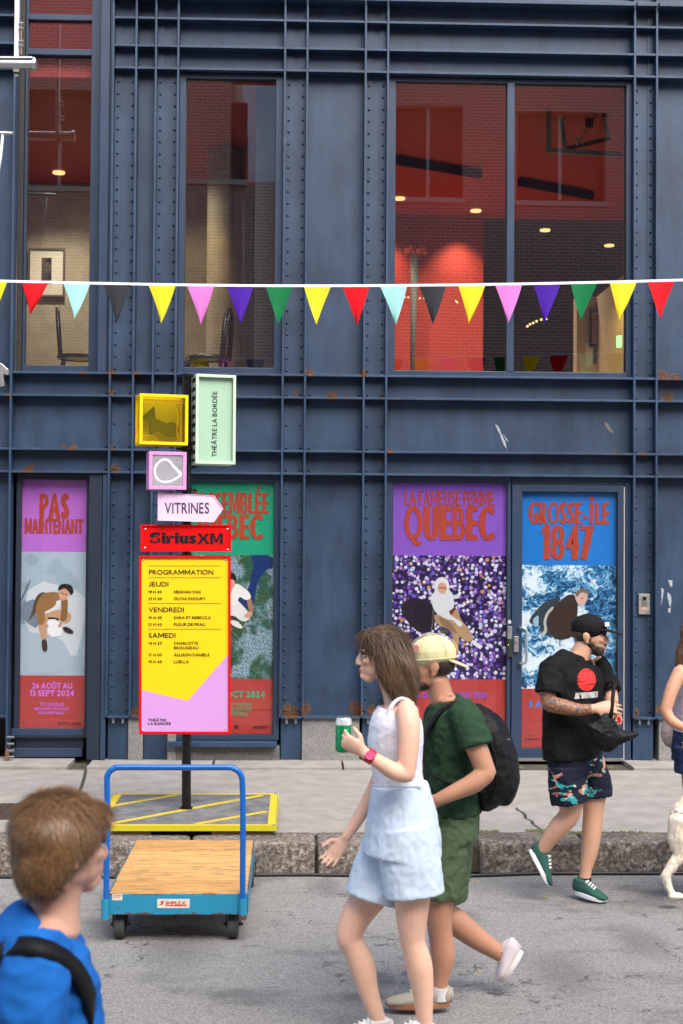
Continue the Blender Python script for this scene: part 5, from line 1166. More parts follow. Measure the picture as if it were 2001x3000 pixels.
# decal
def cpt(x, y): # front face of the apron
    n = -dv; p0 = Mc @ V((0, -.0045, 0)); return PP(x, y, p0, n)
def cbox(x0, y0, x1, y1, th, mat, name): MB().prism([cpt(x0, y0), cpt(x1, y0), cpt(x1, y1), cpt(x0, y1)], dv * th).build(name, mat, CT)
DW = simple('decal_white', (.66, .62, .52), .5, var=.12, vs=40); DR = simple('decal_red', (.62, .03, .02), .5)
s_ = lambda x, y: (250 + x / 2.613, 2180 + y / 2.613)
cbox(*s_(551, 1186), *s_(798, 1256), .001, DW, 'decal'); cbox(*s_(206, 1150), *s_(283, 1196), .001, DW, 'decal')
def ct(body, x0, y0, x1, y1, bold, shear=0):
    n = -dv; p0 = Mc @ V((0, -.0055, 0)); a_ = [PP(*s_(x, y), p0, n) for x, y in ((x0, y0), (x1, y0), (x1, y1), (x0, y1))]; lettering(body, a_, DR, CT, bold, 1.0, shear=shear)
ct('S', 566, 1198, 607, 1232, (.06, .03), .35); ct('IMPLEX', 614, 1203, 772, 1230, (.04, .02), .15); ct('DANGER', 216, 1154, 275, 1164, .03); ct('NE PAS', 216, 1170, 262, 1178, .03)
p0_ = Mc @ V((0, -.0055, 0)); MB().prism([PP(*s_(x, y), p0_, -dv) for x, y in ((612, 1234), (772, 1232), (778, 1240), (616, 1240))], dv * .0008).build('decal_stripe', DR, CT)
# handle with sockets
hp = plane; pY = (Mc @ V((0, -.02, 0))).y
HB = simple('handle_blue', (.004, .105, .40), .25, var=.06)
hpts = [(311, 2655), (312, 2560), (315, 2400), (313.5, 2290), (315, 2272), (322, 2260), (335, 2251), (355, 2248), (515, 2248.5), (665, 2248.5), (685, 2252), (700, 2262), (707, 2275), (710, 2295), (712, 2400), (711, 2560), (711, 2655)]
hq = [P(x, y, pY) for x, y in hpts]
sm_ = []
for i in range(len(hq) - 1):
    n_ = 4
    for t in np.linspace(0, 1, n_ + 1)[:-1]:
        p0, p1, p2, p3 = hq[max(i - 1, 0)], hq[i], hq[i + 1], hq[min(i + 2, len(hq) - 1)]
        sm_.append(.5 * (2 * p1 + (p2 - p0) * t + (2 * p0 - 5 * p1 + 4 * p2 - p3) * t * t + (3 * p1 - p0 - 3 * p2 + p3) * t ** 3))
mb = MB(); mb.tube([hq[0]] + [p.lerp(p, 0) for p in sm_[1:]] + [hq[-1]], .0158, 16); mb.build('handle', HB, CT, smooth=True)
for x in (308.5, 711.5):
    a_, b_ = P(x, 2633, pY), P(x - .5, 2693, pY); mb = MB(); mb.tube([a_, b_], .0215, 18); mb.build('handle_socket', M['cblue'], CT, auto=True)
# wheels
def wheel(cx_s, yb, name='wheel', dyy=.10):
    c = Mc @ V((0, dyy, 0)); p = P(cx_s, yb, c.y); rad = .074; cz = rad
    c = V((p.x, c.y, cz)); o = MB()
    o.tube([c + u * -.027, c + u * -.021, c + u * .021, c + u * .027], [rad * .93, rad, rad, rad * .93], 28); t = o.build('wheel', simple('wheel_rubber', (.045, .045, .045), .75, var=.3, vs=30), CT, auto=True)
    o = MB(); o.tube([c - u * .029, c + u * .029], rad * .45, 20); o.build('hub', simple('hub_metal', (.10, .08, .07), .6, .5), t)
    o = MB(); o.box(-.040, -.034, -.022, .022, -.01, .075, M=Matrix.Translation(c)); o.box(.034, .040, -.022, .022, -.01, .075, M=Matrix.Translation(c)); o.box(-.040, .040, -.03, .03, .0745, .0765, M=Matrix.Translation(c)); o.tube([c - V((.052, 0, 0)), c + V((.052, 0, 0))], .008, 8); o.build('caster_fork', simple('fork_metal', (.05, .04, .035), .6, .4), CT)
wheel(352, 2740); wheel(683, 2740); wheel(404, 2620, dyy=L - .12); wheel(730, 2620, dyy=L - .12)
# ------------------------------------------------------------------ people and the dog: every body is one grown surface
class Blob:
    def __init__(s): s.mb = MB()
    def loft(s, rings, axis=None, n=18, round_ends=True):
        """rings: (point, a, b): a along axis, b across it"""
        if len(rings) > 2:                           # smooth the path and the girths between the given sections
            R3 = [(V(r[0]), r[1], r[2] if len(r) > 2 else r[1]) for r in rings]; q3 = []
            for i in range(len(R3) - 1):
                a0, a1, a2, a3 = R3[max(i - 1, 0)], R3[i], R3[i + 1], R3[min(i + 2, len(R3) - 1)]
                for t in (0, .333, .667):
                    cr = lambda k: .5 * (2 * a1[k] + (a2[k] - a0[k]) * t + (2 * a0[k] - 5 * a1[k] + 4 * a2[k] - a3[k]) * t * t + (3 * a1[k] - a0[k] - 3 * a2[k] + a3[k]) * t ** 3)
                    q3.append((cr(0), max(cr(1), .003), max(cr(2), .003)))
            rings = q3 + [R3[-1]]
        pts = [V(r[0]) for r in rings]; k = len(pts); o = []
        for i, r in enumerate(rings):
            t = (pts[min(i + 1, k - 1)] - pts[max(i - 1, 0)]).normalized()
            A = V(axis) if axis is not None else (V((0, 1, 0)) if abs(t.y) < .9 else V((1, 0, 0)))
            A = (A - t * A.dot(t)).normalized(); B_ = t.cross(A); o.append((pts[i], t, A, B_, r[1], r[2] if len(r) > 2 else r[1]))
        if round_ends:
            e0, e1 = o[0], o[-1]; m0 = min(e0[4], e0[5]); m1 = min(e1[4], e1[5]); st = []; en = []
            for q, f in ((.85, .45), (.55, .8)): st.insert(0, (e0[0] - e0[1] * m0 * q, *e0[1:4], e0[4] * (f if q > .7 else .84), e0[5] * (f if q > .7 else .84)))
            for q, f in ((.5, .84), (.85, .45)): en.append((e1[0] + e1[1] * m1 * q, *e1[1:4], e1[4] * f, e1[5] * f))
            o = st + o + en
        b = len(s.mb.v)
        for (p, t, A, B_, a, bb) in o:
            for j in range(n): q = 2 * math.pi * j / n; s.mb.v.append(tuple(p + A * math.cos(q) * a + B_ * math.sin(q) * bb))
        for i in range(len(o) - 1):
            for j in range(n): s.mb.f.append((b + i * n + j, b + i * n + (j + 1) % n, b + (i + 1) * n + (j + 1) % n, b + (i + 1) * n + j)); s.mb.mi.append(0)
        s.mb.f.append(tuple(b + j for j in range(n))[::-1]); s.mb.mi.append(0); k = len(o) - 1
        s.mb.f.append(tuple(b + k * n + j for j in range(n))); s.mb.mi.append(0); return s
    def ell(s, c, ax, r, n=14, m=9):
        """ax: three axes, r: three radii"""
        c = V(c); b = len(s.mb.v)
        for i in range(1, m):
            th = math.pi * i / m
            for j in range(n):
                ph = 2 * math.pi * j / n; s.mb.v.append(tuple(c + ax[0] * (r[0] * math.sin(th) * math.cos(ph)) + ax[1] * (r[1] * math.sin(th) * math.sin(ph)) + ax[2] * (r[2] * math.cos(th))))
        for i in range(m - 2):
            for j in range(n): s.mb.f.append((b + i * n + j, b + (i + 1) * n + j, b + (i + 1) * n + (j + 1) % n, b + i * n + (j + 1) % n)); s.mb.mi.append(0)
        t = len(s.mb.v); s.mb.v += [tuple(c + ax[2] * r[2]), tuple(c - ax[2] * r[2])]
        for j in range(n):
            s.mb.f.append((t, b + j, b + (j + 1) % n)); s.mb.f.append((t + 1, b + (m - 2) * n + (j + 1) % n, b + (m - 2) * n + j)); s.mb.mi += [0, 0]
        return s
    def build(s, name, mat, parent, voxel=.006, smooth=4, wrinkle=0, wscale=9, wdir=(1, 1, 1), fine=0):
        me = bpy.data.meshes.new('t'); me.from_pydata(s.mb.v, [], s.mb.f)
        bm = bmesh.new(); bm.from_mesh(me); bmesh.ops.recalc_face_normals(bm, faces=bm.faces); bm.to_mesh(me); bm.free()
        o = bpy.data.objects.new('t', me); col.objects.link(o)
        m = o.modifiers.new('r', 'REMESH'); m.mode = 'VOXEL'; m.voxel_size = voxel
        if smooth: q = o.modifiers.new('s', 'SMOOTH'); q.factor = .5; q.iterations = smooth
        dg = bpy.context.evaluated_depsgraph_get(); m2 = bpy.data.meshes.new_from_object(o.evaluated_get(dg)); bpy.data.objects.remove(o)
        if wrinkle:
            k = len(m2.vertices); co = np.empty(k * 3, 'f'); no = np.empty(k * 3, 'f'); m2.vertices.foreach_get('co', co); m2.vertices.foreach_get('normal', no); co = co.reshape(-1, 3); no = no.reshape(-1, 3)
            d = np.array([mnoise.fractal(V((float(c[0]) * wdir[0], float(c[1]) * wdir[1], float(c[2]) * wdir[2])) * wscale, .7, 2.0, 3) for c in co]); d = 1 - np.abs(d) * 2
            co += no * (d * wrinkle)[:, None]; m2.vertices.foreach_set('co', co.ravel().astype('f'))
        m2.name = name; return link_mesh(name, m2, mat, parent, smooth=True)
def skin_mat(name, c, extra=None):
    a = NT(name); n = a.noise(a.obj(), 14, 5); cc = a.mix(n, mul(c, .84), (min(c[0] * 1.14, 1), c[1] * 1.06, c[2] * 1.04)); cc = a.mix(a.m_('MULTIPLY', a.step(a.noise(a.obj(), 45, 3), .6, .72), .25), cc, (c[0] * .85, c[1] * .6, c[2] * .55))
    if extra: cc = extra(a, cc)
    a.base(cc); a.rough(.5); a.spec(.4); a.b.inputs['Subsurface Weight'].default_value = .12; a.b.inputs['Subsurface Radius'].default_value = (.012, .005, .003); a.bump(a.noise(a.obj(), 260, 3), .12, .001); return a.m
def fabric(name, c, extra=None, var=.14, rough=.85, w=900):
    a = NT(name); n = a.noise(a.obj(), 7, 5, .6); cc = a.mix(n, mul(c, 1 - var), mul(c, 1 + var))
    if extra: cc = extra(a, cc)
    a.base(cc); a.rough(rough); a.spec(.2); 
    a.bump(a.m_('ADD', a.m_('MULTIPLY', a.noise(a.obj(), 400, 2), .4), a.noise(a.scale(a.obj(), (1, 1, .55)), 18, 4)), .35, .006); return a.m
def hair_mat(name, c, c2):
    a = NT(name); n = a.noise(a.scale(a.obj(), (160, 160, 14)), 1.5, 4, .7); n2 = a.noise(a.obj(), 9, 3); a.base(a.ramp(a.m_('ADD', a.m_('MULTIPLY', n, .65), a.m_('MULTIPLY', n2, .35)), [(.34, c), (.66, c2)])); a.rough(.42); a.spec(.5); a.bump(n, .8, .004); return a.m
def fur(src, count, ln, flow, mat, parent, name, width=.0016, lift=.35, jit=.35, keep=None, seg=2):
    me = src.data; base = wloc(src); k = len(me.polygons); mb = MB(); tries = 0; made = 0
    rnd = random.Random(5)
    while made < count and tries < count * 6:
        tries += 1; p = me.polygons[rnd.randrange(k)]; n = p.normal; c = p.center + base
        if keep and not keep(c, n): continue
        f = V(flow(c, n) if callable(flow) else flow) + V((rnd.uniform(-1, 1), rnd.uniform(-1, 1), rnd.uniform(-1, 1))) * jit; f = f - n * f.dot(n)
        if f.length < 1e-4: continue
        f.normalize(); s = n.cross(f) * width; l = ln * rnd.uniform(.6, 1.15); c = c + V((rnd.uniform(-1, 1), rnd.uniform(-1, 1), rnd.uniform(-1, 1))) * .003
        p1 = c + (f + n * lift) * l * .5; p2 = c + (f * 1.0 + n * lift * .6) * l; b = len(mb.v)
        mb.v += [tuple(c - s), tuple(c + s), tuple(p1 - s * .8), tuple(p1 + s * .8), tuple(p2)]; mb.f += [(b, b + 1, b + 3, b + 2), (b + 2, b + 3, b + 4)]; mb.mi += [0, 0]; made += 1
    return tag(mb.build(name, mat, parent), kind='stuff')
UPV = V((0, 0, 1))
def head(b, c, f, up=UPV, s=1.0, female=False, ear=True):
    """skin of the head round c, looking along f"""
    f = V(f).normalized(); sd_ = f.cross(V(up)).normalized(); u = sd_.cross(f); c = V(c); A = (f, sd_, u)
    q = lambda x, y, z: c + f * x * s + sd_ * y * s + u * z * s
    E = lambda p, r: b.ell(q(*p), A, tuple(k * s for k in r))
    E((-.012, 0, .028), (.096, .074, .084)); E((.030, 0, -.012), (.062, .062, .078)); E((.040, 0, -.052), (.048, .052, .048)); E((.060, 0, -.092), (.026, .030, .022)); E((.012, 0, -.062), (.055, .055, .038))
    E((.078, 0, .020), (.016, .046, .012))
    b.loft([(q(.088, 0, .008), .0085 * s), (q(.100, 0, -.014), .0105 * s), (q(.102, 0, -.029), .012 * s)], axis=sd_, n=10); E((.092, .012, -.034), (.012, .008, .008)); E((.092, -.012, -.034), (.012, .008, .008))
    E((.088, 0, -.056), (.011, .022, .0065)); E((.086, 0, -.066), (.011, .020, .007)); E((.082, 0, -.086), (.016, .018, .014))
    for sg in (-1, 1):
        E((.066, sg * .034, -.020), (.022, .020, .016))
        if ear: E((-.010, sg * .076, -.010), (.018, .007, .031)); E((-.016, sg * .081, .000), (.020, .006, .024)); E((-.004, sg * .077, -.034), (.009, .006, .011))
    return q
def face_parts(q, f, parent, brow=(.04, .025, .02), iris=(.06, .035, .02), lips=None, s=1.0):
    f = V(f).normalized(); sd_ = f.cross(UPV).normalized(); u = sd_.cross(f)
    ew = simple('eye_white', (.62, .58, .55), .2); ei = simple('iris', iris, .15); eb = simple('brow_hair', brow, .8)
    for sg in (-1, 1):
        o = Blob(); o.ell(q(.0775, sg * .031, .002), (f, sd_, u), (.0115 * s, .013 * s, .0085 * s), 12, 8); e = o.mb.build('eye', ew, parent, smooth=True)
        o = Blob(); o.ell(q(.0868, sg * .0315, .002), (f, sd_, u), (.0035 * s, .0052 * s, .0056 * s), 10, 6); o.mb.build('iris', ei, e, smooth=True)
        o = Blob(); o.loft([(q(.088, sg * .014, .016), .0035 * s), (q(.089, sg * .032, .0215), .0042 * s), (q(.078, sg * .050, .016), .003 * s)], n=8); o.mb.build('eyebrow', eb, parent, smooth=True)
        o = Blob(); o.loft([(q(.0845, sg * .019, .0085), .0022 * s), (q(.088, sg * .032, .0115), .0025 * s), (q(.080, sg * .045, .0075), .002 * s)], n=8); o.mb.build('eyelid', eb, parent, smooth=True)
    if lips:
        o = Blob(); o.ell(q(.0935, 0, -.0565), (f, sd_, u), (.0065 * s, .019 * s, .004 * s), 12, 8); o.ell(q(.0925, 0, -.0640), (f, sd_, u), (.0065 * s, .017 * s, .0048 * s), 12, 8); o.build('lips', simple('lip', lips, .4), parent, .002, 2)
def hand(b, wrist, d, n, curl=.5, s=1.0, thumb=1, spread=.12):
    """d: wrist to fingers, n: the way the palm faces, thumb: +1/-1 side"""
    d = V(d).normalized(); n = V(n); n = (n - d * n.dot(d)).normalized(); sd_ = d.cross(n).normalized(); w0 = V(wrist)
    q = lambda x, y, z: w0 + d * x * s + sd_ * y * s + n * z * s
    b.loft([(q(-.01, 0, 0), .026 * s, .019 * s), (q(.03, 0, 0), .036 * s, .016 * s), (q(.07, 0, 0), .040 * s, .014 * s), (q(.088, 0, 0), .038 * s, .011 * s)], axis=sd_, n=14)
    for i, (L, r) in enumerate(((.066, .0082), (.076, .0088), (.072, .0085), (.056, .0076))):
        y = (-.030 + i * .0205) * thumb * -1; a = 0; p = q(.076, y, 0); pts = [(p - d * .02 * s, r * s), (p, r * s)]; yy = (i - 1.5) * spread * thumb * -1
        for k, fr in enumerate((.45, .32, .25)):
            a += curl * (.75, 1.0, .8)[k]; dd = (d * math.cos(a) + n * math.sin(a) + sd_ * yy * math.cos(a) * .6).normalized(); p = p + dd * L * fr * s * 1.05; pts.append((p, r * s * (.95, .88, .78)[k]))
        b.loft(pts, axis=sd_, n=10)
    p = q(.018, .026 * thumb, .004); t1 = (d * .62 + sd_ * .62 * thumb + n * .35).normalized(); t2 = (d * .85 + sd_ * .12 * thumb + n * .6).normalized()
    b.loft([(p - t1 * .01 * s, .012 * s), (p + t1 * .034 * s, .0115 * s), (p + t1 * .034 * s + t2 * .028 * s, .0098 * s), (p + t1 * .034 * s + t2 * .052 * s, .008 * s)], axis=n, n=10)
def shoe(par, heel, toe, up, mats, L=None, laces=True, w=.048, sock=None):
    """heel and toe on the sole line"""
    heel, toe, up = V(heel), V(toe), V(up).normalized(); d = (toe - heel); L = d.length; d.normalize(); sd_ = d.cross(up).normalized(); up = sd_.cross(d)
    q = lambda x, y, z: heel + d * x * L + sd_ * y + up * z
    up_, so_, la_ = mats; b = Blob()
    b.loft([(q(.03, 0, .055), w * .72, .045), (q(.18, 0, .058), w * .84, .052), (q(.38, 0, .050), w * .9, .042), (q(.6, 0, .038), w * 1.0, .030), (q(.82, 0, .030), w * .98, .022), (q(.95, 0, .026), w * .7, .016)], axis=sd_)
    b.loft([(q(.16, 0, .05), w * .8, w * .95), (q(.15, 0, .095), w * .78, w * 1.02)], axis=sd_, round_ends=False)
    b.build('upper', up_, par, .004, 3)
    m = MB(); k = 26; ring = []
    for i in range(k):
        t = 2 * math.pi * i / k; x = .5 - .5 * math.cos(t); ww = w * (1.04 if x > .55 else .86 + .18 * x / .55) * (math.sin(t)); ring.append((x, ww * (1 if abs(math.sin(t)) > .3 else 1.25)))
    lo = [q(x * 1.03 - .015, y, .002 + (.008 if x > .93 else 0)) for x, y in ring]; hi = [q(x * 1.03 - .015, y * 1.02, .027) for x, y in ring]
    m.add(lo + hi, [tuple(range(k))[::-1], tuple(range(k, 2 * k))] + [(i, (i + 1) % k, k + (i + 1) % k, k + i) for i in range(k)]); m.build('sole', so_, par, auto=True, bevel=.003)
    if laces:
        m = MB()
        for i, x in enumerate((.36, .44, .52, .60)):
            zz = .101 - .0085 * i; m.tube([q(x - .02, -.026, zz - .016), q(x, -.010, zz - .001), q(x + .02, .010, zz - .001), q(x, .026, zz - .016)], .0028, 6); m.tube([q(x + .03, -.026, zz - .02), q(x, .0, zz + .002), q(x - .02, .026, zz - .012)], .0028, 6)
        m.tube([q(.33, 0, .094), q(.36, .03, .105), q(.30, .045, .088), q(.33, .012, .098)], .0026, 6); m.tube([q(.33, 0, .094), q(.37, -.03, .105), q(.31, -.045, .088), q(.33, -.012, .098)], .0026, 6)
        m.build('laces', la_, par, smooth=True)

def JJ(Y): return lambda sx, sy, dy=0.0: P(sx, sy, Y + dy)
# ---- woman in white tank top, walking left
WYY = 6.04; j = JJ(WYY); AY = V((0, 1, 0))
e = empty('person', (j(1190, 3000).x, WYY, 0), 'long haired woman in white tank top and pale denim skirt shorts holding a green can', 'person')
SK1 = skin_mat('fair_skin', (.74, .47, .34)); b = Blob(); f = V((-1, -.06, -.05))
q = head(b, j(1118, 1918), f, s=1.0)
b.loft([(j(1136, 1968), .052, .052), (j(1152, 2016), .050, .052), (j(1168, 2058), .075, .06)], axis=AY)
b.loft([(j(1172, 2064), .130, .055), (j(1164, 2110), .152, .094), (j(1160, 2180), .140, .104), (j(1168, 2280), .125, .095), (j(1182, 2380), .155, .120)], axis=AY)
# near arm (towards the camera)
b.loft([(j(1192, 2082, -.165), .048), (j(1198, 2130, -.20), .047), (j(1196, 2200, -.22), .042), (j(1190, 2268, -.23), .037)]); b.loft([(j(1190, 2268, -.23), .037), (j(1158, 2262, -.24), .037), (j(1115, 2236, -.245), .031), (j(1068, 2206, -.25), .0235)])
hand(b, j(1062, 2200, -.25), j(1005, 2168, -.25) - j(1062, 2200, -.25), (0, .75, .35), curl=.62, s=.92, thumb=-1)
# far arm swinging forward and down
b.loft([(j(1160, 2085, .165), .045), (j(1135, 2190, .20), .040), (j(1108, 2285, .21), .034), (j(1060, 2380, .18), .029), (j(1012, 2455, .15), .022)])
hand(b, j(1008, 2462, .15), V((-.6, -.1, -.8)), (-.3, -.9, .3), curl=.3, s=.9, thumb=1)
# legs
b.loft([(j(1200, 2480, -.085), .092), (j(1208, 2580, -.085), .084), (j(1206, 2680, -.08), .068), (j(1207, 2742, -.075), .056), (j(1212, 2770, -.075), .052), (j(1228, 2830, -.07), .057), (j(1238, 2900, -.07), .046), (j(1244, 2985, -.07), .034), (j(1246, 3020, -.07), .034)])
b.loft([(j(1160, 2480, .085), .092), (j(1098, 2600, .085), .082), (j(1046, 2680, .085), .066), (j(1022, 2742, .085), .056), (j(1034, 2770, .085), .051), (j(1060, 2825, .085), .057), (j(1080, 2905, .08), .043), (j(1110, 2990, .08), .032), (j(1116, 3020, .08), .034)])
body = b.build('body', SK1, e, .0052, 3)
face_parts(q, f, e, lips=(.45, .13, .12))
for (dx, dy, hx, hy) in ((1246, -.07, 1262, 3062), (1116, .08, 1140, 3050)):
    shoe(e, j(hx, hy, dy), j(hx - 165, hy + 4, dy), UPV, (simple('white_canvas', (.62, .6, .58), .7), simple('white_sole', (.65, .64, .6), .6), simple('white_lace', (.7, .7, .68), .7)))
hb = Blob(); fh = f.normalized(); sdh = fh.cross(UPV).normalized(); uh = sdh.cross(fh)
hb.ell(q(-.016, 0, .036), (fh, sdh, uh), (.103, .085, .090)); hb.ell(q(-.055, 0, -.01), (fh, sdh, uh), (.075, .088, .10)); hb.ell(q(.035, 0, .078), (fh, sdh, uh), (.055, .062, .034))
hb.loft([(q(-.03, -.065, .01), .030, .06), (q(-.022, -.078, -.06), .020, .055), (q(-.044, -.082, -.12), .016, .040), (q(-.066, -.076, -.175), .012, .030)], axis=sdh)
hb.loft([(q(-.07, 0, .0), .085, .055), (q(-.095, 0, -.08), .082, .055), (q(-.104, 0, -.15), .068, .040), (q(-.108, 0, -.205), .048, .022)], axis=sdh)
HM1 = hair_mat('brown_hair', (.035, .018, .010), (.19, .105, .05)); hr = hb.build('hair', HM1, e, .006, 3, .0035, 30, (1, 1, .15))
fur(hr, 5200, .085, (.25, 0, -1), HM1, e, 'hair_strands', .0013, .05, .16)
# tank top
WT = fabric('white_jersey', (.74, .74, .80), var=.05); t = Blob()
t.loft([(j(1170, 2086), .138, .094), (j(1162, 2120), .163, .112), (j(1158, 2180), .158, .118), (j(1162, 2240), .143, .108), (j(1168, 2298), .132, .106), (j(1172, 2322), .136, .108)], axis=AY, round_ends=False)
for s2 in (-1, 1): t.loft([(j(1134, 2124, .10 * s2), .030, .020), (j(1146, 2072, .106 * s2), .024, .011), (j(1176, 2046, .108 * s2), .023, .009), (j(1204, 2066, .106 * s2), .026, .011), (j(1218, 2124, .10 * s2), .038, .018)], axis=AY)
t.build('tank_top', WT, e, .005, 6, .002, 9, (1, 1, 1.4))
DN = fabric('pale_denim', (.52, .62, .73), var=.12); t = Blob()
t.loft([(j(1172, 2296), .145, .117), (j(1176, 2360), .170, .138), (j(1180, 2430), .188, .158), (j(1176, 2500), .195, .168)], axis=AY, round_ends=False)
t.loft([(j(1186, 2420, -.085), .105, .120), (j(1204, 2540, -.09), .108, .128), (j(1214, 2622, -.095), .110, .124)], axis=AY, round_ends=False)
t.loft([(j(1164, 2430, .07), .110, .125), (j(1120, 2560, .06), .118, .130), (j(1098, 2636, .05), .120, .128)], axis=AY, round_ends=False)
dn = t.build('denim_shorts', DN, e, .0055, 4, .0038, 10, (1, 1, .8))
m = MB(); m.tube([j(1092, 2302, -.12), j(1125, 2302, -.145), j(1175, 2303, -.150), j(1240, 2304, -.12)], .004, 6); m.build('waist_seam', simple('denim_seam', (.55, .62, .70), .8), e, smooth=True)
RW = simple('red_band', (.42, .01, .02), .4); c = j(1083, 2215, -.248); m = MB(); dd = (j(1068, 2206, -.25) - j(1115, 2236, -.245)).normalized(); m.tube([c - dd * .016, c + dd * .016], .0305, 20); m.build('wristwatch', RW, e, auto=True)
m = MB(); c2 = c + V((0, -.031, .008)); m.cyl(c2, (0, -1, .2), .019, .01, 20); m.build('watch_face', simple('watch_pink', (.7, .10, .22), .25), e)
can = empty('drink_can', j(1004, 2205, -.215), 'green and white tall drink can held in the hand of the woman', 'can')
cb = j(1006, 2203, -.212); m = MB(); prof = [(.0, .026), (.006, .0325), (.130, .0325), (.140, .027)]; m.tube([cb + V((0, 0, z)) for z, r in prof], [r for z, r in prof], 28)
a = NT('can_print'); z = a.xyz(a.obj())[2]; n = a.noise(a.obj(), 40, 2); a.base(a.mix(a.step(z, .040, .044), a.mix(a.step(n, .55, .6), (.0, .22, .07), (.0, .30, .12)), (.62, .64, .62))); a.rough(.25); a.b.inputs['Metallic'].default_value = .35
m.build('can_body', a.m, can, auto=True); m = MB(); m.tube([cb + V((0, 0, .1402)), cb + V((0, 0, .1425))], .0265, 24); m.build('can_rim', M['alu'], can)

# ---- man in green, walking left behind her
GY = 6.53; j = JJ(GY); e = empty('person', (j(1290, 2940).x, GY, 0), 'man in green t-shirt and green shorts walking left behind the woman in white', 'person')
SK2 = skin_mat('tanned_skin', (.46, .24, .15)); b = Blob(); f = V((-1, .05, -.08)); q = head(b, j(1262, 1950), f, s=1.04)
b.loft([(j(1280, 1992), .054, .054), (j(1296, 2050), .056, .056)], axis=AY)
b.loft([(j(1310, 2066), .17, .06), (j(1318, 2120), .20, .115), (j(1314, 2250), .17, .115), (j(1310, 2380), .17, .12)], axis=AY)
b.loft([(j(1352, 2090, -.19), .055), (j(1392, 2180, -.24), .050), (j(1424, 2262, -.26), .044)]); b.loft([(j(1424, 2262, -.26), .046), (j(1388, 2294, -.27), .044), (j(1320, 2326, -.27), .034), (j(1282, 2344, -.26), .028)])
hand(b, j(1276, 2347, -.26), V((-.93, .1, -.30)), (0, .9, -.2), .5, 1.05, 1)
b.loft([(j(1290, 2090, .19), .052), (j(1262, 2190, .24), .046), (j(1240, 2290, .24), .038), (j(1180, 2340, .2), .028)]); hand(b, j(1174, 2344, .2), V((-.9, -.1, -.3)), (0, -.9, -.2), .5, 1.0, -1)
b.loft([(j(1300, 2440, -.09), .10), (j(1290, 2560, -.09), .088), (j(1284, 2660, -.09), .066), (j(1290, 2735, -.085), .055), (j(1298, 2800, -.08), .056), (j(1290, 2870, -.08), .038), (j(1288, 2915, -.08), .036)])
b.loft([(j(1310, 2440, .09), .10), (j(1300, 2560, .10), .088), (j(1296, 2664, .10), .066), (j(1340, 2704, .12), .062), (j(1402, 2752, .15), .052), (j(1462, 2792, .18), .038), (j(1490, 2812, .18), .036)])
b.build('body', SK2, e, .0055, 3); face_parts(q, f, e, brow=(.015, .01, .008), lips=(.30, .12, .10), s=1.04)
GRN = fabric('forest_green_jersey', (.020, .052, .026), var=.15); t = Blob()
t.loft([(j(1304, 2052), .14, .07), (j(1316, 2090), .205, .105), (j(1322, 2160), .208, .142), (j(1318, 2260), .19, .138), (j(1318, 2376), .192, .142)], axis=AY, round_ends=False)
t.loft([(j(1346, 2074, -.17), .066), (j(1372, 2120, -.215), .072), (j(1394, 2186, -.245), .076)], round_ends=False); t.loft([(j(1290, 2080, .17), .066), (j(1270, 2180, .235), .072)], round_ends=False)
t.build('t_shirt', GRN, e, .006, 2, .006, 9, (1, 1, 1.2))
t = Blob(); t.loft([(j(1314, 2366), .19, .138), (j(1310, 2450), .19, .14)], axis=AY, round_ends=False)
t.loft([(j(1306, 2420, -.09), .105, .115), (j(1292, 2540, -.09), .10, .11), (j(1284, 2628, -.09), .095, .10)], axis=AY, round_ends=False); t.loft([(j(1314, 2420, .09), .105, .12), (j(1306, 2540, .09), .10, .115), (j(1300, 2632, .10), .096, .105)], axis=AY, round_ends=False)
t.build('shorts', fabric('sage_green_shorts', (.070, .105, .055), var=.2), e, .006, 2, .006, 10)
# backpack is worn, and comes off: a thing of its own
bp = empty('backpack', j(1440, 2366, 0), 'black backpack on the back of the man in green', 'backpack'); BK = fabric('black_nylon', (.006, .006, .007), rough=.55); t = Blob()
t.loft([(j(1400, 2100), .12, .06), (j(1428, 2140), .145, .085), (j(1446, 2220), .155, .105), (j(1444, 2280), .155, .108), (j(1416, 2326), .14, .08)], axis=AY); t.loft([(j(1480, 2210), .10, .04), (j(1488, 2280), .11, .05), (j(1476, 2335), .10, .04)], axis=AY)
t.build('bag_body', BK, bp, .007, 8, .006, 9)
m = MB(); m.tube([j(1398, 2118, -.135), j(1432, 2150, -.158), j(1452, 2220, -.170), j(1456, 2300, -.170), j(1430, 2350, -.15)], .005, 6); m.build('zip', BK, bp, smooth=True)
for s2 in (-1, 1):
    t = Blob(); t.loft([(j(1404, 2112, .12 * s2), .03, .012), (j(1366, 2060, .14 * s2), .034, .010), (j(1312, 2068, .14 * s2), .032, .010), (j(1262, 2120, .145 * s2), .030, .010), (j(1240, 2200, .165 * s2), .025, .009), (j(1268, 2270, .20 * s2), .016, .007), (j(1370, 2310, .20 * s2), .014, .007), (j(1420, 2320, .16 * s2), .014, .007)], axis=AY); t.build('strap', BK, bp, .005, 2)
m = MB(); m.box(0, 0, 0, 0, 0, 0); c = j(1480, 2166, -.11); m = MB(); m.box(c.x - .012, c.x + .022, c.y - .004, c.y + .002, c.z - .004, c.z + .004); m.build('reflective_tab', M['alu'], bp)
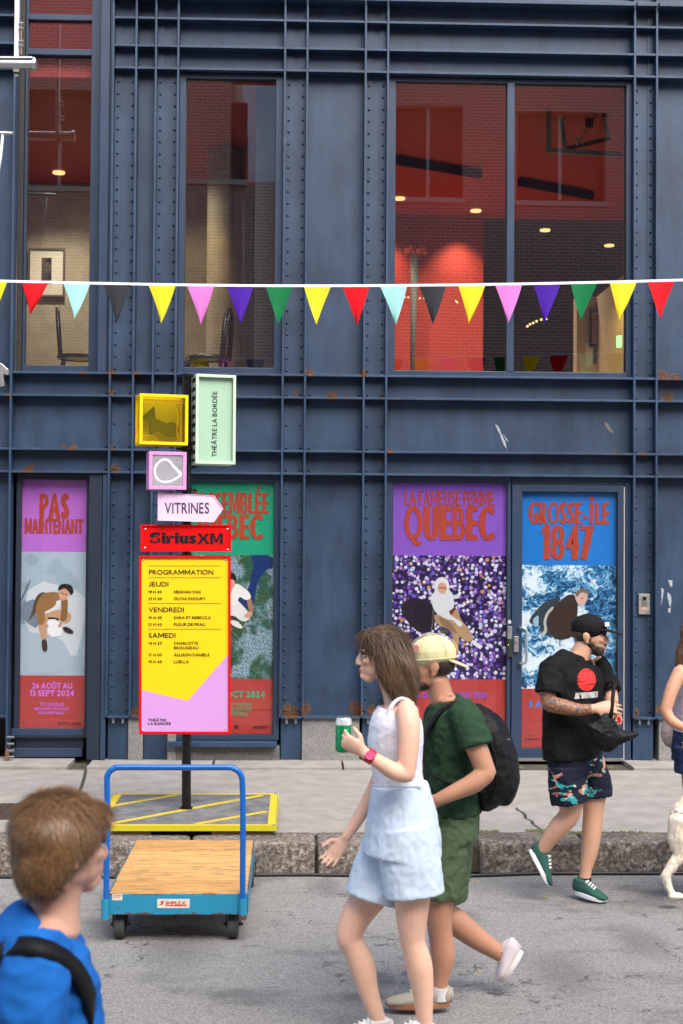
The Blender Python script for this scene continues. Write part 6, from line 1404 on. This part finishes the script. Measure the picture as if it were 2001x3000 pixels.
# cap
cp = empty('baseball_cap', j(1275, 1900), 'pale yellow cap with a pink patch worn backwards by the man in green', 'cap'); CPM = fabric('pale_yellow_cotton', (.60, .56, .32), var=.1); fh = f.normalized(); sdh = fh.cross(UPV).normalized(); uh = sdh.cross(fh); t = Blob()
t.ell(q(-.014, 0, .052), (fh, sdh, uh), (.109, .090, .086)); t.build('crown', CPM, cp, .005, 3, .0006, 10)
t = Blob(); t.loft([(q(-.075, 0, .024), .07, .010), (q(-.125, 0, .000), .066, .007), (q(-.160, 0, -.018), .046, .005)], axis=sdh); t.build('brim', CPM, cp, .0035, 2)
for ang in (0, 60, 120):
    m = MB(); m.tube([q(-.014 + .111 * math.cos(R(u)) * math.cos(R(ang)), .092 * math.cos(R(u)) * math.sin(R(ang)), .052 + .088 * math.sin(R(u))) for u in range(0, 181, 12)], .0016, 5); m.build('seam', CPM, cp, smooth=True)
m = MB(); m.dome(q(-.014, 0, .137), uh, .009, .006, 10); m.build('button', CPM, cp)
m = MB(); m.tube([q(-.014 + .1105 * math.cos(u), .0915 * math.sin(u), .034) for u in np.linspace(0, 2 * math.pi, 40)[:-1]], .0035, 6, closed=True); m.build('sweatband', CPM, cp, smooth=True)
m = MB(); m.poly([q(.055, .0765, .095), q(.02, .0865, .10), q(.02, .0920, .070), q(.058, .082, .066)]); m.build('patch', simple('pink_patch', (.62, .22, .2), .7), cp)
m = MB(); cc = [q(.086, -.052, .10), q(.05, -.0785, .10), q(.05, -.0815, .072), q(.088, -.056, .072)]; m.prism(cc, (0, -.003, 0)); m.build('patch', simple('pink_patch', (.62, .22, .2), .7), cp)
t = Blob(); t.ell(q(-.03, 0, .005), (fh, sdh, uh), (.086, .0815, .06)); t.build('hair', hair_mat('dark_hair', (.008, .006, .005), (.04, .025, .018)), e, .005, 2)
t = Blob(); t.ell(q(.045, 0, -.075), (fh, sdh, uh), (.052, .056, .036)); t.build('beard', hair_mat('dark_beard', (.012, .008, .006), (.05, .03, .02)), e, .004, 2)
BE = simple('beige_suede', (.34, .30, .24), .85, bump=.3, bs=300); GM = simple('gum_sole', (.32, .14, .06), .6); LC = simple('cream_lace', (.5, .46, .4), .8)
shoe(e, j(1316, 2950, -.08), j(1130, 2952, -.08), UPV, (BE, GM, LC)); shoe(e, j(1534, 2790, .18), j(1470, 2880, .16), (-.85, 0, .4), (simple('pale_lilac_shoe', (.5, .45, .48), .8), simple('pale_sole', (.55, .5, .48), .7), LC), laces=True)
m = MB(); c = j(1288, 2905, -.08); m.tube([c - V((0, 0, .035)), c + V((0, 0, .02))], [.042, .043], 20); m.build('sock', fabric('white_sock', (.6, .6, .6)), e, auto=True)

# ---- bearded man in black, walking right
MY = 8.45; j = JJ(MY); e = empty('person', (j(1720, 2632).x, MY, 0), 'bearded man in black t-shirt with tattooed arm, floral shorts and green sneakers', 'person')
ta0, ta1 = j(1588, 2000, -.2), j(1730, 2110, -.25)
def tattoo(a, cc):
    p = a.xyz(a.pos()); n = a.noise(a.pos(), 20, 4, .6, 1.8); cr = a.ramp(n, [(.3, (.02, .025, .03)), (.42, (.03, .10, .11)), (.48, (.25, .035, .02)), (.54, (.36, .16, .04)), (.6, (.05, .09, .03)), (.68, (.40, .25, .14)), (.78, (.03, .03, .03))])
    cr = a.mix(a.step(a.voro(a.pos(), 24, 'DISTANCE_TO_EDGE').outputs['Distance'], .06, .02), cr, (.015, .015, .02))
    mask = a.m_('MULTIPLY', a.m_('MULTIPLY', a.m_('LESS_THAN', p[0], ta1.x), a.m_('GREATER_THAN', p[2], j(1600, 2125).z)), a.m_('MULTIPLY', a.m_('LESS_THAN', p[2], j(1600, 1990).z), a.m_('LESS_THAN', p[1], MY - .10)))
    return a.mix(a.m_('MULTIPLY', mask, .86), cc, cr)
SK3 = skin_mat('light_tan_skin', (.58, .34, .23), tattoo); b = Blob(); f = V((.94, -.32, -.06)); q = head(b, j(1729, 1862), f, s=1.02)
AX = V((.78, .62, 0)); b.loft([(j(1712, 1893), .058, .06), (j(1694, 1930), .062, .062)], axis=AX)
b.loft([(j(1684, 1934), .155, .06), (j(1682, 1975), .180, .11), (j(1676, 2060), .17, .112), (j(1680, 2180), .165, .12), (j(1684, 2240), .165, .12)], axis=AX)
b.loft([(j(1624, 1960, -.11), .048), (j(1604, 2010, -.17), .050), (j(1610, 2062, -.20), .045)]); b.loft([(j(1610, 2062, -.20), .047), (j(1646, 2070, -.23), .046), (j(1700, 2080, -.25), .036), (j(1740, 2076, -.26), .028)])
hand(b, j(1746, 2076, -.26), V((1, -.05, .12)), (0, .75, -.4), .32, 1.06, -1)
b.loft([(j(1752, 1945, .12), .052), (j(1782, 2010, .10), .046), (j(1792, 2060, .02), .040), (j(1782, 2078, -.10), .032), (j(1776, 2080, -.16), .028)]); hand(b, j(1776, 2082, -.16), V((.5, -.8, -.1)), (-.3, -.3, -.9), .7, 1.0, 1)
b.loft([(j(1722, 2230, .06), .10), (j(1738, 2300, .05), .088), (j(1738, 2372, .04), .062), (j(1734, 2430, .04), .059), (j(1728, 2490, .04), .052), (j(1716, 2550, .04), .036), (j(1712, 2588, .04), .036)])
b.loft([(j(1664, 2230, -.06), .10), (j(1668, 2310, -.06), .086), (j(1670, 2382, -.05), .064), (j(1636, 2424, -.03), .058), (j(1602, 2470, .0), .044), (j(1584, 2500, .02), .036), (j(1578, 2512, .02), .036)])
b.build('body', SK3, e, .005, 3); face_parts(q, f, e, brow=(.012, .009, .007), lips=(.36, .15, .13), s=1.02)
fh = f.normalized(); sdh = fh.cross(UPV).normalized(); uh = sdh.cross(fh)
t = Blob(); t.ell(q(.050, 0, -.084), (fh, sdh, uh), (.043, .050, .032)); t.ell(q(.034, 0, -.066), (fh, sdh, uh), (.050, .060, .034)); t.ell(q(.012, 0, -.046), (fh, sdh, uh), (.044, .067, .036)); t.ell(q(.002, 0, -.018), (fh, sdh, uh), (.024, .070, .030)); t.ell(q(.090, 0, -.0465), (fh, sdh, uh), (.011, .026, .006)); t.ell(q(.074, 0, -.060), (fh, sdh, uh), (.018, .034, .020)) if 0 else None; BD = hair_mat('black_beard', (.012, .009, .008), (.06, .038, .025)); bd = t.build('beard', BD, e, .004, 2, .002, 60); fur(bd, 1200, .012, (.4, 0, -1), BD, e, 'beard_hairs', .0009, .3, .4)
t = Blob(); t.ell(q(-.03, 0, .008), (fh, sdh, uh), (.082, .0785, .058)); t.build('hair', BD, e, .004, 2)
cp = empty('baseball_cap', j(1725, 1820), 'black cap with small white tag and flat brim on the bearded man', 'cap'); CB = fabric('black_cotton', (.007, .007, .008)); t = Blob(); t.ell(q(-.010, 0, .046), (fh, sdh, uh), (.108, .088, .082)); t.build('crown', CB, cp, .0045, 2, .002, 14)
t = Blob(); t.loft([(q(.07, 0, .040), .075, .008), (q(.12, 0, .036), .072, .007), (q(.165, 0, .024), .058, .006), (q(.18, 0, .019), .035, .005)], axis=sdh); t.build('brim', CB, cp, .0035, 2)
c4 = [q(.082, .052, .086), q(.10, .018, .088), q(.102, .018, .066), q(.086, .054, .064)]; m = MB(); m.prism([p + fh * .007 for p in c4], sdh * .003 - fh * .003); m.build('white_tag', simple('white_tag', (.75, .75, .75), .6), cp)
def tee(a, cc):
    p = a.xyz(a.pos()); c0 = j(1722, 1993, -.15); r = .064; dx = a.m_('SUBTRACT', p[0], c0.x); dz = a.m_('SUBTRACT', p[2], c0.z)
    dd = a.m_('SQRT', a.m_('ADD', a.m_('MULTIPLY', dx, dx), a.m_('MULTIPLY', dz, dz))); band = a.step(a.noise(a.scale(a.pos(), (5, 1, 60), rot=(0, R(6), 0)), 1.3, 2), .36, .40); fr = a.m_('LESS_THAN', p[1], MY - .02)
    m1 = a.m_('MULTIPLY', a.m_('MULTIPLY', a.m_('LESS_THAN', dd, r), fr), band); cc = a.mix(m1, cc, (.66, .035, .035))
    x0, x1 = j(1682, 2030, -.15).x, j(1762, 2030, -.15).x; z0, z1 = j(1700, 2047, -.15).z, j(1700, 2029, -.15).z
    bx = a.m_('MULTIPLY', a.m_('MULTIPLY', a.m_('GREATER_THAN', p[0], x0), a.m_('LESS_THAN', p[0], x1)), a.m_('MULTIPLY', a.m_('GREATER_THAN', p[2], z0), a.m_('LESS_THAN', p[2], z1))); nz = a.step(a.noise(a.scale(a.pos(), (60, 1, 12)), 1, 2), .40, .44)
    return a.mix(a.m_('MULTIPLY', a.m_('MULTIPLY', bx, fr), nz), cc, (.5, .5, .5))
t = Blob(); t.loft([(j(1690, 1920), .13, .066), (j(1682, 1945), .20, .095), (j(1680, 1990), .215, .135), (j(1676, 2060), .20, .138), (j(1674, 2140), .20, .142), (j(1678, 2216), .205, .150)], axis=AX, round_ends=False)
t.ell(j(1622, 1962, -.12), (V((1, 0, 0)), AY, UPV), (.084, .080, .080)); t.loft([(j(1634, 1946, -.09), .070), (j(1614, 1984, -.15), .073), (j(1608, 2030, -.18), .077)], round_ends=False); t.loft([(j(1744, 1936, .10), .062), (j(1772, 1990, .11), .070), (j(1784, 2026, .08), .074)], round_ends=False)
t.build('t_shirt', fabric('black_jersey', (.006, .006, .0065), tee), e, .0055, 2, .007, 9, (1, 1, .8))
def floral(a, cc):
    n = a.noise(a.scale(a.pos(), (1, 1, 2.4), rot=(0, R(14), 0)), 7.5, 4, .5, .6); n2 = a.noise(a.pos(), 12, 3, .5, .8)
    c1 = a.ramp(n2, [(.38, (.42, .16, .13)), (.46, (.6, .52, .35)), (.5, (.02, .27, .30)), (.62, (.02, .30, .33)), (.7, (.5, .5, .48))]); return a.mix(a.step(n, .575, .585), cc, c1)
t = Blob(); t.loft([(j(1682, 2205), .19, .138), (j(1688, 2262), .195, .142)], axis=AX, round_ends=False)
t.loft([(j(1662, 2250, -.07), .115, .115), (j(1664, 2310, -.08), .112, .112), (j(1670, 2350, -.08), .108, .108)], axis=AX, round_ends=False); t.loft([(j(1716, 2250, .06), .112, .11), (j(1738, 2290, .05), .104, .106), (j(1742, 2330, .05), .100, .104)], axis=AX, round_ends=False)
t.build('shorts', fabric('dark_floral_shorts', (.012, .014, .028), floral), e, .0055, 2, .006, 10)
GS = simple('green_suede', (.012, .075, .055), .85, bump=.3, bs=300); WS = simple('white_rubber', (.66, .68, .70), .5); WL = simple('white_laces', (.75, .75, .75), .7)
shoe(e, j(1684, 2618, .05) * 1, V((j(1776, 2636, -.06).x, j(1776, 2636, -.06).y, 0.004)), UPV, (GS, WS, WL), w=.046); shoe(e, j(1548, 2492, .03), j(1604, 2600, -.02), (.85, -.1, .5), (GS, WS, WL), w=.046)
m = MB(); c = j(1712, 2584, .04); m.tube([c - V((0, 0, .03)), c + V((0, 0, .028))], .041, 18); m.build('sock', CB, e, auto=True)
bg_ = empty('shoulder_bag', j(1760, 2150, -.28), 'black soft bag with red tag dangling from the hands of the bearded man', 'bag'); t = Blob()
t.loft([(j(1776, 2094, -.27), .02, .03), (j(1774, 2120, -.27), .04, .07), (j(1766, 2150, -.27), .055, .11), (j(1756, 2160, -.27), .045, .10)], axis=AY); t.loft([(j(1745, 2158, -.27), .04, .03), (j(1800, 2158, -.27), .045, .05), (j(1842, 2156, -.27), .03, .024), (j(1864, 2150, -.27), .018, .012)], axis=AY)
t.build('bag_body', BK, bg_, .005, 9, .004, 12); m = MB(); m.tube([j(1790, 2100, -.3), j(1800, 2000, -.2), j(1778, 2000, -.1), j(1762, 2060, -.12), j(1772, 2110, -.22)], .012, 8); m.build('strap', BK, bg_, smooth=True)
m = MB(); p_ = [j(1806, 2102, -.33), j(1818, 2100, -.33), j(1822, 2116, -.33), j(1812, 2118, -.33)]; m.prism(p_, (0, .006, 0)); m.build('red_tag', RW, bg_)

# ---- boy in the foreground, blue shirt, seen from behind
BYY = 3.3; j = JJ(BYY); e = empty('person', (j(120, 3000).x, BYY, 0), 'short haired blond brown person in bright blue shirt with dark strap, close at lower left', 'person')
f = V((.84, .54, -.02)); AXb = V((.36, -.93, 0)); b = Blob(); q = head(b, j(188, 2478), f, s=.98)
b.loft([(j(176, 2560), .050, .054), (j(166, 2640), .050, .054), (j(150, 2710), .075, .07)], axis=AXb)
b.loft([(j(125, 2735), .165, .06), (j(110, 2800), .18, .10), (j(100, 3000), .15, .11), (j(100, 3300), .15, .11)], axis=AXb)
z0 = 0
def bz(sx, z, dy=0): p = j(sx, 2500, dy); return V((p.x, BYY + dy, z))
b.loft([(bz(100, .82, -.08), .085), (bz(110, .45, -.08), .055), (bz(105, .3, -.08), .052), (bz(100, .09, -.08), .034)]); b.loft([(bz(110, .82, .09), .085), (bz(190, .47, .1), .055), (bz(180, .3, .1), .052), (bz(160, .09, .1), .034)])
b.loft([(j(118, 2800, -.2), .045), (bz(60, 1.0, -.24), .036), (bz(120, .8, -.28), .025)]); hand(b, bz(125, .79, -.28), V((.3, 0, -1)), (0, 1, 0), .4, .9, 1)
b.loft([(j(150, 2800, .2), .045), (bz(170, 1.0, .24), .036), (bz(230, .84, .26), .025)]); hand(b, bz(234, .82, .26), V((.4, 0, -1)), (0, -1, 0), .4, .9, -1)
b.build('body', skin_mat('pale_skin', (.62, .36, .25)), e, .0055, 3); face_parts(q, f, e, brow=(.12, .07, .03), lips=(.45, .16, .14), s=.98)
fh = f.normalized(); sdh = fh.cross(UPV).normalized(); uh = sdh.cross(fh); t = Blob()
t.ell(q(-.021, 0, .044), (fh, sdh, uh), (.101, .0845, .086), 28, 18); t.loft([(q(-.022, 0, .070), .072, .088), (q(-.023, 0, .042), .084, .100), (q(-.040, 0, .004), .083, .080), (q(-.054, 0, -.040), .073, .062), (q(-.058, 0, -.084), .056, .044)], axis=sdh, n=28, round_ends=False); t.ell(q(.045, 0, .070), (fh, sdh, uh), (.052, .060, .034)); t.ell(q(.020, 0, .030), (fh, sdh, uh), (.045, .0775, .040))
HB2 = hair_mat('light_brown_hair', (.06, .028, .010), (.46, .26, .10))
a = NT('loose_hair'); n = a.noise(a.obj(), 210, 2, .8); n2 = a.noise(a.obj(), 5, 2); a.base(a.ramp(a.m_('ADD', a.m_('MULTIPLY', n, .75), a.m_('MULTIPLY', n2, .25)), [(.34, (.07, .032, .012)), (.5, (.20, .10, .038)), (.66, (.44, .25, .10))])); a.rough(.4); HB3 = a.m; hr = t.build('hair', HB2, e, .0045, 26, .0012, 16, (1, 1, .3))
crown = q(-.03, 0, .125)
fur(hr, 24000, .052, lambda c, n: (c - crown) + V((.02, 0, -.09)), HB3, e, 'hair_strands', .0009, .2, .035)
BLU = fabric('bright_blue_jersey', (.010, .125, .43), var=.16); t = Blob()
t.loft([(j(148, 2690), .072, .068), (j(132, 2716), .13, .082), (j(118, 2760), .185, .105), (j(108, 2850), .20, .13), (j(108, 3000), .195, .145), (j(108, 3240), .19, .15)], axis=AXb, round_ends=False)
t.loft([(j(112, 2770, -.16), .068), (j(104, 2900, -.225), .072), (j(96, 3060, -.24), .075)], round_ends=False); t.loft([(j(160, 2770, .16), .066), (j(170, 2900, .21), .07), (j(176, 3060, .22), .072)], round_ends=False)
bshirt = t.build('t_shirt', BLU, e, .006, 5, .009, 6, (1, 1, 1.3))
t = Blob(); t.loft([(bz(105, .95), .175, .13), (bz(108, .80), .18, .135)], axis=AXb, round_ends=False); t.loft([(bz(104, .82, -.09), .10), (bz(106, .5, -.09), .10)], round_ends=False); t.loft([(bz(112, .82, .09), .10), (bz(170, .5, .10), .10)], round_ends=False); t.build('shorts', fabric('navy_shorts', (.015, .02, .05)), e, .007, 2, .005)
for (x, dy) in ((86, -.08), (146, .1)): shoe(e, bz(x, .004, dy), bz(x + 255, .004, dy + .06), UPV, (simple('grey_canvas', (.2, .2, .22), .8), WS, WL))
from mathutils.bvhtree import BVHTree
def on_surface(ob, sx, sy):
    me = ob.data; base = wloc(ob); bv = on_surface.__dict__.setdefault(ob.name, BVHTree.FromPolygons([v.co + base for v in me.vertices], [tuple(p.vertices) for p in me.polygons]))
    h = bv.ray_cast(CAM, ray(sx, sy).normalized()); return h[0], h[1]
sb_ = empty('bag_strap', j(100, 2760, -.1), 'dark shoulder strap across the blue shirt at lower left', 'bag strap'); m = MB(); L_, R_ = [], []
sp_ = [on_surface(bshirt, *p) for p in ((-60, 2860), (-20, 2812), (20, 2786), (60, 2776), (100, 2778), (140, 2790), (180, 2812), (215, 2842), (240, 2880), (254, 2930), (262, 2985))]; sp_ = [p for p in sp_ if p[0] is not None]
for _ in range(2): sp_ = [sp_[0]] + [((sp_[i - 1][0] + sp_[i][0] * 2 + sp_[i + 1][0]) / 4 + sp_[i][1] * .004, (sp_[i - 1][1] + sp_[i][1] + sp_[i + 1][1]).normalized()) for i in range(1, len(sp_) - 1)] + [sp_[-1]]
for i, (p, n_) in enumerate(sp_):
    t_ = (sp_[min(i + 1, len(sp_) - 1)][0] - sp_[max(i - 1, 0)][0]).normalized(); s_v = t_.cross(n_).normalized() * .021; L_ += [p - s_v - n_ * .004, p + s_v - n_ * .004, p + s_v + n_ * .012, p - s_v + n_ * .012]
m.add(L_, [(i * 4 + a_, i * 4 + (a_ + 1) % 4, i * 4 + 4 + (a_ + 1) % 4, i * 4 + 4 + a_) for i in range(len(sp_) - 1) for a_ in range(4)]); m.build('strap', BK, sb_, smooth=True)

# ---- person leaving the frame at the right edge
RYY = 8.6; j = JJ(RYY); e = empty('person', (j(2040, 2632).x, RYY, 0), 'person in pale top and navy trousers cut off by the right edge', 'person'); f = V((.9, -.3, 0)); b = Blob(); q = head(b, j(2052, 1868), f)
AXr = V((.35, -.93, 0)); b.loft([(j(2040, 1900), .05, .05), (j(2036, 1940), .05, .055)], axis=AXr); b.loft([(j(2034, 1944), .15, .05), (j(2034, 1990), .16, .095), (j(2034, 2090), .13, .09), (j(2034, 2160), .14, .1)], axis=AXr)
b.loft([(j(1994, 1968, -.14), .046), (j(1968, 2020, -.18), .040), (j(1950, 2082, -.2), .036)]); b.loft([(j(1950, 2082, -.2), .036), (j(1968, 2112, -.22), .033), (j(2010, 2134, -.24), .024)]); hand(b, j(2014, 2136, -.24), V((1, 0, -.2)), (0, 1, 0), .5, .92, 1)
b.loft([(j(2030, 2200, -.08), .085), (j(2034, 2380, -.08), .055), (j(2030, 2440, -.08), .05), (j(2028, 2570, -.08), .034)]); b.loft([(j(2060, 2200, .08), .085), (j(2100, 2380, .08), .055), (j(2104, 2440, .08), .05), (j(2100, 2570, .08), .034)])
b.build('body', skin_mat('fair_skin_warm', (.56, .30, .19)), e, .006, 3); face_parts(q, f, e)
t = Blob(); t.loft([(j(2030, 1962), .13, .085), (j(2034, 2000), .165, .105), (j(2034, 2090), .145, .105), (j(2034, 2146), .15, .108)], axis=AXr, round_ends=False)
def prt(a, cc): return a.mix(a.step(a.noise(a.pos(), 26, 3), .52, .58), cc, (.45, .42, .5))
t.build('top', fabric('pale_printed_top', (.6, .5, .55), prt), e, .006, 2, .004); t = Blob(); t.loft([(j(2036, 2140), .155, .112), (j(2036, 2230), .17, .13)], axis=AXr, round_ends=False); t.loft([(j(2026, 2190, -.08), .10), (j(2026, 2262, -.08), .10)], round_ends=False); t.loft([(j(2060, 2190, .08), .10), (j(2080, 2330, .08), .10)], round_ends=False)
t.build('shorts', fabric('navy_denim', (.02, .035, .09)), e, .006, 2, .005)
t = Blob(); fh = f.normalized(); sdh = fh.cross(UPV).normalized(); uh = sdh.cross(fh); t.ell(q(-.02, 0, .03), (fh, sdh, uh), (.105, .086, .092)); t.loft([(q(-.06, 0, 0), .08, .05), (q(-.10, 0, -.1), .07, .05), (q(-.12, 0, -.2), .05, .03)], axis=sdh); t.build('hair', HM1, e, .006, 3, .003, 30, (1, 1, .2))
for (x, y, dy) in ((2010, 2622, -.08), (2082, 2622, .08)): c = j(x, y, dy); shoe(e, V((c.x, c.y, .004)), V((c.x + .23, c.y - .03, .004)), UPV, (BE, WS, WL))
t = Blob(); t.loft([(j(1968, 2100, .1), .03, .04), (j(1962, 2140, .1), .05, .055), (j(1968, 2172, .1), .04, .05)], axis=AY); tag(t.build('tote_bag', fabric('pale_canvas', (.42, .36, .33)), None, .006, 3, .004), 'pale canvas bag half hidden behind the arm at the right edge', 'bag')

# ---- dog at the right edge, seen from behind its hind leg, heading right
DY = 8.35; j0_ = JJ(DY); j = lambda sx, sy, dy=0.0: j0_(sx + 24, sy, dy); e = empty('dog', (j(2060, 2630).x, DY, 0), 'cream long haired dog walking out of the right edge', 'dog'); b = Blob()
b.loft([(j(1990, 2400), .10, .11), (j(2030, 2380), .125, .135), (j(2120, 2385), .125, .135), (j(2220, 2380), .13, .16), (j(2290, 2350), .10, .13)], axis=AY); b.loft([(j(2290, 2340), .07, .09), (j(2340, 2270), .06, .075), (j(2370, 2235), .06, .07)], axis=AY)
b.ell(j(2384, 2222), (V((1, 0, 0)), AY, UPV), (.09, .07, .075)); b.loft([(j(2410, 2230), .04, .042), (j(2455, 2244), .028, .030), (j(2472, 2246), .022, .022)], axis=AY); b.ell(j(2366, 2222, -.075), (V((1, 0, 0)), AY, UPV), (.035, .012, .055)); b.ell(j(2366, 2222, .075), (V((1, 0, 0)), AY, UPV), (.035, .012, .055))
def hind(x, dy, s_=0):
    b.loft([(j(x + 46, 2400, dy), .075, .095), (j(x + 36, 2460, dy), .060, .082), (j(x + 34, 2504, dy), .036, .045)], axis=AY); b.loft([(j(x + 34, 2500, dy), .036, .042), (j(x + 4, 2540, dy), .026, .028), (j(x - 12, 2566, dy), .022, .024)], axis=AY)
    b.loft([(j(x - 12, 2564, dy), .022, .024), (j(x - 2, 2600, dy), .019, .020), (j(x + 8, 2620, dy), .022, .020)], axis=AY); b.loft([(j(x + 4, 2624, dy), .028, .019), (j(x + 28, 2625, dy), .030, .018), (j(x + 34, 2626, dy), .026, .014)], axis=AY)
hind(1938, -.09); hind(2006, .09)
def fore(x, dy): b.loft([(j(x, 2430, dy), .055, .07), (j(x - 8, 2500, dy), .036, .04), (j(x, 2560, dy), .026, .027), (j(x + 2, 2612, dy), .022, .022)], axis=AY); b.loft([(j(x + 2, 2622, dy), .027, .02), (j(x + 26, 2624, dy), .028, .018)], axis=AY)
fore(2240, -.09); fore(2290, .09)
b.loft([(j(2010, 2372), .03), (j(1984, 2362), .045), (j(1966, 2390), .05), (j(1962, 2420), .045), (j(1968, 2455), .02)])
DF = NT('cream_fur'); n = DF.noise(DF.scale(DF.obj(), (1, 1, .4)), 60, 4, .7); n2 = DF.noise(DF.obj(), 6, 3); DF.base(DF.mix(n, DF.mix(n2, (.62, .46, .30), (.80, .70, .55)), (.88, .83, .74))); DF.rough(.8); DF.bump(n, .7, .006); DF = DF.m
bd = b.build('body', DF, e, .006, 4, .003, 30, (1, 1, .4)); fur(bd, 9000, .035, (-.25, 0, -1), DF, e, 'coat', .0014, .12, .22, keep=lambda c, n: c.z > .12)
for sg in (-1, 1): t = Blob(); t.ell(j(2414, 2214, sg * .045), (V((1, 0, 0)), AY, UPV), (.01, .01, .01)); t.mb.build('eye', M['black'], e, smooth=True)
t = Blob(); t.ell(j(2482, 2240), (V((1, 0, 0)), AY, UPV), (.012, .016, .012)); t.mb.build('nose', M['black'], e, smooth=True)
